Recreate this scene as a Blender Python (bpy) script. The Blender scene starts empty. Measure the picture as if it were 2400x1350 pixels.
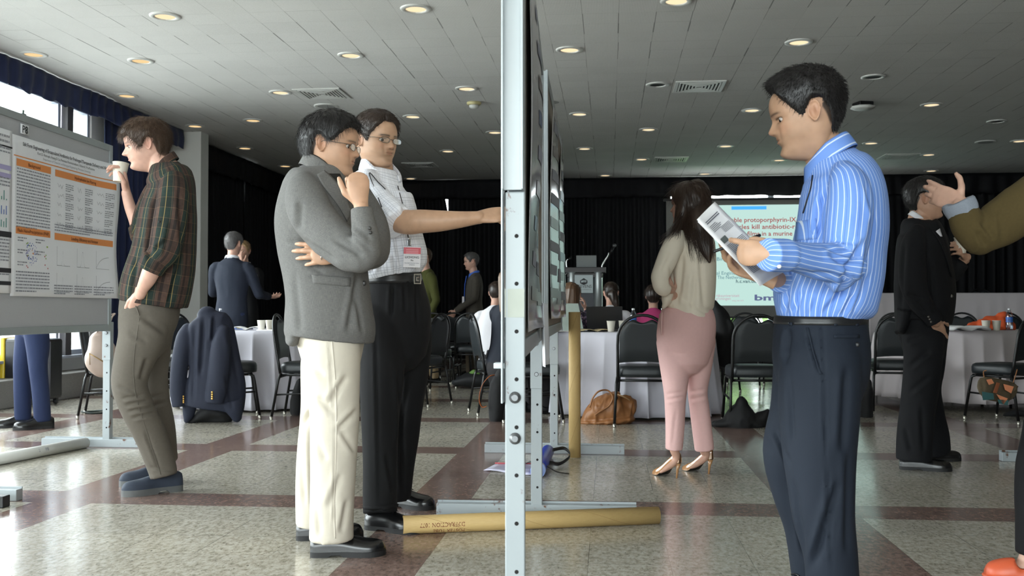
import bpy, bmesh, math, random
import numpy as np
from mathutils import Vector, Matrix
from mathutils.bvhtree import BVHTree

random.seed(7)
RNG = np.random.default_rng(7)
SC = bpy.context.scene
COL = SC.collection
PI = math.pi

# ------------------------------------------------------------------ camera
FPX, CAMH = 2333.0, 0.945
_th = math.atan(51 / FPX)
_ps = math.atan(228 / FPX * math.cos(_th))
CR = np.array([math.cos(_ps), math.sin(_ps), 0.0])
CF = np.array([-math.sin(_ps) * math.cos(_th), math.cos(_ps) * math.cos(_th), math.sin(_th)])
CU = np.cross(CR, CF)
CAM = np.array([0.0, 0.0, CAMH])

cam_data = bpy.data.cameras.new('camera')
cam_data.lens, cam_data.sensor_width = 35.0, 36.0
cam_data.clip_start, cam_data.clip_end = 0.05, 300
cam_data.dof.use_dof = True
cam_data.dof.focus_distance = 4.6
cam_data.dof.aperture_fstop = 7.1
cam = bpy.data.objects.new('camera', cam_data)
COL.objects.link(cam)
cam.matrix_world = Matrix(((CR[0], CU[0], -CF[0], CAM[0]), (CR[1], CU[1], -CF[1], CAM[1]),
                           (CR[2], CU[2], -CF[2], CAM[2]), (0, 0, 0, 1)))
SC.camera = cam


def P(px, py, d):
    """world point seen at photo pixel (px, py), at depth d in metres from the camera"""
    return CAM + d * (CF + CR * (px - 1200) / FPX + CU * (675 - py) / FPX)


def G(px, py, z=0.0):
    """world point at height z seen at photo pixel"""
    r = CF + CR * (px - 1200) / FPX + CU * (675 - py) / FPX
    return CAM + r * (z - CAMH) / r[2]


def GD(py):
    return 2205.0 / (py - 726.0)


def OnY(px, py, Y):
    r = CF + CR * (px - 1200) / FPX + CU * (675 - py) / FPX
    return CAM + r * (Y / r[1])


def OnX(px, py, X):
    r = CF + CR * (px - 1200) / FPX + CU * (675 - py) / FPX
    return CAM + r * (X / r[0])


def to_px(v):
    q = np.asarray(v) - CAM
    z = q @ CF
    return np.stack([1200 + FPX * (q @ CR) / z, 675 - FPX * (q @ CU) / z], -1)


def unit(v):
    v = np.asarray(v, float)
    return v / max(np.linalg.norm(v), 1e-9)


# ------------------------------------------------------------------ materials
def srgb(r, g, b):
    f = lambda c: c / 12.92 if c <= 0.04045 else ((c + 0.055) / 1.055) ** 2.4
    return (f(r / 255), f(g / 255), f(b / 255), 1.0)


def nd(nt, t, ins=None, **props):
    n = nt.nodes.new('ShaderNode' + t)
    for k, v in props.items():
        setattr(n, k, v)
    for k, v in (ins or {}).items():
        s = n.inputs[k]
        if isinstance(v, bpy.types.NodeSocket):
            nt.links.new(v, s)
        else:
            s.default_value = v
    return n


def mix(nt, fac, a, b, mode='MIX'):
    m = nd(nt, 'Mix', {0: fac, 6: a, 7: b}, data_type='RGBA', blend_type=mode)
    return m.outputs[2]


def math_(nt, op, a, b=0.0, clamp=False):
    return nd(nt, 'Math', {0: a, 1: b}, operation=op, use_clamp=clamp).outputs[0]


def ramp(nt, fac, stops, interp='LINEAR'):
    r = nd(nt, 'ValToRGB', {0: fac})
    r.color_ramp.interpolation = interp
    e = r.color_ramp.elements
    while len(e) < len(stops):
        e.new(0.5)
    for k, (p, c) in enumerate(stops):
        e[k].position = p
        e[k].color = c if len(c) == 4 else (*c, 1)
    return r.outputs[0]


def stripe(nt, u, period, width, phase=0.0):
    """1 inside a stripe of the given width, repeated along the socket u"""
    f = math_(nt, 'FRACT', math_(nt, 'ADD', math_(nt, 'DIVIDE', u, period), phase + 100.0))
    return math_(nt, 'LESS_THAN', f, width / period)


def new_mat(name):
    m = bpy.data.materials.new(name)
    m.use_nodes = True
    nt = m.node_tree
    nt.nodes.clear()
    out = nd(nt, 'OutputMaterial')
    b = nd(nt, 'BsdfPrincipled')
    nt.links.new(b.outputs[0], out.inputs[0])
    return m, nt, b, out


def setin(nt, b, **kw):
    names = dict(color='Base Color', rough='Roughness', metal='Metallic', spec='Specular IOR Level', normal='Normal',
                 sheen='Sheen Weight', coat='Coat Weight', coat_rough='Coat Roughness', alpha='Alpha',
                 emit='Emission Color', estr='Emission Strength', trans='Transmission Weight', sss='Subsurface Weight')
    for k, v in kw.items():
        s = b.inputs[names[k]]
        if isinstance(v, bpy.types.NodeSocket):
            nt.links.new(v, s)
        else:
            s.default_value = v


def bump(nt, h, strength=0.3, dist=0.002):
    return nd(nt, 'Bump', {'Height': h, 'Strength': strength, 'Distance': dist}).outputs[0]


def plain(name, col, rough=0.5, metal=0.0, vary=0.12, scale=20.0, bumps=0.0, bscale=200.0, spec=0.5, coat=0.0, sheen=0.0):
    m, nt, b, _ = new_mat(name)
    tc = nd(nt, 'TexCoord').outputs['Object']
    n1 = nd(nt, 'TexNoise', {'Vector': tc, 'Scale': scale, 'Detail': 4.0}).outputs[0]
    c = mix(nt, n1, tuple(x * (1 - vary) for x in col[:3]) + (1,), tuple(min(1, x * (1 + vary)) for x in col[:3]) + (1,))
    setin(nt, b, color=c, rough=rough, metal=metal, spec=spec, coat=coat, sheen=sheen)
    if bumps:
        n2 = nd(nt, 'TexNoise', {'Vector': tc, 'Scale': bscale, 'Detail': 3.0}).outputs[0]
        setin(nt, b, normal=bump(nt, n2, bumps))
    return m


def emission(name, col, strength):
    m, nt, b, out = new_mat(name)
    e = nd(nt, 'Emission', {'Color': col, 'Strength': strength})
    nt.links.new(e.outputs[0], out.inputs[0])
    return m


def thin_glass(name, tint=(0.93, 0.97, 0.96, 1), gloss=0.08):
    m, nt, b, out = new_mat(name)
    nt.nodes.remove(b)
    t = nd(nt, 'BsdfTransparent', {0: tint})
    g = nd(nt, 'BsdfGlossy', {'Color': (1, 1, 1, 1), 'Roughness': 0.02})
    f = nd(nt, 'Fresnel', {'IOR': 1.45})
    f2 = math_(nt, 'ADD', math_(nt, 'MULTIPLY', f.outputs[0], 0.6), gloss * 0.3)
    s = nd(nt, 'MixShader', {0: f2, 1: t.outputs[0], 2: g.outputs[0]})
    nt.links.new(s.outputs[0], out.inputs[0])
    return m


# ------------------------------------------------------------------ noise
def _hash(i, j, k, seed):
    n = (i * 374761393 + j * 668265263 + k * 2147483647 + seed * 1274126177) & 0xFFFFFFFF
    n = ((n ^ (n >> 13)) * 1274126177) & 0xFFFFFFFF
    return ((n ^ (n >> 16)) & 0xFFFF) / 65535.0


def vnoise(p, seed=0):
    p = np.asarray(p, float)
    i = np.floor(p).astype(np.int64)
    f = p - i
    f = f * f * (3 - 2 * f)
    r = 0
    for a in (0, 1):
        wa = f[:, 0] if a else 1 - f[:, 0]
        for b in (0, 1):
            wb = f[:, 1] if b else 1 - f[:, 1]
            for c in (0, 1):
                wc = f[:, 2] if c else 1 - f[:, 2]
                r = r + wa * wb * wc * _hash(i[:, 0] + a, i[:, 1] + b, i[:, 2] + c, seed)
    return r * 2 - 1


def fbm(p, seed=0, octv=3):
    r, a = 0, 1.0
    for o in range(octv):
        r = r + a * vnoise(np.asarray(p) * 2 ** o + 17.3 * o, seed + o)
        a *= 0.5
    return r


# ------------------------------------------------------------------ mesh building
def link_mesh(name, v, f, mats, parent=None, smooth=True, base=None, mi=None):
    me = bpy.data.meshes.new(name)
    v = np.asarray(v, float)
    if base is not None:
        v = v - np.asarray(base)
    me.from_pydata([tuple(x) for x in v], [], [tuple(int(y) for y in x) for x in f])
    for m in (mats if isinstance(mats, (list, tuple)) else [mats]):
        me.materials.append(m)
    if mi is not None:
        me.polygons.foreach_set('material_index', np.asarray(mi, np.int32))
    me.polygons.foreach_set('use_smooth', np.full(len(me.polygons), bool(smooth)))
    me.update()
    return link_obj(name, me, parent)


def link_obj(name, me, parent=None, loc=None):
    o = bpy.data.objects.new(name, me)
    COL.objects.link(o)
    if parent is not None:
        o.parent = parent
    if loc is not None:
        o.location = loc
    return o


class MB:
    """collects boxes, tubes, lathes ... and links them as ONE mesh object"""

    def __init__(s):
        s.v, s.f, s.mi, s.sm = [], [], [], []
        s.cur = 0
        s.M = None

    def add(s, v, f, smooth=False):
        v = np.asarray(v, float)
        if s.M is not None:
            v = v @ s.M[:3, :3].T + s.M[:3, 3]
        n = len(s.v)
        s.v.extend(v.tolist())
        for q in f:
            s.f.append([int(x) + n for x in q])
            s.mi.append(s.cur)
            s.sm.append(smooth)
        return s

    def box(s, lo, hi, bev=0.0):
        lo, hi = np.minimum(lo, hi).astype(float), np.maximum(lo, hi).astype(float)
        b = min(bev, *(0.49 * (hi - lo)))
        if b <= 0:
            v = [(x, y, z) for x in (lo[0], hi[0]) for y in (lo[1], hi[1]) for z in (lo[2], hi[2])]
            f = [(0, 1, 3, 2), (4, 6, 7, 5), (0, 4, 5, 1), (2, 3, 7, 6), (0, 2, 6, 4), (1, 5, 7, 3)]
            return s.add(v, f)
        bm = bmesh.new()
        bmesh.ops.create_cube(bm, size=1.0)
        for w in bm.verts:
            w.co = Vector((lo + hi) / 2 + np.array(w.co) * (hi - lo))
        bmesh.ops.bevel(bm, geom=bm.edges[:], offset=b, segments=2, profile=0.5, affect='EDGES')
        bm.verts.index_update()
        v = [tuple(w.co) for w in bm.verts]
        f = [[w.index for w in p.verts] for p in bm.faces]
        bm.free()
        return s.add(v, f)

    def tube(s, pts, r, n=10, closed=False, cap=True, rr=None):
        pts = np.asarray(pts, float)
        m = len(pts)
        t = np.gradient(pts, axis=0) if not closed else np.roll(pts, -1, 0) - np.roll(pts, 1, 0)
        t = t / np.maximum(np.linalg.norm(t, axis=1, keepdims=True), 1e-9)
        ref = np.array([0, 0, 1.0]) if abs(t[0][2]) < 0.9 else np.array([1.0, 0, 0])
        a = unit(np.cross(t[0], ref))
        v = []
        for i in range(m):
            a = unit(a - t[i] * (a @ t[i]))
            b = np.cross(t[i], a)
            ri = r if rr is None else rr[i]
            for k in range(n):
                w = 2 * PI * k / n
                v.append(pts[i] + ri * (a * math.cos(w) + b * math.sin(w)))
        f = []
        for i in range(m if closed else m - 1):
            j = (i + 1) % m
            for k in range(n):
                f.append((i * n + k, i * n + (k + 1) % n, j * n + (k + 1) % n, j * n + k))
        s.add(v, f, True)
        if cap and not closed:
            b0 = len(s.v) - m * n
            s.f.append([b0 + k for k in range(n)][::-1]); s.mi.append(s.cur); s.sm.append(False)
            s.f.append([b0 + (m - 1) * n + k for k in range(n)]); s.mi.append(s.cur); s.sm.append(False)
        return s

    def lathe(s, prof, c=(0, 0, 0), n=24, cap=True, ax=None):
        """prof: (r, z) pairs from bottom to top round the z axis through c"""
        c = np.asarray(c, float)
        v, f = [], []
        m = len(prof)
        for r, z in prof:
            for k in range(n):
                w = 2 * PI * k / n
                v.append((r * math.cos(w), r * math.sin(w), z))
        v = np.array(v)
        if ax is not None:
            q = np.array(Vector((0, 0, 1)).rotation_difference(Vector(ax)).to_matrix())
            v = v @ q.T
        v = v + c
        for i in range(m - 1):
            for k in range(n):
                f.append((i * n + k, i * n + (k + 1) % n, (i + 1) * n + (k + 1) % n, (i + 1) * n + k))
        s.add(v, f, True)
        b0 = len(s.v) - m * n
        if cap:
            s.f.append([b0 + k for k in range(n)][::-1]); s.mi.append(s.cur); s.sm.append(False)
            s.f.append([b0 + (m - 1) * n + k for k in range(n)]); s.mi.append(s.cur); s.sm.append(False)
        return s

    def grid(s, pts, smooth=True, thick=0.0, flip=False):
        """pts: (m, n, 3) array; with thick, a closed sheet"""
        pts = np.asarray(pts, float)
        m, n = pts.shape[:2]
        idx = np.arange(m * n).reshape(m, n)
        q = np.stack([idx[:-1, :-1], idx[:-1, 1:], idx[1:, 1:], idx[1:, :-1]], -1).reshape(-1, 4)
        if not thick:
            return s.add(pts.reshape(-1, 3), q[:, ::-1] if flip else q, smooth)
        du, dv = np.gradient(pts, axis=0), np.gradient(pts, axis=1)
        nn = np.cross(dv, du)
        nn /= np.maximum(np.linalg.norm(nn, axis=2, keepdims=True), 1e-9)
        p2 = pts + nn * thick
        v = np.concatenate([pts.reshape(-1, 3), p2.reshape(-1, 3)])
        K = m * n
        f = [tuple(x) for x in q] + [tuple(x[::-1] + K) for x in q]
        rim = list(idx[0, :]) + list(idx[1:, -1]) + list(idx[-1, -2::-1]) + list(idx[-2:0:-1, 0])
        for a, b in zip(rim, rim[1:] + rim[:1]):
            f.append((b, a, a + K, b + K))
        return s.add(v, f, smooth)

    def poly(s, pts):
        return s.add(pts, [list(range(len(pts)))])

    def prism(s, pts, vec):
        """extrude a planar polygon by vec"""
        pts = np.asarray(pts, float)
        n = len(pts)
        v = np.concatenate([pts, pts + np.asarray(vec, float)])
        f = [list(range(n))[::-1], list(range(n, 2 * n))] + [(i, (i + 1) % n, n + (i + 1) % n, n + i) for i in range(n)]
        return s.add(v, f)

    def build(s, name, mats, parent=None, base=None, smooth=None):
        o = link_mesh(name, s.v, s.f, mats, parent, True, base, s.mi)
        o.data.polygons.foreach_set('use_smooth', np.array(s.sm if smooth is None else [smooth] * len(s.sm), bool))
        return o


def tag(o, label=None, cat=None, group=None, kind=None):
    if label: o['label'] = label
    if cat: o['category'] = cat
    if group: o['group'] = group
    if kind: o['kind'] = kind
    return o


def empty(name, loc=(0, 0, 0), rz=0.0):
    o = bpy.data.objects.new(name, None)
    o.empty_display_size = 0.1
    COL.objects.link(o)
    o.location = loc
    o.rotation_euler = (0, 0, rz)
    return o


def copy_tree(o, parent=None):
    c = o.copy()
    COL.objects.link(c)
    if parent is not None:
        c.parent = parent
    for ch in list(o.children):
        copy_tree(ch, c)
    return c


def struct(o):
    o['kind'] = 'structure'
    return o


# ------------------------------------------------------------------ text
def text_geo(body, size, align='LEFT', bold=0.0, extrude=0.0):
    cu = bpy.data.curves.new('text', 'FONT')
    cu.body, cu.size, cu.align_x, cu.offset, cu.extrude = body, size, align, bold, extrude
    cu.resolution_u = 2
    o = bpy.data.objects.new('text', cu)
    COL.objects.link(o)
    dg = bpy.context.evaluated_depsgraph_get()
    me = bpy.data.meshes.new_from_object(o.evaluated_get(dg))
    v = np.array([tuple(x.co) for x in me.vertices]) if len(me.vertices) else np.zeros((0, 3))
    f = [list(p.vertices) for p in me.polygons]
    bpy.data.objects.remove(o)
    bpy.data.curves.remove(cu)
    bpy.data.meshes.remove(me)
    return v, f


def text_on(mb, body, size, org, ex, ey, align='LEFT', bold=0.0, wid=None, off=0.0006, surf=None):
    """lay lettering on the plane org + x ex + y ey (ex right, ey up seen from its front); surf(x, y) bends it over a sheet"""
    v, f = text_geo(body, size, align, bold)
    if not len(v):
        return
    if wid:
        w0 = v[:, 0].max() - v[:, 0].min()
        v[:, 0] *= wid / w0
    ex, ey = np.asarray(ex, float), np.asarray(ey, float)
    n = np.cross(ex, ey)
    if surf is None:
        w = np.asarray(org) + np.outer(v[:, 0], ex) + np.outer(v[:, 1], ey) + n * off
    else:
        w = surf(v[:, 0] + org[0], v[:, 1] + org[1], off)
    mb.add(w, f)


# ------------------------------------------------------------------ soft forms: lofts fused into one skin
def catmull(a, sub):
    a = np.asarray(a, float)
    if len(a) < 3 or sub <= 1:
        t = np.linspace(0, len(a) - 1, (len(a) - 1) * max(sub, 1) + 1)
        return np.stack([np.interp(t, np.arange(len(a)), a[:, k]) for k in range(a.shape[1])], -1)
    p = np.concatenate([[2 * a[0] - a[1]], a, [2 * a[-1] - a[-2]]])
    out = []
    for i in range(1, len(p) - 2):
        for t in np.linspace(0, 1, sub, endpoint=False):
            out.append(0.5 * ((2 * p[i]) + (-p[i - 1] + p[i + 1]) * t + (2 * p[i - 1] - 5 * p[i] + 4 * p[i + 1] - p[i + 2]) * t * t
                              + (-p[i - 1] + 3 * p[i] - 3 * p[i + 1] + p[i + 2]) * t ** 3))
    out.append(a[-1])
    return np.array(out)


def loft(rings, n=26, sub=5, axis=None, sq=2.0, rnd=(False, False), pid=0.0):
    """rings: (point, half-width across, half-width in depth). Returns verts, tris, per-corner uv (metres), part id"""
    R = catmull([list(np.asarray(r[0])) + [r[1], r[2]] for r in rings], sub)
    C, ra, rb = R[:, :3], np.maximum(R[:, 3], 1e-4), np.maximum(R[:, 4], 1e-4)
    T = np.gradient(C, axis=0)
    T /= np.maximum(np.linalg.norm(T, axis=1, keepdims=True), 1e-9)
    if rnd[0]:
        k = [(1.0, 0.12), (0.8, 0.55), (0.45, 0.87)]
        e = (ra[0] + rb[0]) / 2
        C = np.concatenate([[C[0] - T[0] * e * x for x, _ in k], C]); T = np.concatenate([[T[0]] * 3, T])
        ra = np.concatenate([[ra[0] * y for _, y in k], ra]); rb = np.concatenate([[rb[0] * y for _, y in k], rb])
    if rnd[1]:
        k = [(0.45, 0.87), (0.8, 0.55), (1.0, 0.12)]
        e = (ra[-1] + rb[-1]) / 2
        C = np.concatenate([C, [C[-1] + T[-1] * e * x for x, _ in k]]); T = np.concatenate([T, [T[-1]] * 3])
        ra = np.concatenate([ra, [ra[-1] * y for _, y in k]]); rb = np.concatenate([rb, [rb[-1] * y for _, y in k]])
    m = len(C)
    L = np.concatenate([[0], np.cumsum(np.linalg.norm(np.diff(C, axis=0), axis=1))])
    w = np.linspace(0, 2 * PI, n + 1) + PI / 2          # the seam lies on the far side
    cs, sn = np.cos(w), np.sin(w)
    if sq != 2.0:
        cs = np.sign(cs) * np.abs(cs) ** (2 / sq); sn = np.sign(sn) * np.abs(sn) ** (2 / sq)
    V = np.zeros((m, n, 3)); 
    for i in range(m):
        v = unit(C[i] - CAM) if axis is None else unit(axis)
        a = np.cross(T[i], v)
        if np.linalg.norm(a) < 0.15:
            a = np.cross(T[i], CU)
        a = unit(a)
        b = unit(np.cross(a, T[i]))
        if b @ v < 0: b = -b
        V[i] = C[i] + ra[i] * np.outer(cs[:n], a) + rb[i] * np.outer(sn[:n], b)
    per = PI * (3 * (ra + rb) - np.sqrt((3 * ra + rb) * (ra + 3 * rb)))
    pm = np.median(per)
    U = np.linspace(-0.5, 0.5, n + 1) * pm
    verts = [tuple(x) for x in V.reshape(-1, 3)] + [tuple(C[0]), tuple(C[-1])]
    tris, uvs = [], []
    c0, c1 = m * n, m * n + 1
    for i in range(m - 1):
        for k in range(n):
            k2 = (k + 1) % n
            a_, b_, c_, d_ = i * n + k, i * n + k2, (i + 1) * n + k2, (i + 1) * n + k
            tris += [(a_, b_, c_), (a_, c_, d_)]
            uvs += [((U[k], L[i]), (U[k + 1], L[i]), (U[k + 1], L[i + 1])), ((U[k], L[i]), (U[k + 1], L[i + 1]), (U[k], L[i + 1]))]
    for k in range(n):
        k2 = (k + 1) % n
        tris += [(c0, k2, k), (c1, (m - 1) * n + k, (m - 1) * n + k2)]
        uvs += [((0, L[0]), (U[k + 1], L[0]), (U[k], L[0])), ((0, L[-1]), (U[k], L[-1]), (U[k + 1], L[-1]))]
    return np.array(verts), np.array(tris), np.array(uvs), pid


def limb(pts, d=None, **kw):
    """pts: (px, py, depth, half width in px, half thickness in m) traced along a limb"""
    out = []
    for p in pts:
        out.append((P(p[0], p[1], p[2]), p[3] * p[2] / FPX, p[4] if len(p) > 4 and p[4] else p[3] * p[2] / FPX))
    return loft(out, **kw)


def fuse(name, tubes, voxel, sm=3, uv=True):
    """union of closed lofts -> one continuous mesh (with the lofts' own uv carried over as a point attribute)"""
    V, T, UV, PID = [], [], [], []
    n = 0
    for t in tubes:
        V.append(t[0]); T.append(t[1] + n); n += len(t[0])
        UV.append(t[2]); PID.append(np.full(len(t[1]), t[3]))
    V, T, UV, PID = np.concatenate(V), np.concatenate(T), np.concatenate(UV), np.concatenate(PID)
    me = bpy.data.meshes.new(name)
    me.from_pydata(V.tolist(), [], T.tolist())
    bm = bmesh.new(); bm.from_mesh(me); bmesh.ops.recalc_face_normals(bm, faces=bm.faces[:]); bm.to_mesh(me); bm.free()
    o = bpy.data.objects.new(name, me)
    COL.objects.link(o)
    m = o.modifiers.new('r', 'REMESH'); m.mode = 'VOXEL'; m.voxel_size = voxel
    if sm:
        s = o.modifiers.new('s', 'SMOOTH'); s.factor = 0.5; s.iterations = sm
    dg = bpy.context.evaluated_depsgraph_get()
    me2 = bpy.data.meshes.new_from_object(o.evaluated_get(dg))
    bpy.data.objects.remove(o)
    bpy.data.meshes.remove(me)
    me2.name = name
    if uv:
        co = get_co(me2)
        bvh = BVHTree.FromPolygons(V.tolist(), T.tolist())
        idx = np.zeros(len(co), int); loc = np.zeros((len(co), 3))
        for i, c in enumerate(co.tolist()):
            r = bvh.find_nearest(c)
            if r[0] is not None:
                idx[i] = r[2]; loc[i] = r[0]
        A, B, C = V[T[idx, 0]], V[T[idx, 1]], V[T[idx, 2]]
        e0, e1, e2 = B - A, C - A, loc - A
        d00, d01, d11 = (e0 * e0).sum(1), (e0 * e1).sum(1), (e1 * e1).sum(1)
        d20, d21 = (e2 * e0).sum(1), (e2 * e1).sum(1)
        den = np.maximum(d00 * d11 - d01 * d01, 1e-16)
        wv, ww = (d11 * d20 - d01 * d21) / den, (d00 * d21 - d01 * d20) / den
        u = UV[idx, 0] * (1 - wv - ww)[:, None] + UV[idx, 1] * wv[:, None] + UV[idx, 2] * ww[:, None]
        at = me2.attributes.new('uvw', 'FLOAT_VECTOR', 'POINT')
        at.data.foreach_set('vector', np.concatenate([u, PID[idx, None]], 1).astype(np.float32).ravel())
    me2.polygons.foreach_set('use_smooth', np.ones(len(me2.polygons), bool))
    return me2


def get_co(me):
    a = np.zeros(len(me.vertices) * 3, np.float32)
    me.vertices.foreach_get('co', a)
    return a.reshape(-1, 3).astype(float)


def get_no(me):
    a = np.zeros(len(me.vertices) * 3, np.float32)
    me.vertices.foreach_get('normal', a)
    return a.reshape(-1, 3).astype(float)


def set_co(me, c):
    me.vertices.foreach_set('co', np.asarray(c, np.float32).ravel())
    me.update()


def rumple(me, amp=0.004, scale=9.0, seed=1, stretch=(1, 1, 0.45)):
    """soft cloth relief: ridged noise pushed along the normals"""
    co, no = get_co(me), get_no(me)
    q = co * np.array(stretch) * scale
    w = np.stack([vnoise(q * 0.6 + 5, seed + 7), vnoise(q * 0.6 + 9, seed + 8), vnoise(q * 0.6, seed + 9)], -1)
    r = 1 - np.abs(vnoise(q + w * 0.8, seed)) * 2.2
    r2 = vnoise(q * 2.1 + w, seed + 3)
    set_co(me, co + no * (amp * (0.75 * r + 0.35 * r2))[:, None])


def folds(me, strokes):
    """strokes: (x0, y0, x1, y1, depth m, width px[, bow px]) creases pressed into the visible side of a garment"""
    co, no = get_co(me), get_no(me)
    px = to_px(co)
    front = np.clip(-((co - CAM) / np.linalg.norm(co - CAM, axis=1, keepdims=True) * no).sum(1) * 1.6, 0, 1)
    disp = np.zeros(len(co))
    for st in strokes:
        x0, y0, x1, y1, a, w = st[:6]
        bow = st[6] if len(st) > 6 else 0.0
        dx, dy = x1 - x0, y1 - y0
        L = math.hypot(dx, dy)
        tx, ty = dx / L, dy / L
        rx, ry = px[:, 0] - x0, px[:, 1] - y0
        t = (rx * tx + ry * ty) / L
        s = -rx * ty + ry * tx - bow * 4 * t * (1 - t)
        taper = np.clip(np.minimum(t + 0.08, 1.08 - t) / 0.3, 0, 1)
        taper = taper * taper * (3 - 2 * taper)
        disp += taper * a * (-np.exp(-(s / w) ** 2) + 0.55 * np.exp(-((s - 1.7 * w) / (1.1 * w)) ** 2))
    set_co(me, co + no * (disp * front)[:, None])


def finish(name, me, mats, parent, base):
    me.materials.clear()
    for m in (mats if isinstance(mats, (list, tuple)) else [mats]):
        me.materials.append(m)
    set_co(me, get_co(me) - np.asarray(base))
    return link_obj(name, me, parent)


def bvh_of(me):
    return BVHTree.FromPolygons(get_co(me).tolist(), [list(p.vertices) for p in me.polygons])


def on_surf(bvh, px, py, off=0.0, dflt=4.0):
    r = CF + CR * (px - 1200) / FPX + CU * (675 - py) / FPX
    r = unit(r)
    h = bvh.ray_cast(Vector(CAM), Vector(r))
    if h[0] is None:
        q = CAM + r * dflt
        h = bvh.find_nearest(Vector(q))
    n = np.array(h[1])
    if n @ r > 0: n = -n
    return np.array(h[0]) + n * off


def patch(bvh, left, right, nu=6, nv=10, off=0.003, thick=0.003, dflt=4.0, sub=4):
    """sheet lying on a fused surface between two traced edges"""
    Lc, Rc = catmull(left, sub), catmull(right, sub)
    f = lambda A, t: np.array([np.interp(t * (len(A) - 1), np.arange(len(A)), A[:, k]) for k in (0, 1)])
    g = np.zeros((nv, nu, 3))
    for j in range(nv):
        a, b = f(Lc, j / (nv - 1)), f(Rc, j / (nv - 1))
        for i in range(nu):
            q = a + (b - a) * i / (nu - 1)
            g[j, i] = on_surf(bvh, q[0], q[1], off, dflt)
    for _ in range(2):
        g[1:-1] = (g[1:-1] * 2 + g[:-2] + g[2:]) / 4
        g[:, 1:-1] = (g[:, 1:-1] * 2 + g[:, :-2] + g[:, 2:]) / 4
    du, dv = np.gradient(g, axis=0), np.gradient(g, axis=1)
    nn = np.cross(dv, du)
    s = np.sign((nn * (g - CAM)).sum())
    mb = MB()
    mb.grid(g[:, ::-1] if s < 0 else g, True, -thick)
    return mb
# ================================================================== the room
HC, YB, XL, XR, YN = 3.4, 18.85, -6.05, 9.0, -5.0
WHITE_METAL = plain('white painted metal', srgb(176, 183, 186), 0.35, vary=0.05, scale=6)
BLACK = plain('black plastic', srgb(22, 22, 24), 0.45, vary=0.1)
CHROME = plain('chrome', srgb(200, 200, 200), 0.18, 1.0, vary=0.03)


def floor_mat():
    m, nt, b, _ = new_mat('vinyl tile floor')
    tc = nd(nt, 'TexCoord').outputs['Object']
    sx = nd(nt, 'SeparateXYZ', {0: tc})
    T = 0.3048
    tx = math_(nt, 'DIVIDE', math_(nt, 'ADD', sx.outputs[0], 0.995), T)
    ty = math_(nt, 'DIVIDE', math_(nt, 'SUBTRACT', sx.outputs[1], 4.658), T)
    dx = math_(nt, 'LESS_THAN', math_(nt, 'FLOORED_MODULO', math_(nt, 'FLOOR', tx), 6.0), 0.5)
    dy = math_(nt, 'LESS_THAN', math_(nt, 'FLOORED_MODULO', math_(nt, 'FLOOR', ty), 6.0), 0.5)
    dark = math_(nt, 'MAXIMUM', dx, dy)
    cell = nd(nt, 'CombineXYZ', {0: math_(nt, 'FLOOR', tx), 1: math_(nt, 'FLOOR', ty)})
    wn = nd(nt, 'TexWhiteNoise', {'Vector': cell.outputs[0]})
    # flecks of the marbled tile, turned from tile to tile
    off = nd(nt, 'VectorMath', {0: tc, 1: wn.outputs['Color']}, operation='ADD')
    mp = nd(nt, 'Mapping', {'Vector': off.outputs[0], 'Scale': (1.0, 0.55, 1.0)})
    f1 = nd(nt, 'TexNoise', {'Vector': mp.outputs[0], 'Scale': 55.0, 'Detail': 5.0, 'Roughness': 0.65}).outputs[0]
    f2 = nd(nt, 'TexNoise', {'Vector': mp.outputs[0], 'Scale': 120.0, 'Detail': 3.0, 'Distortion': 0.6}).outputs[0]
    f3 = nd(nt, 'TexNoise', {'Vector': tc, 'Scale': 1.3, 'Detail': 3.0}).outputs[0]
    light = ramp(nt, f1, [(0.30, srgb(128, 122, 110)[:3]), (0.44, srgb(166, 160, 147)[:3]), (0.56, srgb(186, 181, 169)[:3]), (0.72, srgb(198, 194, 183)[:3])])
    spk = ramp(nt, f2, [(0.31, (1, 1, 1)), (0.36, (0, 0, 0))])
    light = mix(nt, math_(nt, 'MULTIPLY', spk, 0.8), light, srgb(84, 76, 66))
    dk = ramp(nt, f1, [(0.3, srgb(98, 80, 74)[:3]), (0.55, srgb(134, 112, 104)[:3]), (0.75, srgb(160, 138, 130)[:3])])
    c = mix(nt, dark, light, dk)
    c = mix(nt, 0.5, c, mix(nt, wn.outputs['Value'], (0.86, 0.86, 0.86, 1), (1.06, 1.05, 1.03, 1)), 'MULTIPLY')
    c = mix(nt, 0.35, c, mix(nt, f3, (0.75, 0.73, 0.7, 1), (1.1, 1.1, 1.1, 1)), 'MULTIPLY')
    ex = math_(nt, 'ABSOLUTE', math_(nt, 'SUBTRACT', math_(nt, 'FRACT', tx), 0.5))
    ey = math_(nt, 'ABSOLUTE', math_(nt, 'SUBTRACT', math_(nt, 'FRACT', ty), 0.5))
    joint = math_(nt, 'GREATER_THAN', math_(nt, 'MAXIMUM', ex, ey), 0.4955)
    keep = math_(nt, 'GREATER_THAN', wn.outputs['Value'], 0.45)
    c = mix(nt, math_(nt, 'MULTIPLY', math_(nt, 'MULTIPLY', joint, keep), 0.75), c, srgb(70, 60, 50))
    wv = nd(nt, 'TexNoise', {'Vector': tc, 'Scale': 5.0, 'Detail': 2.0}).outputs[0]
    rg = ramp(nt, f3, [(0.3, (0.13, 0.13, 0.13)), (0.7, (0.24, 0.24, 0.24))])
    setin(nt, b, color=c, rough=rg, spec=0.55, normal=bump(nt, wv, 0.18, 0.004))
    return m


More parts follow.
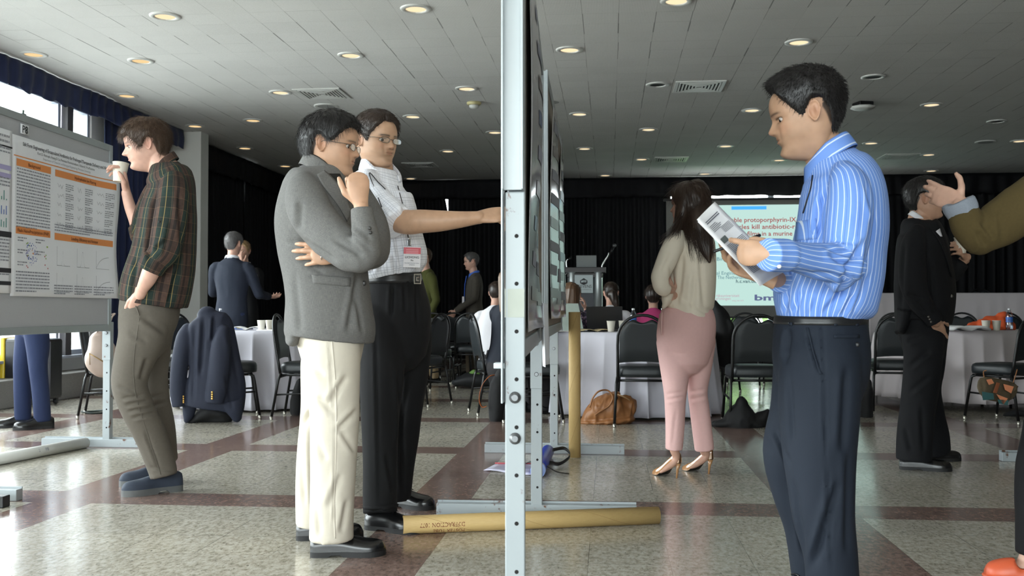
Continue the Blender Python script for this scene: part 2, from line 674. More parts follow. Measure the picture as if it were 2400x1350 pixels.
def ceiling_mat():
    m, nt, b, _ = new_mat('white perforated ceiling tile')
    tc = nd(nt, 'TexCoord').outputs['Object']
    sx = nd(nt, 'SeparateXYZ', {0: tc})
    T = 0.3048
    tx = math_(nt, 'DIVIDE', math_(nt, 'ADD', sx.outputs[0], 0.22), T)
    ty = math_(nt, 'DIVIDE', sx.outputs[1], T)
    fx, fy = math_(nt, 'FRACT', tx), math_(nt, 'FRACT', ty)
    cell = nd(nt, 'CombineXYZ', {0: math_(nt, 'FLOOR', tx), 1: math_(nt, 'FLOOR', ty)})
    wn = nd(nt, 'TexWhiteNoise', {'Vector': cell.outputs[0]})
    sc = nd(nt, 'SeparateColor', {0: wn.outputs['Color']})
    ex = math_(nt, 'ABSOLUTE', math_(nt, 'SUBTRACT', fx, 0.5))
    ey = math_(nt, 'ABSOLUTE', math_(nt, 'SUBTRACT', fy, 0.5))
    # gaps differ from tile to tile
    wx = math_(nt, 'SUBTRACT', 0.5, math_(nt, 'MULTIPLY', math_(nt, 'POWER', sc.outputs[0], 2.5), 0.020))
    wy = math_(nt, 'SUBTRACT', 0.5, math_(nt, 'MULTIPLY', math_(nt, 'POWER', sc.outputs[1], 4.0), 0.020))
    gx = math_(nt, 'GREATER_THAN', ex, math_(nt, 'SUBTRACT', wx, 0.003))
    gy = math_(nt, 'GREATER_THAN', ey, math_(nt, 'SUBTRACT', wy, 0.001))
    gap = math_(nt, 'MAXIMUM', math_(nt, 'MULTIPLY', gx, math_(nt, 'ADD', 0.18, math_(nt, 'MULTIPLY', sc.outputs[0], 0.5))), math_(nt, 'MULTIPLY', gy, 0.3))
    px_ = math_(nt, 'SUBTRACT', math_(nt, 'FRACT', math_(nt, 'MULTIPLY', fx, 24.0)), 0.5)
    py_ = math_(nt, 'SUBTRACT', math_(nt, 'FRACT', math_(nt, 'MULTIPLY', fy, 24.0)), 0.5)
    rr = math_(nt, 'ADD', math_(nt, 'MULTIPLY', px_, px_), math_(nt, 'MULTIPLY', py_, py_))
    hole = math_(nt, 'MULTIPLY', math_(nt, 'LESS_THAN', rr, 0.05), 0.55)
    n1 = nd(nt, 'TexNoise', {'Vector': tc, 'Scale': 1.1, 'Detail': 5.0}).outputs[0]
    base = mix(nt, n1, srgb(206, 205, 202), srgb(226, 225, 222))
    base = mix(nt, 0.3, base, mix(nt, sc.outputs[2], (0.9, 0.9, 0.9, 1), (1.04, 1.04, 1.04, 1)), 'MULTIPLY')
    c = mix(nt, hole, base, srgb(80, 80, 78))
    c = mix(nt, gap, c, srgb(70, 69, 66))
    # each tile sits at a slightly different tilt
    tilt = math_(nt, 'ADD', math_(nt, 'MULTIPLY', fx, math_(nt, 'SUBTRACT', sc.outputs[0], 0.5)),
                 math_(nt, 'MULTIPLY', fy, math_(nt, 'SUBTRACT', sc.outputs[1], 0.5)))
    setin(nt, b, color=c, rough=0.9, spec=0.2, normal=bump(nt, tilt, 0.5, 0.012))
    return m


def quad(name, pts, m, kind='structure'):
    o = link_mesh(name, pts, [list(range(len(pts)))], m, None, False)
    o['kind'] = kind
    return o


mb = MB(); mb.box((XL - .3, YN - .3, -0.1), (XR + .3, YB + .3, 0))
struct(mb.build('floor', floor_mat()))
mb = MB(); mb.box((XL - .3, YN - .3, HC), (XR + .3, YB + .3, HC + .1))
struct(mb.build('ceiling', ceiling_mat()))

WALL = plain('off white wall paint', srgb(214, 214, 210), 0.7, vary=0.04, scale=3)
STONE = plain('speckled terrazzo', srgb(118, 116, 112), 0.6, vary=0.45, scale=160)
ALU = plain('grey aluminium window frame', srgb(188, 194, 206), 0.4, 0.3, vary=0.05)
GLASS = thin_glass('window glass')
SILL, HEAD = 0.44, 3.28
# left wall: glazed up to Y 11.1, then solid behind the curtains
mb = MB()
mb.box((XL - .2, YN, 0), (XL, 11.12, SILL)); mb.box((XL - .2, YN, HEAD), (XL, 11.12, HC)); mb.box((XL - .2, 11.12, 0), (XL, 15.6, HC)); mb.box((XL - .2, 16.0, 0), (XL, YB, HC)); mb.box((XL - .2, 15.6, 0), (XL, 16.0, 2.5)); mb.box((XL - .2, 15.6, 3.2), (XL, 16.0, HC))
struct(mb.build('wall_left', WALL))
mb = MB()
mb.box((XL - .2, YB, 0), (-3.3, YB + .2, HC)); mb.box((-2.8, YB, 0), (1.0, YB + .2, HC)); mb.box((-3.3, YB, 0), (-2.8, YB + .2, 2.5)); mb.box((-3.3, YB, 3.2), (-2.8, YB + .2, HC)); mb.box((5.0, YB, 0), (XR, YB + .2, HC))
mb.box((1.0, YB, 3.16), (5.0, YB + .2, HC)); mb.box((1.0, YB, 0), (5.0, YB + .2, 0.35))
struct(mb.build('wall_back', WALL))
mb = MB(); mb.box((XR, YN, 0), (XR + .2, YB, HC)); struct(mb.build('wall_right', plain('dark wall', srgb(70, 68, 70), 0.8)))
mb = MB()
mb.box((XL, YN - .2, 0), (XR, YN, .9)); mb.box((XL, YN - .2, 2.9), (XR, YN, HC)); mb.box((3.2, YN - .2, .9), (XR, YN, 2.9))
struct(mb.build('wall_front', WALL))


def window(k, axis, c, a0, a1, z0, z1, flip=1):
    """framed pane in the wall plane axis=c between a0 and a1"""
    def b(m, p0, p1, q0, q1, dep=0.07):
        if axis == 'x': m.box((c - dep, p0, q0), (c + .02, p1, q1), .004)
        else: m.box((p0, c - .02, q0), (p1, c + dep, q1), .004)
    m = MB(); w = 0.055
    b(m, a0, a0 + w, z0, z1); b(m, a1 - w, a1, z0, z1); b(m, a0 + w, a1 - w, z0, z0 + w); b(m, a0 + w, a1 - w, z1 - w, z1)
    o = struct(m.build('window_%d' % k, ALU))
    g = MB()
    if axis == 'x': g.box((c - .045, a0 + w, z0 + w), (c - .035, a1 - w, z1 - w))
    else: g.box((a0 + w, c + .035, z0 + w), (a1 - w, c + .045, z1 - w))
    g.build('pane', GLASS, o)


edges = [-5.0, -3.0, -1.0, 1.0, 3.0, 5.0, 6.8, 8.65, 10.5]
for k, (a, b) in enumerate(zip(edges, edges[1:])):
    window(k + 1, 'x', XL - .03, a + .02, b - .02, SILL, HEAD)
window(9, 'x', XL - .03, 10.62, 11.1, SILL, HEAD)
for k, (a, b) in enumerate(((-6.0, -3.7), (-3.7, -1.4), (-1.4, .9), (.9, 3.2))):
    window(10 + k, 'y', YN - .05, a + .02, b - .02, .9, 2.9)
window(14, 'y', YB + .05, 1.0, 3.0, .35, 3.16)
window(15, 'y', YB + .05, 3.0, 5.0, .35, 3.16)
window(16, 'y', YB + .05, -3.3, -2.8, 2.5, 3.2)
window(17, 'x', XL - .05, 15.6, 16.0, 2.5, 3.2)
mb = MB(); mb.box((XL - .02, 10.5, SILL), (XL + .06, 10.62, HEAD), .005)
struct(mb.build('trim_1', plain('dark window post', srgb(74, 72, 74), .5)))
mb = MB(); mb.box((XL, 8.6, 0), (XL + .34, 11.0, .27), .012)
struct(mb.build('trim_2', STONE))
mb = MB(); mb.box((XL, YN, SILL - .03), (XL + .10, 11.12, SILL), .006)
struct(mb.build('trim_3', ALU))
mb = MB(); mb.box((XL, 13.18, 0), (XL + .46, 13.44, HC), .004)
struct(mb.build('column_left', WALL))
mb = MB(); mb.box((XL, 11.05, 0), (XL + .03, 18.8, .1)); struct(mb.build('baseboard_left', BLACK))

# the world outside: bright overcast sky, pale unseen ground and a hedge behind the far window
w = bpy.data.worlds.new('sky'); SC.world = w; w.use_nodes = True
nt = w.node_tree; nt.nodes.clear()
wo = nt.nodes.new('ShaderNodeOutputWorld')
bg = nd(nt, 'Background', {'Color': (0.95, 0.965, 1.0, 1), 'Strength': 6.0})
nt.links.new(bg.outputs[0], wo.inputs[0])
pale_ground = plain('pale ground outside', srgb(190, 190, 186), 0.9, vary=0.1, scale=3)  # unseen ground, greyed so no green tints the daylight coming in
mb = MB(); mb.box((-70, -60, -.6), (80, 90, -.5)); o = mb.build('outdoor_ground', pale_ground); o['kind'] = 'structure'
LEAF = plain('green foliage', srgb(120, 150, 90), 0.8, vary=0.5, scale=5)  # leaf green, mottled at random
mb = MB()
for k in range(110):
    c = np.array([RNG.uniform(-2, 9), RNG.uniform(24, 27), RNG.uniform(-.4, 2.0)])
    r = RNG.uniform(.25, .6)
    nn, mm = 14, 10
    v = []
    for i in range(mm):
        for j in range(nn):
            a, e = 2 * PI * j / nn, PI * (i + .5) / mm
            v.append(c + r * RNG.uniform(.7, 1.25) * np.array([math.sin(e) * math.cos(a), math.sin(e) * math.sin(a), math.cos(e)]))
    f = [(i * nn + j, i * nn + (j + 1) % nn, (i + 1) * nn + (j + 1) % nn, (i + 1) * nn + j) for i in range(mm - 1) for j in range(nn)]
    f += [list(range(nn))[::-1], list(range((mm - 1) * nn, mm * nn))]
    mb.add(v, f)
o = mb.build('hedge_foliage', LEAF); o['kind'] = 'stuff'
tag(o, 'green hedge outdoors behind the window at the far wall', 'hedge')


def portal(loc, sx, sy, rot):
    l = bpy.data.lights.new('window_daylight', 'AREA')
    l.shape, l.size, l.size_y = 'RECTANGLE', sx, sy
    l.cycles.is_portal = True
    o = bpy.data.objects.new('window_daylight', l)
    COL.objects.link(o); o.location = loc; o.rotation_euler = rot
    return o


portal((XL - .25, 3.06, (SILL + HEAD) / 2), 16.1, HEAD - SILL, (PI / 2, 0, -PI / 2))
portal((-1.4, YN - .25, 1.9), 9.2, 2.0, (PI / 2, 0, 0))
portal((3.0, YB + .25, 1.75), 4.0, 2.8, (PI / 2, 0, PI))


# ------------------------------------------------------------------ curtains
def fabric_dark(name, col, sheen=.1):
    m, nt, b, _ = new_mat(name)
    tc = nd(nt, 'TexCoord').outputs['Object']
    n = nd(nt, 'TexNoise', {'Vector': nd(nt, 'Mapping', {'Vector': tc, 'Scale': (8, 8, 1.2)}).outputs[0], 'Scale': 3.0, 'Detail': 4.0}).outputs[0]
    c = mix(nt, n, tuple(x * .65 for x in col[:3]) + (1,), tuple(x * 1.3 for x in col[:3]) + (1,))
    setin(nt, b, color=c, rough=0.75, spec=0.25, sheen=sheen)
    return m


NAVY = fabric_dark('navy velour curtain', srgb(34, 42, 74))
INK = fabric_dark('black velour curtain', srgb(8, 8, 12), 0)


def curtain(name, p0, p1, z0, z1, m, amp=0.05, pitch=0.14, label=None, seed=0, group=None, ragged=0.0, nz=14, slit=0.0):
    p0, p1 = np.array(p0, float), np.array(p1, float)
    L = np.linalg.norm(p1 - p0)
    t = (p1 - p0) / L
    n = np.array([-t[1], t[0]])
    k = int(L / pitch * 9)
    s = np.linspace(0, L, k)
    ph = 2 * PI * s / pitch + 1.3 * vnoise(np.stack([s * 2, s * 0, s * 0 + seed], -1))* 2
    ampv = amp * (0.7 + 0.5 * vnoise(np.stack([s * 3.1, s * 0 + 4, s * 0 + seed], -1)))
    g = np.zeros((nz, k, 3))
    for i in range(nz):
        u = i / (nz - 1)
        z = z1 + (z0 - z1) * u
        o = ampv * (0.35 + 0.65 * min(1, u * 2.5)) * np.sin(ph + 0.4 * np.sin(u * 3 + s * 2)) + 0.02 * vnoise(np.stack([s * 1.5, s * 0 + u * 2, s * 0 + seed + 9], -1))
        zz = z + (ragged * (vnoise(np.stack([s * 6, s * 0, s * 0 + seed + 3], -1)) + np.sin(ph) * .5) if i == nz - 1 else 0)
        sl = slit * np.clip((z - 2.62) / .45, 0, 1) * np.clip((s - L + .5) / .5, 0, 1)
        g[i, :, 0] = p0[0] + t[0] * (s - sl) + n[0] * o
        g[i, :, 1] = p0[1] + t[1] * (s - sl) + n[1] * o
        g[i, :, 2] = zz
    b = MB(); b.grid(g, True, 0.006)
    o = b.build(name, m)
    tag(o, label, 'curtain', group)
    return o


curtain('valance', (-5.78, -4.6), (-5.76, 13.0), 3.12, HC - .01, NAVY, .028, .21, 'short navy valance gathered along the ceiling above the left windows', 3, ragged=.018, nz=6)
curtain('curtain', (-5.9, 11.16), (-5.9, 12.8), .02, 3.2, NAVY, .05, .15, 'long navy curtain drawn open between the left window and the white column', 5)
curtain('valance', (-5.84, 13.5), (-5.83, 18.35), 3.0, HC - .03, INK, .02, .3, 'black valance along the ceiling over the black curtains of the left wall', 11, nz=6, ragged=.02)
curtain('curtain', (-5.97, 13.48), (-5.97, 15.84), .02, 3.2, INK, .05, .16, 'black floor length curtain just beyond the white column', 6, slit=.05, nz=24)
curtain('curtain', (-5.97, 15.83), (-5.97, 18.7), .02, 3.2, INK, .05, .16, 'black curtain filling the far left corner past the sliver of daylight', 7)
curtain('valance', (-5.7, 18.5), (8.9, 18.5), 3.03, HC - .01, INK, .02, .3, 'black valance running along the ceiling of the far wall', 12, nz=6, ragged=.01)
curtain('curtain', (-5.9, 18.7), (-3.02, 18.72), .02, 3.2, INK, .05, .16, 'black curtain on the far wall behind the man in the brown jacket', 8, slit=.09, nz=24)
curtain('curtain', (-3.05, 18.7), (1.14, 18.7), .02, 3.2, INK, .05, .16, 'black curtain on the far wall behind the lectern', 9)
curtain('curtain', (4.05, 18.7), (8.9, 18.7), .02, 3.2, INK, .05, .16, 'black curtain on the far wall behind the long white head table', 10)

# ------------------------------------------------------------------ ceiling fittings
TRIM = plain('white enamel trim', srgb(208, 208, 204), 0.4, vary=.03)
LAMP = emission('warm lamp glow', (1.0, 0.77, 0.48, 1), 0.38)
LAMPB = emission('warm lamp glow near windows', (1.0, 0.68, 0.34, 1), 0.34)
DARKIN = plain('dark fitting interior', srgb(16, 15, 15), .6)


def downlight(lit):
    r = empty('downlight')
    m = MB()
    m.lathe([(.128, HC), (.126, HC - .008), (.118, HC - .012), (.088, HC - .013), (.083, HC - .008), (.083, HC - .003)], n=36, cap=False)
    m.build('trim_ring', TRIM, r)
    m = MB(); m.lathe([(.084, HC - .0035), (.001, HC - .003)], n=28, cap=False)
    m.build('lamp', lit, r)
    return r


onp = [(-3.69, 7.95), (-5.5, 9.02), (-4.59, 9.36), (-2.475, 9.35), (-1.565, 7.95), (-5.5, 10.88), (-3.69, 10.88), (-5.5, 12.77), (-4.59, 12.46),
       (-1.57, 10.89), (-2.48, 12.41), (-5.5, 14.6), (-1.57, 13.63), (-2.48, 15.18), (-5.5, 16.49), (-3.69, 18.28), (.535, 7.95), (-.37, 9.35),
       (1.735, 9.29), (-.37, 12.45), (1.75, 12.42), (.535, 13.61), (-.37, 15.14), (1.74, 15.11), (.53, 16.31), (2.776, 16.62), (-.07, 18.2),
       (1.72, 18.16), (3.84, 12.29), (3.84, 15.05), (5.94, 15.07), (5.03, 16.26), (5.66, 18.16)]
offp = [(.528, 10.9), (2.776, 10.76), (5.026, 13.46)]
A = downlight(LAMP); B = downlight(LAMPB); D = downlight(DARKIN)
first = {id(A): True, id(B): True, id(D): True}
for k, (x, y) in enumerate(onp + offp):
    src = D if (x, y) in offp else (B if x < -4 else A)
    o = src if first[id(src)] else copy_tree(src)
    first[id(src)] = False
    o.location = (x, y, 0)
    if src is D:
        tag(o, ['unlit round downlight beside the square vent above the pink trousered woman', 'unlit round downlight right of the head of the man in the blue shirt',
                'unlit round downlight farthest right on the ceiling'][offp.index((x, y))], 'ceiling light', 'dark downlights in the tiled ceiling')
    else:
        rows = (7.95, 9.3, 10.9, 12.5, 13.6, 15.0, 16.4, 18.2)
        k_ = min(range(8), key=lambda i: abs(rows[i] - y))
        mates = sorted(q[0] for q in onp if min(range(8), key=lambda i: abs(rows[i] - q[1])) == k_)
        nth = ['first', 'second', 'third', 'fourth', 'fifth', 'sixth', 'seventh', 'eighth']
        tag(o, 'glowing round downlight, %s from the left in the %s row of lights from the camera' % (nth[mates.index(x)], nth[k_]), 'ceiling light', 'lit downlights in the tiled ceiling')


def vent(x, y, label):
    r = empty('ceiling_vent', (x, y, HC))
    m = MB()
    for (a, b, c, d) in ((-.27, -.27, .27, -.23), (-.27, .23, .27, .27), (-.27, -.23, -.23, .23), (.23, -.23, .27, .23)):
        m.box((a, b, -.012), (c, d, 0), .003)
    m.build('frame', TRIM, r)
    m = MB(); m.box((-.23, -.23, -.004), (.23, .23, -.001)); m.build('backing', DARKIN, r)
    for k in range(6):
        h = .215 - k * .036
        m = MB(); w = .009
        for s in (-1, 1):
            m.box((-h, s * h - w, -.016), (h, s * h + w, -.008)); m.box((s * h - w, -h, -.016), (s * h + w, h, -.008))
        m.build('slat', TRIM, r)
    tag(r, label, 'vent')


for px, py, l in ((755, 219, 'square louvred air vent in the ceiling above the man in the grey blazer'), (1638, 202, 'square louvred air vent in the ceiling beside an unlit downlight'),
                  (985, 386, 'square ceiling vent low over the black curtain beside the man in the checked shirt'), (1572, 373, 'square air vent in the ceiling near the projection screen'),
                  (2105, 366, 'square air vent in the ceiling above the man in the black suit')):
    q = G(px, py, HC); vent(q[0], q[1], l)
for px, py, l in ((765, 248, 'round white speaker grille in the ceiling just behind the square vent'), (1290, 238, 'round white speaker grille in the ceiling above the far poster panel'), (2310, 332, 'round white ceiling speaker at the right near the far wall')):
    q = G(px, py, HC)
    r = empty('ceiling_speaker', (q[0], q[1], HC))
    m = MB(); m.lathe([(.15, 0), (.148, -.01), (.135, -.014), (.105, -.012)], n=36, cap=False); m.build('trim_ring', TRIM, r)
    m = MB(); m.lathe([(.106, -.011), (.001, -.009)], n=28, cap=False); m.build('grille', plain('grey grille', srgb(150, 150, 148), .6, vary=.2, scale=300), r)
    tag(r, l, 'speaker')
q = G(1111, 240, HC)
r = empty('smoke_detector', (q[0], q[1], HC))
m = MB(); m.lathe([(.085, 0), (.085, -.02), (.07, -.035)], n=28); m.build('base', plain('yellowed plastic', srgb(196, 186, 140), .5), r)
m = MB(); m.lathe([(.06, -.033), (.055, -.06), (.03, -.075), (.001, -.077)], n=24); m.build('sensor', TRIM, r)
tag(r, 'yellowed round smoke detector on the ceiling left of the tall white post', 'smoke detector')
q = G(2022, 240, HC)
r = empty('wireless_access_point', (q[0], q[1], HC), .3)
m = MB(); m.box((-.09, -.09, -.05), (.09, .09, 0), .01); m.build('bracket', BLACK, r)
m = MB(); m.lathe([(.14, -.05), (.15, -.062), (.10, -.085), (.001, -.092)], n=8); m.build('cover', TRIM, r)
tag(r, 'white wedge shaped wireless unit on a black bracket under the ceiling at right', 'access point')
# ================================================================== poster boards
STEEL = None


def worn_steel():
    m, nt, b, _ = new_mat('worn white painted steel with rust')
    tc = nd(nt, 'TexCoord').outputs['Object']
    n1 = nd(nt, 'TexNoise', {'Vector': tc, 'Scale': 9.0, 'Detail': 8.0, 'Roughness': .7}).outputs[0]
    n2 = nd(nt, 'TexNoise', {'Vector': nd(nt, 'Mapping', {'Vector': tc, 'Scale': (1, 1, .4)}).outputs[0], 'Scale': 28.0, 'Detail': 6.0}).outputs[0]
    n3 = nd(nt, 'TexNoise', {'Vector': tc, 'Scale': 3.0, 'Detail': 3.0}).outputs[0]
    c = mix(nt, n3, srgb(150, 158, 162), srgb(168, 175, 178))
    rust = math_(nt, 'MULTIPLY', ramp(nt, n1, [(.57, (0, 0, 0)), (.62, (1, 1, 1))]), ramp(nt, n2, [(.52, (0, 0, 0)), (.58, (1, 1, 1))]))
    c = mix(nt, rust, c, mix(nt, n2, srgb(120, 70, 34), srgb(70, 48, 34)))
    setin(nt, b, color=c, rough=0.38, spec=.5, normal=bump(nt, n1, .06))
    return m


STEEL = worn_steel()
PANELFAB = plain('grey felt panel', srgb(182, 184, 189), 0.95, vary=.1, scale=250, bumps=.15, bscale=900)
PANELBR = plain('taupe felt panel', srgb(150, 140, 128), 0.95, vary=.08, scale=250, bumps=.15, bscale=900)
FRAMEM = plain('anodised aluminium frame', srgb(160, 166, 168), 0.38, 0.25, vary=.05)
BOLT = plain('dull zinc bolt', srgb(120, 122, 124), .4, .7)
HOLE = plain('dark hole', srgb(18, 16, 14), .8)
RUSTB = plain('rusty bolt', srgb(130, 92, 66), .6, .3)
PAPER = plain('white poster paper', srgb(240, 242, 248), 0.5, vary=.02, scale=2)
PAPER_G = plain('glossy poster paper', srgb(166, 164, 164), 0.14, vary=.02, scale=2)
INKM = plain('black print', srgb(40, 40, 46), .6)
GREYINK = plain('grey print', srgb(150, 152, 162), .6)
ORANGE = plain('orange print', srgb(232, 148, 84), .6, vary=.02)
LILAC = plain('lilac print', srgb(178, 172, 216), .6, vary=.02)
TEAL = plain('teal print', srgb(72, 146, 140), .6)
BLUEP = plain('blue print', srgb(92, 120, 190), .6)
REDP = plain('red print', srgb(190, 70, 80), .6)
MUTED = plain('brownish print', srgb(120, 108, 106), .3)
SLATE = plain('slate blue print', srgb(96, 108, 140), .3)
GREENP = plain('green print', srgb(140, 176, 60), .6)


def post(root, x, y, ang, ztop=1.0, wid=.052, base=True, half=(.49, .49), bolts=(), zfoot=0.0):
    """slotted steel upright on a long floor bar; ang: heading of the bar"""
    M = np.eye(4); c, s = math.cos(ang), math.sin(ang)
    M[:2, :2] = [[c, -s], [s, c]]; M[:2, 3] = (x, y)
    m = MB(); m.M = M
    w = wid / 2
    m.box((-w, -w, .052), (w, w, ztop), .003)
    p = m.build('post', STEEL, root)
    for k in range(int((ztop - .1) / .1255)):
        h = MB(); h.M = M
        h.lathe([(.0055, 0), (.0045, .0006)], (0.004, -w - .0004, .135 + k * .1255), n=12, ax=(0, -1, 0))
        h.build('bolt_hole', HOLE, p)
    for bz in bolts:
        b = MB(); b.M = M
        b.lathe([(.0155, 0), (.0155, .003), (.010, .0035), (.010, .011), (.008, .013)], (0, -w, bz), n=16, ax=(0, -1, 0))
        b.build('bolt', BOLT, p)
    if base:
        m = MB(); m.M = M
        m.box((-half[0], -.028, 0), (half[1], .028, .056), .003)
        m.box((-half[0], .018, .056), (half[1], .026, .064))
        m.build('foot_bar', STEEL, root)
    return p


def slab(root, name, A, B, z0, z1, th, m, inset=0.0, bev=.002):
    """upright slab between floor points A and B"""
    A, B = np.array(A[:2], float), np.array(B[:2], float)
    t = unit(B - A); L = np.linalg.norm(B - A)
    M = np.eye(4); M[:2, :2] = [[t[0], -t[1]], [t[1], t[0]]]; M[:2, 3] = A
    b = MB(); b.M = M
    b.box((inset, -th / 2, z0), (L - inset, th / 2, z1), bev)
    return b.build(name, m, root)


def panel(root, A, B, z0, z1, felt, th=.03, fr=.05, fth=.046):
    slab(root, 'panel', A, B, z0 + .02, z1 - .02, th, felt, .02)
    A, B = np.array(A[:2], float), np.array(B[:2], float)
    t = unit(B - A); L = np.linalg.norm(B - A)
    M = np.eye(4); M[:2, :2] = [[t[0], -t[1]], [t[1], t[0]]]; M[:2, 3] = A
    b = MB(); b.M = M
    h = fth / 2
    b.box((0, -h, z0), (fr, h, z1), .003); b.box((L - fr, -h, z0), (L, h, z1), .003)
    b.box((fr, -h, z0), (L - fr, h, z0 + fr), .003); b.box((fr, -h, z1 - fr), (L - fr, h, z1), .003)
    b.build('frame', FRAMEM, root)


class Sheet:
    """paper in panel coordinates: s along the board, z up, bowed off its face by bow(s, z)"""

    def __init__(self, A, B, side, off, bow=None):
        self.A = np.array([A[0], A[1], 0.0]); self.t = unit(np.array([B[0] - A[0], B[1] - A[1], 0.0]))
        self.n = np.array([self.t[1], -self.t[0], 0.0]) * side
        self.off, self.bow = off, bow or (lambda s, z: 0 * s)

    def at(self, s, z, extra=0.0):
        s, z = np.asarray(s, float), np.asarray(z, float)
        o = self.off + self.bow(s, z) + extra
        return self.A + self.t * s[..., None] + np.array([0, 0, 1.0]) * z[..., None] + self.n * o[..., None]

    def sz(self, px, py):
        r = CF + CR * (px - 1200) / FPX + CU * (675 - py) / FPX
        k = ((self.A + self.n * self.off - CAM) @ self.n) / (r @ self.n)
        q = CAM + r * k - self.A
        return q @ self.t, q[2]


def sheet_mesh(mb, sh, s0, s1, z0, z1, ns=24, nz=20, thick=.0012):
    S, Z = np.meshgrid(np.linspace(s0, s1, ns), np.linspace(z1, z0, nz))
    g = sh.at(S, Z)
    mb.grid(g, True, thick)


def bar(mb, sh, s0, s1, z0, z1, off=.0018, ns=24):
    S, Z = np.meshgrid(np.linspace(s0, s1, ns), np.array([z1, (z0 + z1) / 2, z0]))
    mb.grid(sh.at(S, Z, off), True)


def para(mb, sh, s0, s1, z1, lines, lh, seed, h=.42, off=.0018, last=.6):
    """lines of small print, word by word"""
    r = np.random.default_rng(seed)
    for k in range(lines):
        s = s0; e = s1 if k < lines - 1 else s0 + (s1 - s0) * last
        while s < e - .004:
            w = min(r.uniform(.008, .036), e - s)
            bar(mb, sh, s, s + w, z1 - k * lh - lh * h, z1 - k * lh, off, 2)
            s += w + r.uniform(.003, .006)


# ------------------------------------------------------------------ central double board, seen edge-on
p1, p2, p3 = P(1208, 1574, 2.62), G(1258, 1209), G(1299, 1062)
p1, p2, p3 = [np.array([q[0], q[1], 0]) for q in (p1, p2, p3)]
ZB, ZT = .815, 2.06
bd = empty('poster_board', (p1[0], p1[1], 0))
tag(bd, 'near grey poster board seen edge-on behind the tall white steel post', 'poster board')
CB = np.linalg.inv(np.array(bd.matrix_basis)) if False else None


def rel(root):
    """parts above are laid out in world metres: hang them under an empty standing elsewhere"""
    l = np.array(root.location)
    for ch in root.children:
        ch.location = tuple(np.array(ch.location) - l)


ang12 = math.atan2(*(p2 - p1)[:2][::-1])
post(bd, p1[0], p1[1], .055, ztop=1.255, wid=.0515, bolts=(.715, .608), half=(.5, .5))
post(bd, p2[0], p2[1], .03, ztop=.84, wid=.0505, bolts=(.65, .79), half=(.46, .455))
u12 = unit(p2 - p1)
# leg sleeve of the frame that comes down over the second post
slab(bd, 'sleeve', p2 - np.array([.027, .03, 0]), p2 + np.array([.027, -.03, 0]), .585, .90, .006, STEEL)
panel(bd, p1 + np.array([0, .02, 0]), p2 + np.array([.012, -.035, 0]), ZB, ZT, PANELBR, th=.03)
# channel of the frame above the first leg, open towards the camera
m = MB(); x, y = p1[0], p1[1] - .018
m.box((x - .0345, y - .02, 1.262), (x - .029, y + .03, ZT), .001); m.box((x + .018, y - .02, 1.262), (x + .0235, y + .03, ZT), .001)
m.box((x - .03, y + .0, 1.262), (x + .02, y + .012, ZT)); m.box((x - .0345, y - .02, .70), (x - .030, y + .03, 1.262), .001)
m.build('frame_channel', WHITE_METAL, bd)
m = MB(); m.box((p1[0] - .056, p1[1] - .02, .79), (p1[0] - .026, p1[1] + .02, .805), .002); m.build('clip', WHITE_METAL, bd)
rel(bd)
tape = MB(); tape.box((p1[0] - .026, p1[1] - .0268, .925), (p1[0] + .026, p1[1] - .0263, 1.0)); tape.build('tape', plain('old yellowed tape', srgb(163, 168, 158), .5), bd, np.array(bd.location))

bd2 = empty('poster_board', (p3[0], p3[1], 0))
tag(bd2, 'far poster board seen edge-on, ending just left of the upright cardboard tube', 'poster board')
post(bd2, p3[0], p3[1], -.01, ztop=.86, wid=.0505, bolts=(.69, .80), half=(.46, .46))
slab(bd2, 'sleeve', p3 - np.array([.027, .03, 0]), p3 + np.array([.027, -.03, 0]), .585, .90, .006, STEEL)
panel(bd2, p2 + np.array([.03, .035, 0]), p3 + np.array([.035, -.02, 0]), ZB, ZT, PANELBR, th=.026, fth=.04)
m = MB(); q = p2 + np.array([.045, .022, 0])
m.box((q[0] - .004, q[1] - .004, .83), (q[0] + .006, q[1] + .03, ZT), .001)
m.build('frame_channel', WHITE_METAL, bd2)
rel(bd2)

# posters on the right-hand faces
sA = Sheet(p1, p2, 1, .024, lambda s, z: .034 * np.exp(-((s - .62) / .35) ** 2) * (0.55 + .45 * np.sin(z * 5)) + .10 * np.clip(1.25 - z, 0, 1) ** 2 * np.exp(-((s - 1.15) / .25) ** 2) * 2.2)
mb = MB(); sheet_mesh(mb, sA, .25, 1.35, .88, 2.0, 30, 30)
po = mb.build('poster', [PAPER_G]); 
mb = MB()
for k in range(9):
    z = 1.9 - k * .11
    mb.cur = k % 3
    bar(mb, sA, .45, .55 + .2 * ((k * 37) % 3), z - .045, z, .002); bar(mb, sA, .9, 1.2, z - .06, z - .01, .002)
mb.build('printed_figures', [SLATE, GREYINK, MUTED], po)
tag(po, 'glossy curling poster on the near edge-on board, hanging just right of the white post', 'poster')
sB = Sheet(p1, p2, 1, .03, lambda s, z: .022 + .01 * np.sin(z * 7))
mb = MB(); sheet_mesh(mb, Sheet(p1, p2, 1, .05, lambda s, z: .03 * (1.0 - z) + .012 * np.sin(s * 20)), 1.10, 1.42, .73, .97, 10, 14)
o = mb.build('paper_sheet', PAPER); tag(o, 'white sheet hanging below the lower edge of the near edge-on poster board', 'paper')
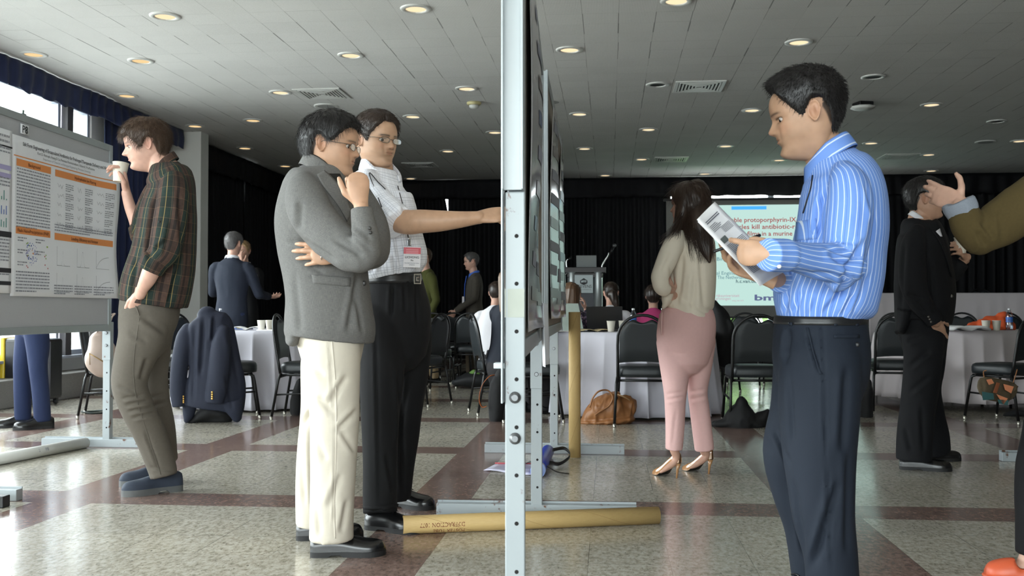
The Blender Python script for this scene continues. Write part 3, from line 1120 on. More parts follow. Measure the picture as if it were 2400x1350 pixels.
for k, (s0, s1, cols, lab) in enumerate(((.14, .92, (GREYINK, MUTED, GREYINK), 'glossy printed poster on the nearer half of the far edge-on board'),
                                         (1.02, 1.86, (MUTED, GREYINK, SLATE), 'blue printed glossy poster at the far end of the far edge-on board'))):
    sh = Sheet(p2 + np.array([.03, .035, 0]), p3 + np.array([.035, -.02, 0]), 1, .024, lambda s, z, k=k: .012 + .014 * np.sin(s * 6 + z * (3 + k)))
    mb = MB(); sheet_mesh(mb, sh, s0, s1, .9, 1.92, 24, 24)
    o = mb.build('poster', PAPER_G); tag(o, lab, 'poster')
    mb = MB()
    for j in range(8):
        z = 1.86 - j * .115
        mb.cur = j % 3
        bar(mb, sh, s0 + .05, s1 - .4 + .1 * (j % 2), z - .05, z, .002); bar(mb, sh, s1 - .33, s1 - .05, z - .08, z - .01, .002)
    mb.build('printed_figures', list(cols), o)
m = MB(); q = P(1293, 275, 5.6); m.lathe([(.012, 0), (.016, .01), (.010, .03), (.001, .034)], q, n=12, ax=(1, 0, 0))
o = m.build('push_pin', plain('pale blue plastic', srgb(150, 190, 200), .3)); tag(o, 'pale push pin near the top of the far edge-on board', 'pin')

# ------------------------------------------------------------------ board at the left with the big poster
a = P(255, 560, 6.87); b_ = P(0, 560, 5.57)
dl = unit(np.array([b_[0] - a[0], b_[1] - a[1], 0]))
L0 = np.array([a[0], a[1], 0]); L1 = L0 + dl * 1.86
lb = empty('poster_board', (L0[0], L0[1], 0))
tag(lb, 'grey felt poster board on a white steel stand, carrying the P8 card at left', 'poster board')
q = G(252, 1047)
post(lb, q[0] + .0, q[1], 0.0, ztop=.86, wid=.05, bolts=(.70, .785), half=(.465, .24))
m = MB(); m.box((q[0] - .029, q[1] - .030, .60), (q[0] + .029, q[1] - .026, .81), .001); m.build('sleeve', STEEL, lb)
e = L1 + dl * .0
post(lb, e[0], e[1], 0.0, ztop=.86, wid=.05, half=(.46, .46))
panel(lb, L1, L0, .80, 2.078, PANELFAB, th=.034, fr=.045, fth=.05)
rel(lb)

mainS = Sheet(L1, L0, 1, .028, lambda s, z: .022 * np.clip((s - 1.5) / .3, 0, 1) ** 2 * (1 + .5 * np.sin(z * 8)))
s0, z1 = mainS.sz(28, 313); s1, _ = mainS.sz(262, 500)
z0 = mainS.sz(37, 694)[1]
mb = MB(); sheet_mesh(mb, mainS, s0, s1 + .05, z0, z1, 30, 20)
po = mb.build('poster', PAPER); tag(po, 'white research poster with orange heading bars on the left board', 'poster')


def surf_main(s, z, off):
    return mainS.at(s, z, off + .002)


def put(mb, body, px, py, size, bold=0, align='LEFT', wid=None):
    s, z = mainS.sz(px, py)
    text_on(mb, body, size, (s, z), None, None, align, bold, wid, surf=surf_main) if False else None
    v, f = text_geo(body, size, align, bold)
    if wid: v[:, 0] *= wid / (v[:, 0].max() - v[:, 0].min())
    mb.add(mainS.at(v[:, 0] + s, v[:, 1] + z, .0024), f)


W = s1 - s0
ttl = MB()
st = mainS.sz(52, 341)
en = mainS.sz(252, 400)
put(ttl, 'Salt Form Engineering of Encapsulated Antibiotics for Prolonged Therapeutic Delivery and Activity', 53, 341, .030, .0003, wid=en[0] - st[0])
put(ttl, 'Kurt D. Ristroph, Hoang D. Lu, Parastoo Rummaneethorn, Robert K. Prud\u2019homme', 87, 362, .022, wid=mainS.sz(220, 400)[0] - mainS.sz(87, 362)[0])
ttl.build('title_lettering', INKM, po)
sub = MB(); put(sub, 'Department of Chemical and Biological Engineering, Princeton University', 100, 375, .019, wid=mainS.sz(211, 400)[0] - mainS.sz(100, 375)[0])
sub.build('subtitle_lettering', GREYINK, po)
ob = MB()
ya = mainS.sz(31, 361)[1]
bar(ob, mainS, s0 + .02, s1 - .0, ya - .006, ya)
cL0, cL1 = mainS.sz(37, 500)[0], mainS.sz(118, 500)[0]
cR0, cR1 = mainS.sz(128, 500)[0], mainS.sz(261, 500)[0]
zr = [mainS.sz(37, 370)[1], mainS.sz(41, 530)[1], mainS.sz(127, 396)[1], mainS.sz(131, 546)[1]]
hh = .042
ob.build('orange_rule', ORANGE, po)
for (x0, x1, zz) in ((cL0, cL1, zr[0]), (cL0, cL1, zr[1]), (cR0, cR1, zr[2]), (cR0, cR1, zr[3])):
    ob = MB(); bar(ob, mainS, x0, x1, zz - hh, zz); ob.build('heading_bar', ORANGE, po)
hd = MB()
for x0, x1, zz, tx in ((cL0, cL1, zr[0], 'Background'), (cL0, cL1, zr[1], 'Flash NanoPrecipitation (FNP)'), (cR0, cR1, zr[2], 'Hydrophobic Ion Pairing'), (cR0, cR1, zr[3], 'Loading, Efficiency and Release')):
    v, f = text_geo(tx, .028, 'CENTER', .0003)
    hd.add(mainS.at(v[:, 0] + (x0 + x1) / 2, v[:, 1] + zz - .031, .0032), f)
hd.build('heading_lettering', plain('brown print', srgb(120, 66, 30), .6), po)
tx = MB()
para(tx, mainS, cL0 + .005, cL1 - .005, zr[0] - .052, 19, .0185, 1)
para(tx, mainS, cL0 + .005, cL1 - .005, z0 + .145, 7, .0185, 2)
para(tx, mainS, cR0, cR1 - .01, zr[3] + .055, 3, .0165, 3)
for k in range(3):
    x = cR0 + (cR1 - cR0) * (k / 3.0); para(tx, mainS, x, x + (cR1 - cR0) / 3.3, z0 + .075, 4, .0165, 4 + k)
for c in range(3):
    for r in range(5):
        x = cR0 + (cR1 - cR0) * (c / 3 + .17); z = zr[2] - .075 - r * .060
        para(tx, mainS, x, x + .10, z, 4, .013, 20 + c * 5 + r)
for k in range(5):
    x = cL0 + .02 + (k % 2) * .19; para(tx, mainS, x, x + .1, zr[1] - .06 - (k // 2) * .07, 2, .016, 50 + k)
tx.build('small_print', GREYINK, po)['kind'] = 'stuff'
fg = MB(); rr = np.random.default_rng(5)
for c in range(3):
    for r in range(5):
        x = cR0 + (cR1 - cR0) * (c / 3) + .03; z = zr[2] - .095 - r * .060
        pts = [(x + .016 * i, z + .010 * (-1) ** i + rr.uniform(-.006, .006)) for i in range(rr.integers(3, 7))]
        for (xa, za), (xb, zb) in zip(pts, pts[1:]):
            d = np.array([zb - za, xa - xb]); d = d / np.linalg.norm(d) * .0011
            q = np.array([(xa + d[0], za + d[1]), (xb + d[0], zb + d[1]), (xb - d[0], zb - d[1]), (xa - d[0], za - d[1])])
            fg.add(mainS.at(q[:, 0], q[:, 1], .0024), [(0, 1, 2, 3)])
for c in range(3):
    for r in range(2):
        x = cR0 + .03 + c * (cR1 - cR0) / 3; z = zr[3] - .20 - r * .165
        w, h = (cR1 - cR0) / 3 - .09, .12
        bar(fg, mainS, x, x + w, z, z + .002); bar(fg, mainS, x, x + .002, z, z + h)
        xs = np.linspace(x, x + w, 24)
        ys = z + h * (.85 * np.exp(-((xs - x - w * .45) / (w * (.05 + .05 * c))) ** 2)) if c < 2 else z + h * (.7 * (1 - np.exp(-(xs - x) / w * 3)))
        for (xa, za), (xb, zb) in zip(list(zip(xs, ys)), list(zip(xs, ys))[1:]):
            fg.add(mainS.at(np.array([xa, xb, xb, xa]), np.array([za, zb, zb + .003, za + .003]), .0024), [(0, 1, 2, 3)])
fg.build('printed_graph', GREYINK, po)
sp = MB(); cx, cz = (cL0 + cL1) / 2 - .02, z0 + .25
for k in range(70):
    r, w = .006 + .06 * math.sqrt(rr.uniform()), rr.uniform(0, 6.3); x, z = cx + r * math.cos(w), cz + r * math.sin(w)
    sp.cur = 1 if r < .022 else (0 if k % 4 else 2)
    q = np.array([(x - .003, z - .003), (x + .003, z - .003), (x + .003, z + .003), (x - .003, z + .003)])
    sp.add(mainS.at(q[:, 0], q[:, 1], .0026), [(0, 1, 2, 3)])
for k in range(14):
    x, z = cL0 + .13 + .20 * (k % 2) + rr.uniform(-.02, .02), zr[1] - .10 - .06 * (k // 5) + rr.uniform(-.012, .012)
    sp.cur = 3 if k < 8 else 4
    q = np.array([(x - .004, z - .004), (x + .004, z - .004), (x + .004, z + .004), (x - .004, z + .004)])
    sp.add(mainS.at(q[:, 0], q[:, 1], .0026), [(0, 1, 2, 3)])
sp.build('printed_diagram', [BLUEP, ORANGE, LILAC, GREENP, REDP], po)

leftS = Sheet(L1, L0, 1, .034, lambda s, z: .02 * np.clip((s - .62) / .2, 0, 1) ** 2 * np.clip(1.35 - z, 0, 1))
sa = .02; sb = leftS.sz(28, 400)[0]; za = leftS.sz(10, 302)[1]; zb = leftS.sz(10, 687)[1]
mb = MB(); sheet_mesh(mb, leftS, sa, sb, zb, za, 20, 20)
po2 = mb.build('poster', PAPER); tag(po2, 'white poster with black and lilac bands, cut by the left edge of the photo', 'poster')
for zz, h in ((leftS.sz(10, 340)[1], .009), (leftS.sz(10, 542)[1], .032), (leftS.sz(10, 628)[1], .026), (leftS.sz(10, 659)[1], .022)):
    kb = MB(); bar(kb, leftS, sa + .02, sb - .0, zz - h, zz); kb.build('heading_bar', INKM, po2)
lt = MB(); v, f = text_geo('Antibiotic Release in Biofilms', .030, 'RIGHT'); 
gb = MB()
for r in range(3):
    zz = leftS.sz(10, (456, 490, 520)[r])[1]
    for k in range(9):
        x = sb - .05 - k * .024; h = .008 + .05 * abs(math.sin(k * 1.7 + r)) * (1 - k / 12)
        gb.cur = (0, 1, 2)[r]; bar(gb, leftS, x - .008, x, zz - .03, zz - .03 + h, .0022, 2)
gb.build('printed_graph', [TEAL, BLUEP, TEAL], po2)
zz = leftS.sz(10, 386)[1]
for q_ in (0, .045):
    lb2 = MB(); bar(lb2, leftS, sa + .03, sb - .01, zz - q_ - .027, zz - q_); lb2.build('lilac_band', LILAC, po2)
tx = MB(); para(tx, leftS, sb - .2, sb - .03, leftS.sz(10, 315)[1], 3, .03, 91); para(tx, leftS, sa + .03, sb - .02, leftS.sz(10, 345)[1], 3, .02, 92)
para(tx, leftS, sa + .03, sb - .02, leftS.sz(10, 415)[1], 4, .02, 93); para(tx, leftS, sa + .03, sb - .02, leftS.sz(10, 560)[1], 8, .019, 94); para(tx, leftS, sa + .03, sb - .02, leftS.sz(10, 641)[1], 2, .019, 95)
tx.build('small_print', GREYINK, po2)['kind'] = 'stuff'

cS = Sheet(L1, L0, 1, .027)
c0, cz = cS.sz(48.5, 289); c1 = cS.sz(68, 300)[0]; cb = cS.sz(48.5, 312)[1]
mb = MB(); sheet_mesh(mb, cS, c0, c1, cb, cz, 2, 2)
o = mb.build('number_card', PAPER); tag(o, 'small white card reading P8 at the top of the left board', 'card')
t = MB(); v, f = text_geo('P8', .062, 'CENTER', .0008); t.add(cS.at(v[:, 0] + (c0 + c1) / 2, v[:, 1] + (cb + cz) / 2 - .022, .0022), f); t.build('lettering', INKM, o)
q = P(54, 274, 5.86)
m = MB(); m.box(q + (-.012, -.015, -.03), q + (.012, .02, .02), .004); m.tube([q + (0, 0, .015), q + (0, .004, .04)], .006)
o = m.build('bulldog_clip', plain('dark green clip', srgb(52, 72, 66), .4)); tag(o, 'dark clip on the top rail above the P8 card', 'clip')

# ------------------------------------------------------------------ tubes on the floor
KRAFT = plain('brown kraft cardboard', srgb(186, 156, 104), 0.7, vary=.1, scale=8)


def kraft_tube():
    m, nt, b, _ = new_mat('spiral wound kraft cardboard')
    tc = nd(nt, 'TexCoord').outputs['Generated']
    n1 = nd(nt, 'TexNoise', {'Vector': tc, 'Scale': 40.0, 'Detail': 4.0}).outputs[0]
    c = mix(nt, n1, srgb(176, 146, 92), srgb(196, 168, 114))
    setin(nt, b, color=c, rough=.65)
    return m


KT = kraft_tube()


def mail_tube(A, B, r, label, m, thick=.004, group=None, seam=True):
    A, B = np.array(A, float), np.array(B, float)
    L = np.linalg.norm(B - A)
    root = empty('mailing_tube', tuple(A))
    b = MB()
    b.lathe([(r - thick, .002), (r - thick, 0), (r, 0), (r, L), (r - thick, L), (r - thick, L - .03), (.001, L - .03)], n=32, cap=False, ax=unit(B - A))
    b.lathe([(.001, .03), (r - thick, .03), (r - thick, .0)], n=32, cap=False, ax=unit(B - A))
    o = b.build('tube_wall', m, root)
    if seam:
        q = np.array(Vector((0, 0, 1)).rotation_difference(Vector(unit(B - A))).to_matrix())
        k = MB()
        for j in range(2):
            t = np.linspace(0, L, int(L * 70))
            w = t / .11 + j * PI
            pts = np.stack([np.cos(w) * (r + .0002), np.sin(w) * (r + .0002), t], -1) @ q.T
            k.tube(pts, .0006, 4)
        k.build('spiral_seam', plain('seam shadow line', srgb(150, 120, 74), .7), o)
    tag(root, label, 'mailing tube', group)
    return root


A = P(942, 1231, 4.33); B = P(1544, 1219, 4.28); r = .038
ta = G(942, 1254); tb = G(1543, 1230)
A = np.array([ta[0], ta[1] + .02, r]); B = np.array([tb[0], tb[1] + .02, r])
t1 = mail_tube(A, B, r, 'long brown cardboard tube lying across the floor in front of the black shoes', KT)
for k, s in enumerate(('DIFFRACTION 1077', 'POSTER TUBE')):
    wr = MB()
    v, f = text_geo(s, .026)
    v[:, 0] *= .85
    ax = unit(B - A); side = unit(np.cross(ax, (0, 0, 1)))
    if side[1] > 0: side = -side
    w = -.05 + k * .75 + v[:, 1] / r
    q = -ax[None] * 0 + np.outer(.26 - v[:, 0], ax) + (r + .0006) * (np.outer(np.cos(w - .25), side) + np.outer(np.sin(w - .25) * -1, (0, 0, 1)))
    wr.add(q, f)
    wr.build('handwriting', plain('dark red marker', srgb(120, 52, 36), .7), t1)
d = 2205 / (1071 - 726)
q = G(1347, 1071); w = .5 * 28 * d / FPX
mail_tube(q, q + np.array([-.012 * 0, 0, (1071 - 724) * d / FPX - .02]), w, 'tall brown cardboard tube standing upright beside the white table', KT)
qa, qb = G(-60, 1101), G(197, 1051)
r2 = .036
wtube = mail_tube(np.array([qa[0], qa[1], r2]), np.array([qb[0], qb[1] + .02, r2]), r2, 'white poster tube lying on the floor below the left board', plain('white card tube', srgb(205, 205, 200), .45, vary=.03), seam=False)
ax = unit(np.array(qb) - np.array(qa)); side = unit(np.cross(ax, (0, 0, 1))); side = side if side[1] < 0 else -side
Lq = np.linalg.norm(qb - qa)
for dx, s, sz in ((-.46, '2', .03), (-.40, 'P8', .03)):
    v, f = text_geo(s, sz)
    w = v[:, 1] / r2 + .1
    wm = MB(); wm.add(np.outer(Lq + dx + v[:, 0], ax) + (r2 + .0006) * (np.outer(np.cos(w), side) + np.outer(np.sin(w), (0, 0, 1))), f)
    wm.build('handwriting', GREYINK, wtube)
# blue tube with black strap, plastic sleeve
BLUEPL = plain('blue plastic', srgb(52, 74, 190), .35, vary=.06)
A = G(1261, 1119); B = G(1284, 1072); r = .040
root = empty('carrying_tube', tuple(A))
ax = unit(np.array([B[0] - A[0], B[1] - A[1], 0]))
L = np.linalg.norm(B - A)
b = MB(); b.lathe([(.001, 0), (r * .8, 0), (r, .01), (r, L), (.001, L)], (0, 0, r), n=28, ax=ax); b.build('tube_wall', BLUEPL, root)
b = MB(); b.lathe([(.001, -.012), (r * .86, -.012), (r * .86, -.010), (r * 1.06, -.014), (r * 1.06, .05), (r, .05)], (0, 0, r), n=28, ax=ax, cap=False); b.build('cap', plain('pale blue cap', srgb(150, 170, 222), .3), root)
b = MB()
sd = np.array([ax[1], -ax[0], 0])
pts = [ax * .10 + sd * (r) + (0, 0, .05), ax * .08 + sd * .1 + (0, 0, .02), ax * .1 + sd * .17 + (0, 0, .006)]
g = np.array([[p + (0, 0, 0), p + ax * .03] for p in catmull(pts, 5)]); b.grid(g, True, .002); b.build('strap', BLACK, root); b = MB()
pts = [ax * (L * .8) + sd * r + (0, 0, .06), ax * (L * .9) + sd * .11 + (0, 0, .06), ax * (L * .75) + sd * .15 + (0, 0, .03), ax * (L * .5) + sd * .1 + (0, 0, .01), ax * (L * .45) + sd * r + (0, 0, .02)]
g = np.array([[p, p + ax * .02 + (0, 0, .018)] for p in catmull(pts, 6)]); b.grid(g, True, .002); b.build('strap', BLACK, root); b = MB()
pts = [ax * (L * .4) - sd * r + (0, 0, .04), ax * (L * .42) - sd * .09 + (0, 0, .03), ax * (L * .3) - sd * .13 + (0, 0, .008)]
g = np.array([[p, p + ax * .03] for p in catmull(pts, 5)]); b.grid(g, True, .002)
b.build('strap', BLACK, root)
tag(root, 'blue plastic carrying tube with black strap lying behind the white steel foot', 'carrying tube')
mb = MB(); c = [G(1133, 1104), G(1160, 1090), G(1262, 1091), G(1250, 1116)]
g = np.zeros((5, 8, 3))
for i in range(5):
    for j in range(8):
        u, v = i / 4, j / 7
        g[i, j] = (c[0] * (1 - u) + c[1] * u) * (1 - v) + (c[3] * (1 - u) + c[2] * u) * v + (0, 0, .004 + .006 * math.sin(j * 2.1) ** 2)
mb.grid(g, True, .001)
o = mb.build('plastic_sleeve', plain('milky plastic', srgb(208, 206, 226), .2)); tag(o, 'milky plastic sleeve lying on the floor beside the blue tube', 'plastic sleeve')
mb = MB(); mb.tube([c[1] + (0, 0, .012), c[2] + (0, 0, .012)], .0035, 6); mb.build('red_seal', REDP, o)
# end of another white foot bar at the far right
root = empty('poster_board', tuple(G(2420, 1080)))
q = G(2345, 1080)
post(root, q[0] + .50, q[1], 0.0, ztop=.86, half=(.5, .5))
rel(root)
slab(root, 'panel', (.10, -.05, 0), (.25, -1.8, 0), .8, 2.06, .03, PANELBR)
tag(root, 'white steel poster board stand, only its foot showing behind the orange loafer', 'poster board')
# ================================================================== chairs
VINYL = plain('black vinyl upholstery', srgb(29, 34, 37), 0.42, vary=.08, scale=40, bumps=.12, bscale=420)
CHFRAME = plain('black powder coated tube', srgb(20, 20, 21), 0.38, .2, vary=.05)
FOOT = plain('nickel glide', srgb(180, 176, 166), .3, .9)


def make_chair():
    r = empty('banquet_chair')
    # seat: faces +y
    bm = MB(); n = 32; prof = []
    for (sc, z) in ((.90, .398), (.985, .402), (1.0, .425), (1.0, .455), (.97, .476), (.88, .488), (.6, .493), (.02, .494)):
        prof.append((sc, z))
    g = []
    for sc, z in prof:
        row = []
        for k in range(n):
            w = 2 * PI * k / n
            c, s_ = math.cos(w), math.sin(w)
            x = .212 * sc * math.copysign(abs(c) ** .42, c); y = .215 * sc * math.copysign(abs(s_) ** .42, s_)
            x *= 1 + .05 * (y / .21)
            row.append((x, y, z))
        g.append(row)
    g = np.array(g); m_ = len(prof)
    f = [(i * n + k, i * n + (k + 1) % n, (i + 1) * n + (k + 1) % n, (i + 1) * n + k) for i in range(m_ - 1) for k in range(n)]
    f.append(list(range(n))[::-1])
    bm.add(g.reshape(-1, 3), f, True); bm.build('seat', VINYL, r)

    def back_y(z): return -.205 - .17 * (z - .45)
    # backrest: rounded top with a hand hole under the hoop
    b = MB(); W = .188
    def half(z):
        if z < .70: return W - .004 * (z - .52) / .18
        t = (z - .70) / .186
        return W * math.sqrt(max(0, 1 - t ** 2.1)) * .985
    zs = np.concatenate([np.linspace(.515, .70, 6), .70 + .17 * np.linspace(.12, 1, 12)])
    nx = 17
    for side in (0, 1):
        P_ = np.zeros((len(zs), nx, 3))
        for i, z in enumerate(zs):
            h = half(z)
            for j in range(nx):
                u = -1 + 2 * j / (nx - 1); x = u * h
                zz = z - .012 * (1 - u * u) * (1 - i / len(zs)) * -1 if i < 3 else z
                if i >= len(zs) - 5:
                    zz -= .030 * math.exp(-(x / .055) ** 2) * ((i - len(zs) + 5) / 4)
                e = min(1, (1 - abs(u)) * 5) ** .5 * min(1, (i + .3) / 2, (len(zs) - i - .6) / 2)
                P_[i, j] = (x, back_y(zz) + (.024 if side else -.016) * max(0.12, e), zz)
        b.grid(P_, True, flip=bool(side))
        if side == 0: A_ = P_
        else:
            v = np.concatenate([A_.reshape(-1, 3), P_.reshape(-1, 3)]); K = len(zs) * nx; I = np.arange(K).reshape(len(zs), nx)
            rim = list(I[0, :]) + list(I[1:, -1]) + list(I[-1, -2::-1]) + list(I[-2:0:-1, 0])
            b.add(v, [(x_, y_, y_ + K, x_ + K) for x_, y_ in zip(rim, rim[1:] + rim[:1])], True)
    b.build('backrest', VINYL, r)
    # hoop
    h = MB(); pts = [(-.20, back_y(.36), .36), (-.20, back_y(.5), .5), (-.20, back_y(.66), .66)]
    for k in range(1, 16):
        w = PI - PI * k / 16
        pts.append((.20 * math.cos(w), back_y(.69 + .212 * math.sin(w)), .69 + .212 * math.sin(w) ** .9))
    pts += [(.20, back_y(.66), .66), (.20, back_y(.5), .5), (.20, back_y(.36), .36)]
    h.tube(pts, .0125, 10); h.build('back_hoop', CHFRAME, r)
    f = MB()
    f.tube([(-.195, -.19, .385), (-.195, .17, .385)], .0115, 8); f.tube([(.195, -.19, .385), (.195, .17, .385)], .0115, 8)
    f.tube([(-.2, -.185, .372), (.2, -.185, .372)], .010, 8); f.tube([(-.195, .165, .385), (.195, .165, .385)], .010, 8)
    f.build('seat_frame', CHFRAME, r)
    for sx in (-1, 1):
        for y0, y1 in ((.165, .235), (-.20, -.265)):
            l = MB()
            if y0 > 0:
                l.tube([(sx * .195, y0 - .03, .387), (sx * .199, y0 + .012, .372), (sx * .203, y0 + .022, .33), (sx * .222, y1, .012)], .0118, 10)
            else:
                l.tube([(sx * .203, y0 + .01, .40), (sx * .212, y0 - .01, .34), (sx * .226, y1, .012)], .0118, 10)
            lg = l.build('leg', CHFRAME, r)
            c = MB(); c.lathe([(.012, 0), (.013, .004), (.0135, .03)], (sx * (.2225 if y0 > 0 else .2265), y1, 0), n=12); c.build('glide', FOOT, lg)
        s = MB(); s.tube([(sx * .21, .20, .235), (sx * .214, -.235, .215)], .008, 8); s.build('stretcher', CHFRAME, r)
    return r


CH0 = make_chair()
chair_used = [False]


def chair(px, py, rz, label, group):
    """chair whose seat centre stands over floor pixel (px, py); rz 0 looks away from the camera, positive turns to the left"""
    o = CH0 if not chair_used[0] else copy_tree(CH0)
    chair_used[0] = True
    q = G(px, py)
    o.location = (q[0], q[1], 0); o.rotation_euler = (0, 0, rz)
    tag(o, label, 'chair', group)
    return o


GL, GM, GR, GB = 'chairs at the left table', 'chairs at the middle table', 'chairs at the right table', 'chairs in rows behind the men'
c1 = chair(542, 977, -1.17, 'black banquet chair with the navy blazer hung over its back', GL)
chair(722, 978, -1.50, 'black banquet chair at the left table, right behind the cream trousers', GL)
chair(668, 921, 2.75, 'black banquet chair across the left table, its round top beside the grey blazer', GL)
chair(398, 962, -1.45, 'black banquet chair with only its seat showing behind the brown trousers', GL)
chair(458, 935, -1.9, 'black banquet chair beyond the blazer, its top edge near the yellowish wall patch', GL)
chair(266, 974, -1.2, 'black banquet chair behind the left board post, carrying the beige handbag', GL)
chair(1110, 897, -.05, 'black banquet chair with the duffel bag under its seat', GB)
chair(1066, 887, .1, 'black banquet chair half hidden behind the chair with the duffel bag', GB)
chair(1027, 897, -.08, 'black banquet chair farthest back in the row behind the checked shirt', GB)
chair(1006, 912, -.5, 'black banquet chair peeking out right beside the black trousers', GB)
chair(978, 948, 1.2, 'black banquet chair of which one front leg shows beside the black trousers', GB)
chair(1176, 968, -1.25, 'black banquet chair seen edge-on with the black backpack under its seat', GM)
chair(1252, 985, -1.45, 'black banquet chair just right of the white posts, its seat under the far board', GM)
chair(1507, 994, -.04, 'black banquet chair with its back to the camera beside the brown leather bag', GM)
chair(1766, 994, .02, 'black banquet chair with its back to the camera above the black cloth bundle', GM)
chair(1672, 920, -.55, 'black banquet chair with a black jacket on it, right behind the pink trousers', GM)
chair(1742, 905, 2.9, 'black banquet chair whose top shows just behind another chair under the screen', GM)
chair(2098, 966, -.12, 'black banquet chair with its back to the camera behind the black suit', GR)
chair(2357, 985, .62, 'black banquet chair with the patterned purse hanging under its seat', GR)
chair(2266, 900, 3.0, 'black banquet chair beyond the right table, left of the orange cloth', GR)
chair(2392, 902, 3.3, 'black banquet chair beyond the right table behind the water bottle', GR)
chair(2088, 903, 2.7, 'black banquet chair whose top shows past the black suit jacket', GR)

# ================================================================== tables
LINEN = plain('white table linen', srgb(214, 212, 222), 0.85, vary=.03, scale=6, bumps=.08, bscale=900)
LINEN2 = plain('white table linen, warmer', srgb(206, 198, 200), 0.85, vary=.03, scale=6, bumps=.08, bscale=900)


def round_table(px, d, label, seed, hem=.02, linen=None):
    q = P(px, 726, d)
    t = empty('round_table', (q[0], q[1], 0))
    m = MB(); m.lathe([(.001, .712), (.735, .712), (.742, .718), (.742, .736), (.735, .742), (.001, .742)], n=48); m.build('tabletop', plain('plywood table top', srgb(150, 120, 84), .6), t)
    for k in range(4):
        w = PI / 4 + k * PI / 2
        m = MB(); m.tube([(.5 * math.cos(w), .5 * math.sin(w), .72), (.52 * math.cos(w), .52 * math.sin(w), 0)], .014, 10); m.build('leg', CHFRAME, t)
    tag(t, 'round folding table standing under ' + label, 'table')
    n = 460
    th = np.linspace(0, 2 * PI, n, endpoint=False)
    rows = []
    ph = np.cumsum(1 + .55 * vnoise(np.stack([np.cos(th) * 2 + seed, np.sin(th) * 2, th * 0], -1)))
    ph = ph / ph[-1] * 2 * PI * 23
    am = .62 + .38 * vnoise(np.stack([np.cos(th) * 3 + seed, np.sin(th) * 3, th * 0 + 3], -1))
    for r in (.02, .3, .55, .7, .748): rows.append(np.stack([r * np.cos(th), r * np.sin(th), th * 0 + .7475], -1))
    for i in range(1, 15):
        u = i / 14
        fold = am * (1 - np.abs(np.sin(ph / 2)) ** .65)
        R = .764 + .012 * min(1, u * 8) + (.035 + .10 * u) * u ** .45 * fold + .03 * u
        hemv = hem + .012 * np.sin(th * 3 + seed) * (hem > .03)
        z = .7455 - .0035 * min(1, u * 10) - (u ** 1.15) * (.742 - hemv)
        tw = th + .02 * u * np.sin(ph * .5)
        rows.append(np.stack([R * np.cos(tw), R * np.sin(tw), z], -1))
    g = np.array(rows); g = np.concatenate([g, g[:, :1]], 1)
    m = MB(); m.grid(g, True, .0015)
    o = m.build('tablecloth', linen or LINEN); o.location = (q[0], q[1], 0)
    tag(o, label, 'tablecloth')
    return q


TL = round_table(608, 10.0, 'the white floor length tablecloth beside the draped navy blazer', 1)
TM = round_table(1478, 9.35, 'the white tablecloth between the standing tube and the pink trousers', 2)
TR = round_table(2242, 9.95, 'the white tablecloth behind the man in the black suit', 3, .09, LINEN2)
# riser and the long head table
mb = MB(); mb.box((-.9, 16.1, 0), (8.6, 18.3, .40), .01); o = mb.build('stage_floor', plain('black stage riser', srgb(26, 26, 28), .7)); o['kind'] = 'structure'
a, b = OnY(2036, 687, 16.6), OnY(2640, 687, 16.6)
t = empty('head_table', ((a[0] + b[0]) / 2, 17.0, .40))
zt = a[2] - .40; hw = (b[0] - a[0]) / 2 - .02
m = MB(); m.box((-hw, -.36, zt - .04), (hw, .36, zt - .012)); m.build('tabletop', BLACK, t)
for sx in (-1, 1):
    for sy in (-1, 1):
        m = MB(); m.tube([(sx * (hw - .2), sy * .3, 0), (sx * (hw - .2), sy * .3, zt - .03)], .018, 8); m.build('leg', CHFRAME, t)
tag(t, 'long table on the stage hidden under a white cloth', 'table')
m = MB(); k = 160; xs = np.linspace(-hw - .02, hw + .02, k); rows = []
for y, z in ((.38, zt - .3), (.38, zt), (.2, zt + .002), (-.37, zt + .002), (-.385, zt - .01)): rows.append(np.stack([xs, xs * 0 + y, xs * 0 + z], -1))
for u in (.3, .6, 1.0): rows.append(np.stack([xs, -.39 - .02 * u - .02 * u * np.sin(xs * 9 + np.sin(xs * 4) * 2) ** 4, xs * 0 + zt - .01 - u * (zt - .03)], -1))
m.grid(np.array(rows), True, .003)
o = m.build('tablecloth', LINEN2); o.location = t.location
tag(o, 'long white tablecloth on the head table at the far right', 'tablecloth')
for px, lab in ((2311, 'dark chair top showing above the long head table at far right'), (2058, 'dark chair edge showing behind the head table, left of the black suit')):
    q = OnY(px, 700, 17.45); c = copy_tree(CH0); c.location = (q[0], q[1], .40); c.rotation_euler = (0, 0, PI); tag(c, lab, 'chair', 'chairs behind the head table')

# ================================================================== things on the tables
CUPM = plain('printed paper cup', srgb(226, 220, 206), .6, vary=.14, scale=14)
CUPIN = plain('cup inside', srgb(236, 234, 228), .6, vary=.02)
PETM = thin_glass('clear bottle plastic', (.90, .93, .95, 1), .2)
CAPW = plain('white cap', srgb(225, 226, 228), .4)
LABB = plain('blue bottle label', srgb(60, 110, 190), .4, vary=.25, scale=30)
PAPERW = plain('plain white paper', srgb(226, 225, 226), .7, vary=.02)


def make_cup():
    r = empty('paper_cup')
    m = MB(); m.lathe([(.001, .004), (.026, .004), (.027, 0), (.0275, .002), (.0385, .092), (.0405, .094), (.0400, .0965), (.0375, .095), (.0268, .008), (.001, .008)], n=28, cap=False)
    m.build('cup_wall', CUPM, r)
    return r


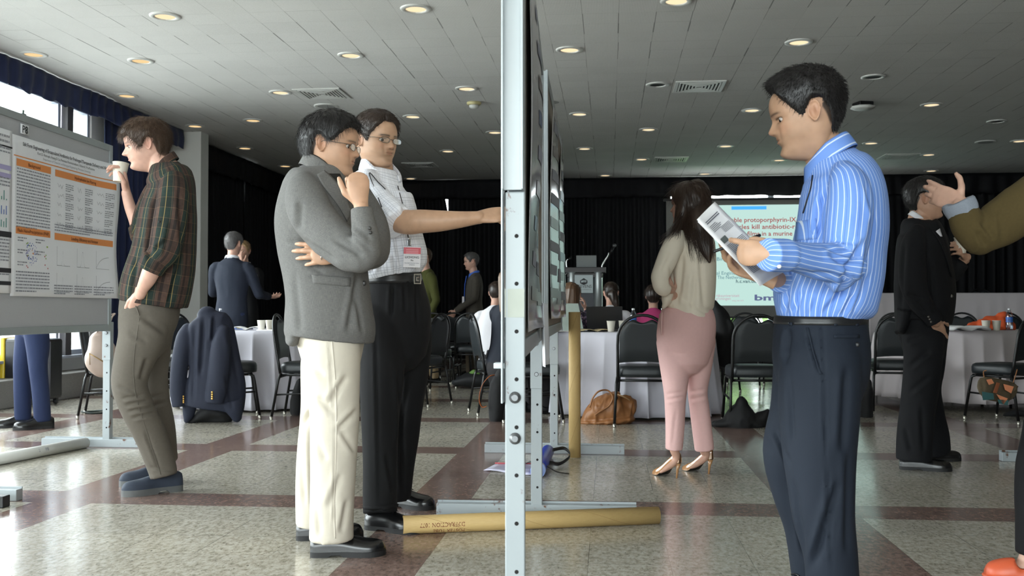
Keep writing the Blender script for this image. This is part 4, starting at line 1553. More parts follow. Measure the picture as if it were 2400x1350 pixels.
def make_bottle():
    r = empty('water_bottle')
    m = MB(); m.lathe([(.001, .002), (.028, 0), (.032, .006), (.032, .06), (.0305, .075), (.032, .09), (.032, .135), (.028, .155), (.015, .18), (.0125, .19), (.0125, .2)], n=24, cap=False); m.build('bottle_wall', PETM, r)
    m = MB(); m.lathe([(.0145, .193), (.0145, .208), (.001, .209)], n=18); m.build('cap', CAPW, r)
    m = MB(); m.lathe([(.0326, .075), (.0316, .09), (.0328, .125)], n=24, cap=False); m.build('bottle_label', LABB, r)
    m = MB(); m.lathe([(.001, .003), (.029, .003), (.0305, .01), (.0305, .06), (.029, .075)], n=20); m.build('water', thin_glass('water', (.86, .90, .93, 1), .1), r)
    return r


cup0, bot0 = make_cup(), make_bottle()
cu_n, bo_n = [0], [0]


def on_table(px, d, z=.7495):
    q = P(px, 700, d)
    return np.array([q[0], q[1], z])


def cup(px, d, label, group, z=.7495):
    o = cup0 if not cu_n[0] else copy_tree(cup0)
    cu_n[0] += 1
    o.location = on_table(px, d, z); o.rotation_euler = (0, 0, cu_n[0])
    tag(o, label, 'cup', group); return o


def bottle(px, d, label, group):
    o = bot0 if not bo_n[0] else copy_tree(bot0)
    bo_n[0] += 1
    o.location = on_table(px, d); tag(o, label, 'water bottle', group); return o


cup(613, 9.5, 'white paper cup on the left table, the left one of the pair', 'paper cups on the left table')
cup(632, 9.6, 'white paper cup on the left table, the one nearer the grey blazer', 'paper cups on the left table')
cup(1432, 8.85, 'white paper cup in front of the open black laptop', 'paper cups on the middle table')
cup(1459, 9.1, 'white paper cup partly hidden by the chair back near the laptop', 'paper cups on the middle table')
cup(2310, 9.3, 'white paper cup on the right table, left one of the pair by the orange cloth', 'paper cups on the right table')
cup(2335, 9.3, 'white paper cup on the right table, right one of the pair by the orange cloth', 'paper cups on the right table')
bottle(517, 10.1, 'clear water bottle on the left table behind the draped blazer', 'water bottles on the tables')
bottle(1385, 9.2, 'clear water bottle with blue label left of the black laptop', 'water bottles on the tables')
bottle(1484, 9.5, 'clear water bottle behind the top of the empty chair', 'water bottles on the tables')
bottle(1553, 9.5, 'clear water bottle mostly hidden behind the pink waistband', 'water bottles on the tables')
bottle(2365, 9.6, 'clear water bottle on the right table beside the orange cloth', 'water bottles on the tables')


def papers(px, d, w, h, rz, label, m=None, thick=.006, cat='papers', name='paper_stack', curl=.0):
    q = on_table(px, d)
    b = MB(); g = np.zeros((2, 9, 3))
    for j in range(9):
        u = -w / 2 + w * j / 8
        zz = thick + curl * (1 - abs(u) / (w / 2)) * (abs(u) / (w / 2)) * 4
        g[0, j] = (u, -h / 2, zz); g[1, j] = (u, h / 2, zz)
    b.grid(g[:, ::-1], True, thick)
    o = b.build(name, m or PAPERW); o.location = q; o.rotation_euler = (0, 0, rz)
    tag(o, label, cat); return o


papers(580, 9.6, .34, .24, .2, 'open white booklet on the left table in front of the cups', curl=.03, name='booklet', cat='booklet')
papers(650, 9.5, .24, .30, -.4, 'white papers at the right rim of the left table')
o = papers(562, 9.95, .22, .16, 0, 'blue and yellow printed folder lying on the left table', m=plain('blue and yellow print', srgb(84, 104, 160), .5), thick=.012, cat='folder', name='folder')
m = MB(); m.box((0, -.082, .0125), (.06, .082, .0145)); m.build('yellow_cover', plain('yellow card', srgb(222, 200, 70), .5), o)
papers(1392, 8.95, .30, .22, .3, 'manila folder lying beside the bottle on the middle table', m=plain('manila card', srgb(196, 178, 140), .6), thick=.004, cat='folder', name='folder', curl=.02)
o = papers(1372, 8.85, .16, .1, .1, 'dark phone and papers at the front rim of the middle table', m=BLACK, thick=.009, cat='phone', name='phone')
papers(1330, 9.0, .26, .2, -.2, 'white papers behind the standing tube on the middle table')
papers(2262, 9.25, .36, .26, .1, 'open white book on the right table, nearest the black suit', curl=.03, thick=.02, cat='book', name='book')
o = papers(2262, 9.75, .30, .22, -.2, 'blue and white brochures piled on the right table', m=plain('blue brochure', srgb(72, 96, 140), .5), thick=.03, cat='brochure', name='brochure')
# laptop with black lid (seen from behind), white tablet case
LID = plain('matte black laptop lid', srgb(26, 25, 26), .45)
q = on_table(1418, 9.15)
r = empty('laptop', q, -.12)
m = MB(); m.box((-.165, .0, 0), (.165, .23, .018), .004); m.build('base', LID, r)
m = MB(); g = np.array([[(-.165, 0, .018), (.165, 0, .018)], [(-.165, -.07, .225), (.165, -.07, .225)]]); m.grid(g, False, .008); m.build('lid', LID, r)
m = MB(); v, f = text_geo('ThinkPad', .016); v = v[:, :3]; m.add(np.stack([-.15 + v[:, 0], -.0665 - .0025 + 0 * v[:, 0] - v[:, 1] * .32, .205 + v[:, 1] * .9], -1) + (0, .0005, 0), f); m.build('lettering', GREYINK, r)
tag(r, 'black laptop open on the middle table, lid towards the camera', 'laptop')
q = on_table(1337, 9.1)
r = empty('tablet_case', q, .5)
m = MB(); m.grid(np.array([[(-.10, -.06, .0), (.10, -.06, .0)], [(-.10, .05, .25), (.10, .05, .25)]]), False, .009); m.build('back_cover', plain('pale green white cover', srgb(206, 222, 214), .4), r)
m = MB(); m.grid(np.array([[(-.10, .17, .0), (.10, .17, .0)], [(-.10, .06, .25), (.10, .06, .25)]]), False, .006); m.build('stand_flap', CAPW, r)
tag(r, 'white tablet propped in its case behind the standing cardboard tube', 'tablet')
# orange cloth heap
base = on_table(2318, 9.75)
tb = []
for dx, dz, rx, h in ((-.15, .03, .07, .05), (-.02, .05, .09, .09), (.12, .06, .12, .12), (.02, .03, .16, .05)):
    c = base + (dx, 0, 0); tb.append(loft([(c + (0, 0, 0), rx, rx * .8), (c + (0, 0, h * .6), rx * .95, rx * .75), (c + (.01, 0, h), rx * .55, rx * .5)], axis=(0, 1, 0), rnd=(False, True)))
me = fuse('cloth', tb, .012, 2, uv=False); rumple(me, .008, 16, 4)
o = finish('orange_scarf', me, plain('orange knit', srgb(206, 84, 40), .85, bumps=.2), None, base); o.location = base
tag(o, 'crumpled orange scarf heaped on the right table', 'scarf')

# ================================================================== lectern, screen
LY = 16.9
def LP(px, py): return OnY(px, py, LY)
lc = LP(1371, 742); lw = (LP(1412, 700)[0] - LP(1328, 700)[0])
r = empty('lectern', (lc[0], LY, .40))
zt = LP(1371, 637)[2] - .40
SILV = plain('brushed silver column', srgb(186, 192, 192), .35, .5, vary=.04)
for sx in (-1, 1):
    m = MB(); m.lathe([(.075, .03), (.075, zt - .02), (.07, zt)], (sx * (lw / 2 - .08), 0, 0), n=20); m.build('side_column', SILV, r)
m = MB(); m.box((-lw / 2 + .13, .0, .05), (lw / 2 - .13, .05, zt - .02)); m.build('front_panel', plain('dark blue panel', srgb(24, 30, 44), .4), r)
m = MB(); m.box((-lw / 2 + .0, -.06, zt - .10), (lw / 2 - .0, .32, zt - .02), .01); m.box((-lw / 2 - .05, -.02, zt - .02), (lw / 2 + .05, .42, zt + .08), .01); m.build('desk_top', plain('dark grey desk', srgb(54, 50, 50), .4, .3), r)
m = MB(); m.box((-lw / 2 - .02, -.2, 0), (lw / 2 + .02, .35, .04), .01); m.build('base', BLACK, r)
tag(r, 'silver and black lectern with a square white sign, below the black curtain', 'lectern')
sx0, sx1 = LP(1347, 640)[0], LP(1390, 640)[0]; sz0, sz1 = LP(1347, 687)[2], LP(1347, 645)[2]
sg = empty('lectern_sign', ((sx0 + sx1) / 2, LY - .085, (sz0 + sz1) / 2))
hw, hh = (sx1 - sx0) / 2, (sz1 - sz0) / 2
m = MB(); m.box((-hw, -.006, -hh), (hw, .006, hh), .003); m.build('board', plain('pale grey sign', srgb(206, 218, 220), .4, vary=.02), sg)
m = MB(); v, f = text_geo('STEVENS', .072, 'CENTER', .0); v[:, 0] *= (2 * hw * .84) / (v[:, 0].max() - v[:, 0].min()); m.add(np.stack([v[:, 0], v[:, 0] * 0 - .008, v[:, 1] - hh * .42], -1), f)
v, f = text_geo('INSTITUTE of TECHNOLOGY', .02, 'CENTER'); v[:, 0] *= (2 * hw * .8) / (v[:, 0].max() - v[:, 0].min()); m.add(np.stack([v[:, 0], v[:, 0] * 0 - .008, v[:, 1] - hh * .66], -1), f)
m.build('lettering', INKM, sg)
m = MB(); hx = [(0, hh * .66), (.062, hh * .38), (.062, hh * .08), (0, hh * -.12), (-.062, hh * .08), (-.062, hh * .38)]
m.add([(x, -.008, z) for x, z in hx], [range(6)]); m.cur = 1
for za, zb, s in ((.40, .31, 1), (.27, .18, -1)):
    m.add([(-.045, -.0095, hh * (za - .04 * s)), (.0, -.0095, hh * (za + .02)), (.045, -.0095, hh * (za - .0)), (.045, -.0095, hh * (zb)), (0, -.0095, hh * (zb + .03)), (-.045, -.0095, hh * (zb - .03))], [range(6)])
m.build('crest', [INKM, plain('sign white', srgb(206, 218, 220), .4)], sg)
tag(sg, 'square pale sign with a dark crest reading STEVENS on the lectern front', 'sign')
q = LP(1374, 632)
r = empty('laptop', (q[0], LY + .12, .40 + zt + .08))
w = (LP(1398, 620)[0] - LP(1351, 620)[0]) / 2
m = MB(); m.box((-w, .02, 0), (w, .26, .02), .004); m.build('base', SILV, r)
m = MB(); m.grid(np.array([[(-w, .02, -.06), (w, .02, -.06)], [(-w, -.06, .20), (w, -.06, .20)]]), False, .01); m.build('lid', SILV, r)
m = MB(); m.lathe([(.014, 0), (.001, .001)], (0, -.020, .06), n=12, ax=(0, -1, .3)); m.build('emblem', GREYINK, r)
tag(r, 'silver laptop open on top of the lectern', 'laptop')
r = empty('gooseneck_microphone', tuple(LP(1410, 628)))
p = [LP(1410, 632), LP(1411, 622), LP(1416, 612), LP(1424, 600), LP(1427, 592)]
base = np.array(r.location)
m = MB(); m.tube(catmull([x - base for x in p], 5), .014, 8); m.build('gooseneck', CHROME, r)
a, b = LP(1429, 596) - base, LP(1437, 580) - base
m = MB(); m.tube([a, b], .02, 10, rr=[.016, .024]); m.build('microphone_body', BLACK, r)
m = MB(); c = LP(1439.5, 575.5) - base; m.lathe([(.001, -.035), (.022, -.028), (.034, 0), (.026, .026), (.001, .036)], c, n=16, ax=unit(b - a)); m.build('microphone_head', plain('grey mesh', srgb(100, 100, 102), .4, .6, vary=.4, scale=300), r)
tag(r, 'gooseneck microphone leaning up to the right from the lectern', 'microphone')
r = empty('reading_lamp', tuple(LP(1328, 628))); base = np.array(r.location)
m = MB(); m.tube(catmull([LP(1329, 632) - base, LP(1327, 618) - base, LP(1328, 611) - base, LP(1333, 606) - base], 5), .012, 8); m.build('gooseneck', CHROME, r)
m = MB(); m.tube([LP(1331, 607) - base, LP(1340, 605) - base], .03, 12, rr=[.018, .04]); m.build('lamp_shade', BLACK, r)
tag(r, 'small black reading lamp on the left corner of the lectern', 'lamp')
m = MB(); m.tube(catmull([LP(1330, 640), LP(1320, 650), LP(1319, 662), LP(1326, 680), LP(1331, 700)], 6) + np.array([0, -.1, 0]), .008, 6); o = m.build('lectern_cable', plain('grey cable', srgb(170, 170, 168), .5)); tag(o, 'pale cable looping down the left side of the lectern', 'cable')

SY = 17.9
def SP(px, py): return OnY(px, py, SY)
r = empty('projection_screen', tuple(SP(1812, 742)))
base = np.array(r.location)
xl, xr = SP(1562, 700)[0], SP(2064, 700)[0]; zb_, zt_ = SP(1800, 742)[2], SP(1800, 469)[2]
m = MB(); m.box((xl - base[0], -.01, zb_ - base[2]), (xr - base[0], .01, zt_ - base[2])); m.build('screen_border', plain('grey screen cloth', srgb(128, 126, 122), .8, vary=.02), r)
m = MB(); m.box((xl - base[0] - .05, -.05, zt_ - base[2]), (xr - base[0] + .05, .05, zt_ - base[2] + .04), .01); m.build('roller_case', BLACK, r); m = MB(); m.box((xl - base[0], -.025, zb_ - base[2] - .03), (xr - base[0], .025, zb_ - base[2]), .008); m.build('bottom_bar', BLACK, r)
for sx in (xl + .5, xr - .5):
    m = MB(); m.box((sx - .03 - base[0], .06, .40 - base[2]), (sx + .03 - base[0], .10, zt_ - base[2])); m.box((sx - .05 - base[0], -.4, .40 - base[2]), (sx + .05 - base[0], .5, .44 - base[2])); m.build('leg', BLACK, r)
sl, sr_ = SP(1588, 700)[0], SP(2058, 700)[0]; sb_, st_ = SP(1800, 716)[2], SP(1800, 480)[2]
m = MB(); m.box((sl - base[0], -.014, sb_ - base[2]), (sr_ - base[0], -.011, st_ - base[2])); m.build('projected_slide', emission('projected pale slide', (.60, .86, .79, 1), 0.30), r)
tag(r, 'wide projection screen showing a pale slide with red lettering', 'projection screen')


def scr(col, items, name, strength=.30):
    for s, px, py, h, al, wpx, bo in items:
        m = MB(); v, f = text_geo(s, 1.0, al, bo)
        k = h * SY / FPX / .70
        v = v * k
        if wpx:
            w = (SP(px + wpx, py)[0] - SP(px, py)[0]); v[:, 0] *= w / (v[:, 0].max() - v[:, 0].min())
        o_ = SP(px, py) - base
        m.add(np.stack([v[:, 0] + o_[0], v[:, 0] * 0 - .0165, v[:, 1] + o_[2]], -1), f)
        m.build(name, emission(name + ' light', col, strength), r)


scr((.42, .06, .07, 1), [('able protoporphyrin-IX-loaded', 1713, 521, 10.5, 'LEFT', 200, .012), ('cles kill antibiotic-resistant', 1730, 537, 10.5, 'LEFT', 186, .012), ('films in a murine model', 1751, 553, 10.5, 'LEFT', 150, .012)], 'slide_title')
scr((.10, .24, .30, 1), [('Bingran', 1679, 611, 8, 'LEFT', 40, 0), ('cal Engineering, University', 1673, 644, 8, 'LEFT', 134, 0), ('The Netherlands and N', 1681, 654, 8, 'LEFT', 100, 0)], 'slide_names')
scr((.05, .11, .14, 1), [('h.c.van.der.mei@umcg', 1724, 663, 8, 'LEFT', 112, .012)], 'slide_address')
scr((.62, .36, .46, 1), [('rijksuniversiteit', 1677, 696, 6.5, 'LEFT', 55, 0), ('groningen', 1677, 703, 6.5, 'LEFT', 35, 0), ('umcg | seit 1614', 1715, 706, 3.5, 'LEFT', 27, 0)], 'slide_credit')
scr((.14, .17, .32, 1), [('bm', 1767, 704, 13, 'LEFT', 50, .03)], 'slide_logo')
a, b = SP(1714, 484) - base, SP(1796, 491) - base
m = MB(); m.box((a[0], -.017, b[2]), (b[0], -.0145, a[2])); m.build('slide_banner', emission('slide banner blue', (.06, .35, .85, 1), .45), r)

# ================================================================== bags and loose things
BLKCLOTH = plain('black cloth', srgb(20, 20, 22), .85, vary=.15, bumps=.15)
BROWNL = plain('tan leather', srgb(150, 100, 60), .45, vary=.25, scale=12, bumps=.25, bscale=90)


def soft(name, rings_list, m, label, cat, base, vox=.012, amp=.006, sc=12, seed=1, rn=(True, True)):
    me = fuse(name, [limb(x, rnd=rn) for x in rings_list], vox, 3, uv=False)
    rumple(me, amp, sc, seed)
    o = finish(name, me, m, None, base); o.location = base
    if label: tag(o, label, cat)
    return o


d = GD(992)
b0 = G(1420, 996)
bag = soft('leather_bag', [[(1368, 988, d, 8, .05), (1385, 975, d, 20, .09), (1410, 962, d, 32, .12), (1438, 957, d, 38, .13), (1458, 957, d, 36, .11), (1470, 950, d, 26, .07)], [(1370, 991, d, 6, .08), (1420, 990, d, 9, .14), (1466, 984, d, 9, .12)]], BROWNL,
           'slouching tan leather handbag on the floor beside the chair leg', 'handbag', b0, .008, .008, 22)
for off in (-.16, -.12):
    m = MB(); m.tube(catmull([P(1382, 955, d + off), P(1390, 932, d + off), P(1404, 917, d + off), P(1424, 915, d + off + .05), P(1436, 930, d + off), P(1428, 950, d + off), P(1410, 962, d + off), P(1395, 972, d + off)], 6) - b0, .007, 8)
    m.build('handle', BROWNL, bag)
m = MB(); m.tube(catmull([P(1440, 922, d - .12), P(1462, 930, d - .13), P(1476, 938, d - .06)], 5) - b0, .006, 6); m.build('stitched_edge', plain('pale stitching', srgb(196, 160, 120), .6), bag)
d = GD(1000); b0 = G(1740, 1002)
soft('cloth_bundle', [[(1735, 985, d, 40, .14), (1737, 965, d, 30, .12), (1738, 948, d, 14, .08)], [(1680, 994, d, 8, .06), (1720, 992, d, 12, .12), (1770, 995, d, 12, .1)],
                      [(1765, 992, d, 14, .08), (1785, 978, d, 14, .06), (1797, 966, d, 5, .04)], [(1790, 990, d, 5, .02), (1800, 1002, d, 4, .02)]], BLKCLOTH,
     'black bundle of cloth on the floor under the chair by the blue shirted man', 'cloth bundle', b0, .010, .008, 14, 3)
d = 12.0; b0 = G(1108, 909)
o = soft('duffel_bag', [[(1078, 894, d, 12, .14), (1100, 890, d, 18, .17), (1125, 892, d, 16, .16), (1143, 894, d, 12, .12)]], plain('dark grey nylon', srgb(44, 46, 50), .55), 'dark duffel bag on the floor under a chair behind the checked shirt', 'bag', b0, .014, .004)
soft('green_cap', [[(1104, 876, d - .05, 5, .05), (1112, 872, d - .05, 6, .06), (1120, 875, d - .05, 4, .04)]], plain('lime green cloth', srgb(150, 200, 110), .7), 'small lime green cloth on top of the duffel bag', 'cloth', P(1112, 876, d), .01, .002)
d = 8.5; b0 = G(1165, 988)
bp = soft('backpack', [[(1163, 975, d, 18, .12), (1165, 945, d, 20, .14), (1168, 905, d, 19, .13), (1172, 880, d, 12, .08)]], BLKCLOTH, 'black backpack leaning at the chair leg, left of the tall white post', 'backpack', b0, .012, .006, 10)
m = MB(); g = np.array([[x + (0, -.02, 0), x + (0, .02, .004)] for x in catmull([P(1160, 880, d), P(1146, 884, d - .1), P(1130, 905, d - .1), P(1124, 935, d - .1), P(1130, 953, d - .1), P(1140, 952, d - .1)], 6)]) - b0
m.grid(g, True, .004); m.build('leather_strap', plain('orange tan leather', srgb(176, 96, 44), .45), bp)
# beige handbag hung on a chair behind the left post
d = 8.55; b0 = G(238, 974) ; b0 = np.array(P(238, 880, d))
BEIGE = plain('beige leather', srgb(178, 158, 146), .5, vary=.06)
hb = soft('handbag', [[(232, 795, d, 22, .06), (238, 820, d, 32, .08), (238, 845, d, 36, .09), (245, 865, d, 26, .08), (256, 878, d, 10, .05)]], BEIGE, 'beige leather handbag hanging behind the post of the left board', 'handbag', b0, .010, .003, 8)
m = MB(); m.tube(catmull([P(222, 795, d), P(232, 770, d - .03), P(255, 742, d), P(268, 735, d + .05)], 6) - b0, .007, 8); m.tube(catmull([P(250, 795, d), P(255, 770, d - .03), P(262, 745, d), P(270, 735, d + .05)], 6) - b0, .007, 8); m.build('handle', BEIGE, hb)
m = MB(); m.tube([P(209, 828, d - .12) - b0, P(246, 850, d - .12) - b0], .004, 6); m.tube([P(210, 828, d - .125) - b0, P(211, 855, d - .12) - b0], .003, 6); m.build('zip', plain('brass', srgb(150, 120, 70), .35, .8), hb)
# suitcase behind the navy trousers
YEL = plain('yellow plastic', srgb(214, 184, 40), .4); q0, q1 = G(0, 948), G(92, 948)
r = empty('suitcase', tuple((q0 + q1) / 2 + np.array([.12, 0, 0]))); w = (q1 - q0)[0] / 2 + .06
m = MB(); m.box((-w + .03, -.12, .06), (w, .14, .66), .03); m.build('shell', plain('black polycarbonate', srgb(22, 22, 24), .35), r)
m = MB(); m.box((-w - .0, -.13, .07), (-w + .05, .15, .67), .015); m.build('side_shell', YEL, r)
for sx in (-1, 1):
    for sy in (-.09, .11):
        m = MB(); m.lathe([(.001, -.012), (.026, -.012), (.028, 0), (.026, .012), (.001, .012)], (sx * (w - .06), sy, .028), n=14, ax=(1, 0, 0)); m.box((sx * (w - .06) - .018, sy - .018, .035), (sx * (w - .06) + .018, sy + .018, .065)); m.build('wheel', BLACK, r)
tag(r, 'black suitcase with a yellow side standing behind the navy trouser legs', 'suitcase')
q = G(222, 968)
m = MB(); m.tube([q + (.11 * math.cos(t) * 1.0, .10 * math.sin(t), .012 + .006 * math.sin(2 * t)) for t in np.linspace(0, 2 * PI, 30)[:-1]], .009, 8, closed=True); o = m.build('strap_loop', plain('dark green strap', srgb(28, 40, 36), .6)); tag(o, 'dark strap loop lying on the floor just left of the board post', 'strap')
m = MB(); m.tube(catmull([G(130, 929), G(170, 922), G(200, 912), G(240, 905)], 8) + (0, 0, .006), .006, 6); o = m.build('floor_cable', BLACK); tag(o, 'thin black cable on the floor near the terrazzo ledge', 'cable')
q = G(-10, 1188)
m = MB(); m.cur = 0; m.box(q + (-.12, -.03, 0), q + (.055, .03, .055), .004); m.cur = 1
for k in range(3): m.box(q + (-.09 + .05 * k, -.032, .012), q + (-.072 + .05 * k, .032, .05))
o = m.build('striped_box', [BLACK, plain('pale gold stripe', srgb(200, 190, 140), .4)]); tag(o, 'small black and gold striped object on the floor at the left edge', 'box')
# black coats under the left chairs
d = 8.4; soft('dark_coat', [[(455, 984, d, 8, .1), (490, 966, d, 18, .14), (525, 972, d, 12, .12)], [(450, 985, d, 5, .05), (530, 985, d, 5, .08)]], BLKCLOTH, 'dark coat lying on the floor under the chair with the navy blazer', 'coat', G(490, 988), .012, .006)
d = 8.95; soft('dark_bag', [[(697, 960, d, 17, .1), (698, 930, d, 15, .1), (702, 900, d, 8, .07)]], BLKCLOTH, 'dark bag on the floor behind the cream trousers', 'bag', G(697, 970), .012, .006)
d = 9.4; soft('jacket', [[(1700, 840, d, 22, .1), (1696, 780, d, 24, .12), (1686, 740, d, 20, .1), (1674, 716, d, 10, .08)], [(1690, 830, d - .08, 10, .04), (1712, 770, d - .08, 9, .04), (1708, 752, d - .08, 6, .03)]], BLKCLOTH,
                'black jacket slung on the chair right behind the pink trousers', 'jacket', P(1700, 862, d), .012, .008, 10)
d = 8.8; soft('shoulder_bag', [[(2030, 980, d, 16, .1), (2032, 940, d, 14, .1), (2036, 900, d, 8, .06)]], BLKCLOTH, 'black bag on the floor just right of the blue shirted man', 'bag', G(2030, 988), .012, .006)
d = GD(975); soft('dark_shoe_bag', [[(2362, 972, d, 6, .06), (2385, 968, d, 8, .08), (2410, 970, d, 8, .08)]], BLKCLOTH, 'flat black bag on the floor under the right table', 'bag', G(2385, 976), .012, .004)
# patterned purse
d = 7.75; b0 = P(2340, 912, d)
pu = soft('purse', [[(2303, 908, d, 22, .016), (2306, 908, d, 25, .024), (2320, 911, d, 27, .03), (2345, 916, d, 27, .03), (2366, 919, d, 25, .024), (2369, 920, d, 22, .016)]], plain('olive woven cloth', srgb(84, 72, 52), .8, vary=.3, scale=60), 'small patterned purse hanging from the seat of the right chair', 'purse', b0, .006, .002)
bv = bvh_of(pu.data)
def pp(px, py): return P(px, py, d - .085) - b0
for col, polys in ((srgb(226, 142, 100), [[(2312, 890), (2324, 888), (2330, 898), (2318, 902)], [(2352, 900), (2376, 906), (2370, 922), (2356, 914)], [(2336, 924), (2362, 934), (2352, 948), (2346, 940)]]), (srgb(52, 96, 96), [[(2302, 918), (2328, 922), (2330, 936), (2304, 938)], [(2338, 936), (2364, 938), (2362, 950), (2342, 946)]]), (srgb(140, 78, 44), [[(2336, 896), (2344, 898), (2336, 922), (2328, 920)]])):
    m = MB()
    for pl in polys:
        m.prism([pp(x, y) for x, y in pl], (0, .006, 0))
    m.build('applique', plain('purse patch', col, .7), pu)
m = MB(); m.tube(catmull([P(2308, 892, d), P(2305, 872, d + .05), P(2312, 868, d + .02)], 5) - b0, .004, 6); m.build('strap', BROWNL, pu); m = MB(); m.tube(catmull([P(2372, 905, d), P(2380, 880, d), P(2384, 866, d + .02)], 5) - b0, .004, 6); m.build('strap', BROWNL, pu)

# navy blazer over the first chair
NAVYW = plain('navy wool', srgb(28, 33, 50), .8, vary=.12, scale=60, bumps=.1)
d = 8.32; b0 = P(500, 975, d)
tb = [limb([(485, 736, d, 22, .05), (488, 745, d, 40, .06), (492, 760, d, 50, .07), (497, 790, d, 54, .075), (505, 850, d, 58, .08), (508, 900, d, 66, .09), (505, 940, d, 68, .10), (502, 958, d, 68, .10)], rnd=(True, False)),
      limb([(440, 772, d - .02, 14, .05), (430, 800, d - .06, 19, .055), (420, 860, d - .08, 19, .06), (417, 920, d - .08, 17, .055), (419, 952, d - .08, 14, .05)], rnd=(True, False)),
      limb([(525, 775, d - .04, 14, .05), (518, 810, d - .09, 22, .055), (512, 870, d - .11, 24, .06), (506, 920, d - .11, 22, .055), (503, 944, d - .11, 19, .05)], rnd=(True, False)),
      limb([(545, 940, d - .02, 26, .07), (552, 965, d - .02, 18, .06), (555, 978, d - .02, 12, .04)], rnd=(False, True)), limb([(447, 940, d - .02, 18, .05), (442, 970, d - .02, 13, .04), (438, 984, d - .02, 7, .03)], rnd=(False, True))]
me = fuse('blazer', tb, .008, 3)
rumple(me, .006, 9, 5, (1, 1, .25))
folds(me, [(478, 745, 470, 880, .018, 5), (502, 742, 498, 800, .02, 4), (456, 760, 452, 940, .012, 5), (535, 770, 560, 900, .008, 6), (530, 880, 545, 960, .01, 5)])
o = finish('blazer', me, NAVYW, None, b0); o.location = b0
tag(o, 'navy blazer with gold cuff buttons draped over the chair back', 'blazer')
bv = bvh_of(o.data)
BRASS = plain('gold button', srgb(206, 160, 84), .3, .8)
for x, ys in ((429.5, (929, 934, 939, 943)), (497.5, (919, 924, 929, 934))):
    for y in ys:
        q = P(x, y, d - .2); q = on_surf(BVHTree.FromPolygons((get_co(o.data) + b0).tolist(), [list(p_.vertices) for p_ in o.data.polygons]), x, y, .002) if y == ys[0] else q0 + (P(x, y, d) - P(x, ys[0], d))
        if y == ys[0]: q0 = q
        m = MB(); m.lathe([(.009, 0), (.008, .004), (.001, .005)], q - b0, n=12, ax=(0, -1, 0)); m.build('button', BRASS, o)
# ================================================================== people: heads, hands, hair, clothes
def curve(tab):
    t = catmull(np.array(tab, float), 8)
    return lambda z: np.interp(z, t[:, 0], t[:, 1])


FRONT = curve([(-.14, .02), (-.06, .10), (0, .27), (.05, .37), (.11, .405), (.19, .385), (.25, .400), (.285, .398), (.32, .405), (.37, .392), (.42, .392), (.50, .385), (.55, .398), (.60, .412), (.70, .412), (.80, .375), (.88, .30), (.94, .215), (.98, .12), (1.0, .02)])
BACK = curve([(-.14, .20), (-.06, .19), (0, .19), (.1, .20), (.2, .24), (.3, .32), (.4, .40), (.5, .445), (.6, .465), (.7, .455), (.8, .405), (.88, .325), (.94, .23), (.98, .125), (1.0, .02)])
WIDTH = curve([(-.14, .10), (-.06, .12), (0, .155), (.05, .190), (.12, .228), (.19, .258), (.25, .282), (.32, .298), (.42, .318), (.5, .328), (.6, .338), (.7, .332), (.8, .300), (.88, .240), (.94, .172), (.98, .095), (1.0, .02)])
NOSE = curve([(.30, 0), (.335, .006), (.358, .058), (.382, .096), (.41, .099), (.45, .074), (.50, .042), (.54, .018), (.58, .002), (.65, 0)])
NOSEW = curve([(.30, .07), (.36, .085), (.40, .085), (.44, .058), (.52, .045), (.65, .05)])


def g2(x, s): return np.exp(-(x / s) ** 2)


def head_grid(nz=84, nf=120, nose=1.0, jaw=1.0, lips=1.0, face=0.0):
    t = np.linspace(0, 1, nz)
    z = -.14 + 1.14 * (1 - (1 - t) ** 1.75)
    u = np.linspace(-1, 1, nf, endpoint=False)
    phi = PI * np.sign(u) * np.abs(u) ** 1.2
    Z, PH = np.meshgrid(z, phi, indexing='ij')
    c, s = np.cos(PH), np.sin(PH)
    e = 2 / (2.0 + .35 * np.clip((.75 - Z) / .3, 0, 1))
    cs, sn = np.sign(c) * np.abs(c) ** e, np.sign(s) * np.abs(s) ** e
    w = WIDTH(Z) * (1 + (jaw - 1) * np.clip((.45 - Z) / .3, 0, 1))
    X = w * sn
    Y = np.where(c > 0, FRONT(Z) * cs, BACK(Z) * cs)
    X = X * (1 - .10 * np.clip(cs, 0, 1) * np.clip((.3 - Z) / .3, 0, 1))
    f = np.clip(c * 3, 0, 1)
    ax = np.abs(X)
    d = NOSE(Z) * nose * g2(X, NOSEW(Z))
    d -= .040 * g2(ax - .145, .075) * g2(Z - .505, .045)
    d += .014 * g2(ax - .125, .12) * g2(Z - .578, .028)
    d += .016 * g2(ax - .205, .085) * g2(Z - .415, .07)
    d += lips * (.022 * g2(X, .082) * g2(Z - .303, .016) + .028 * g2(X, .075) * g2(Z - .258, .019) - .022 * g2(X, .10) * g2(Z - .281, .0075))
    d += .018 * g2(X, .09) * g2(Z - .10, .045) - .012 * g2(X, .08) * g2(Z - .20, .022)
    d += .016 * g2(ax - .147, .075) * g2(Z - .545, .013) + .010 * g2(ax - .147, .075) * g2(Z - .466, .013)
    d -= .010 * g2(ax - .125 + .35 * (.33 - Z), .022) * np.clip((Z - .22) / .06, 0, 1) * np.clip((.42 - Z) / .06, 0, 1)
    Y = Y + d * f + face * f * np.clip((.5 - Z), 0, 1) * .1
    return np.stack([X, Y, Z], -1), PH


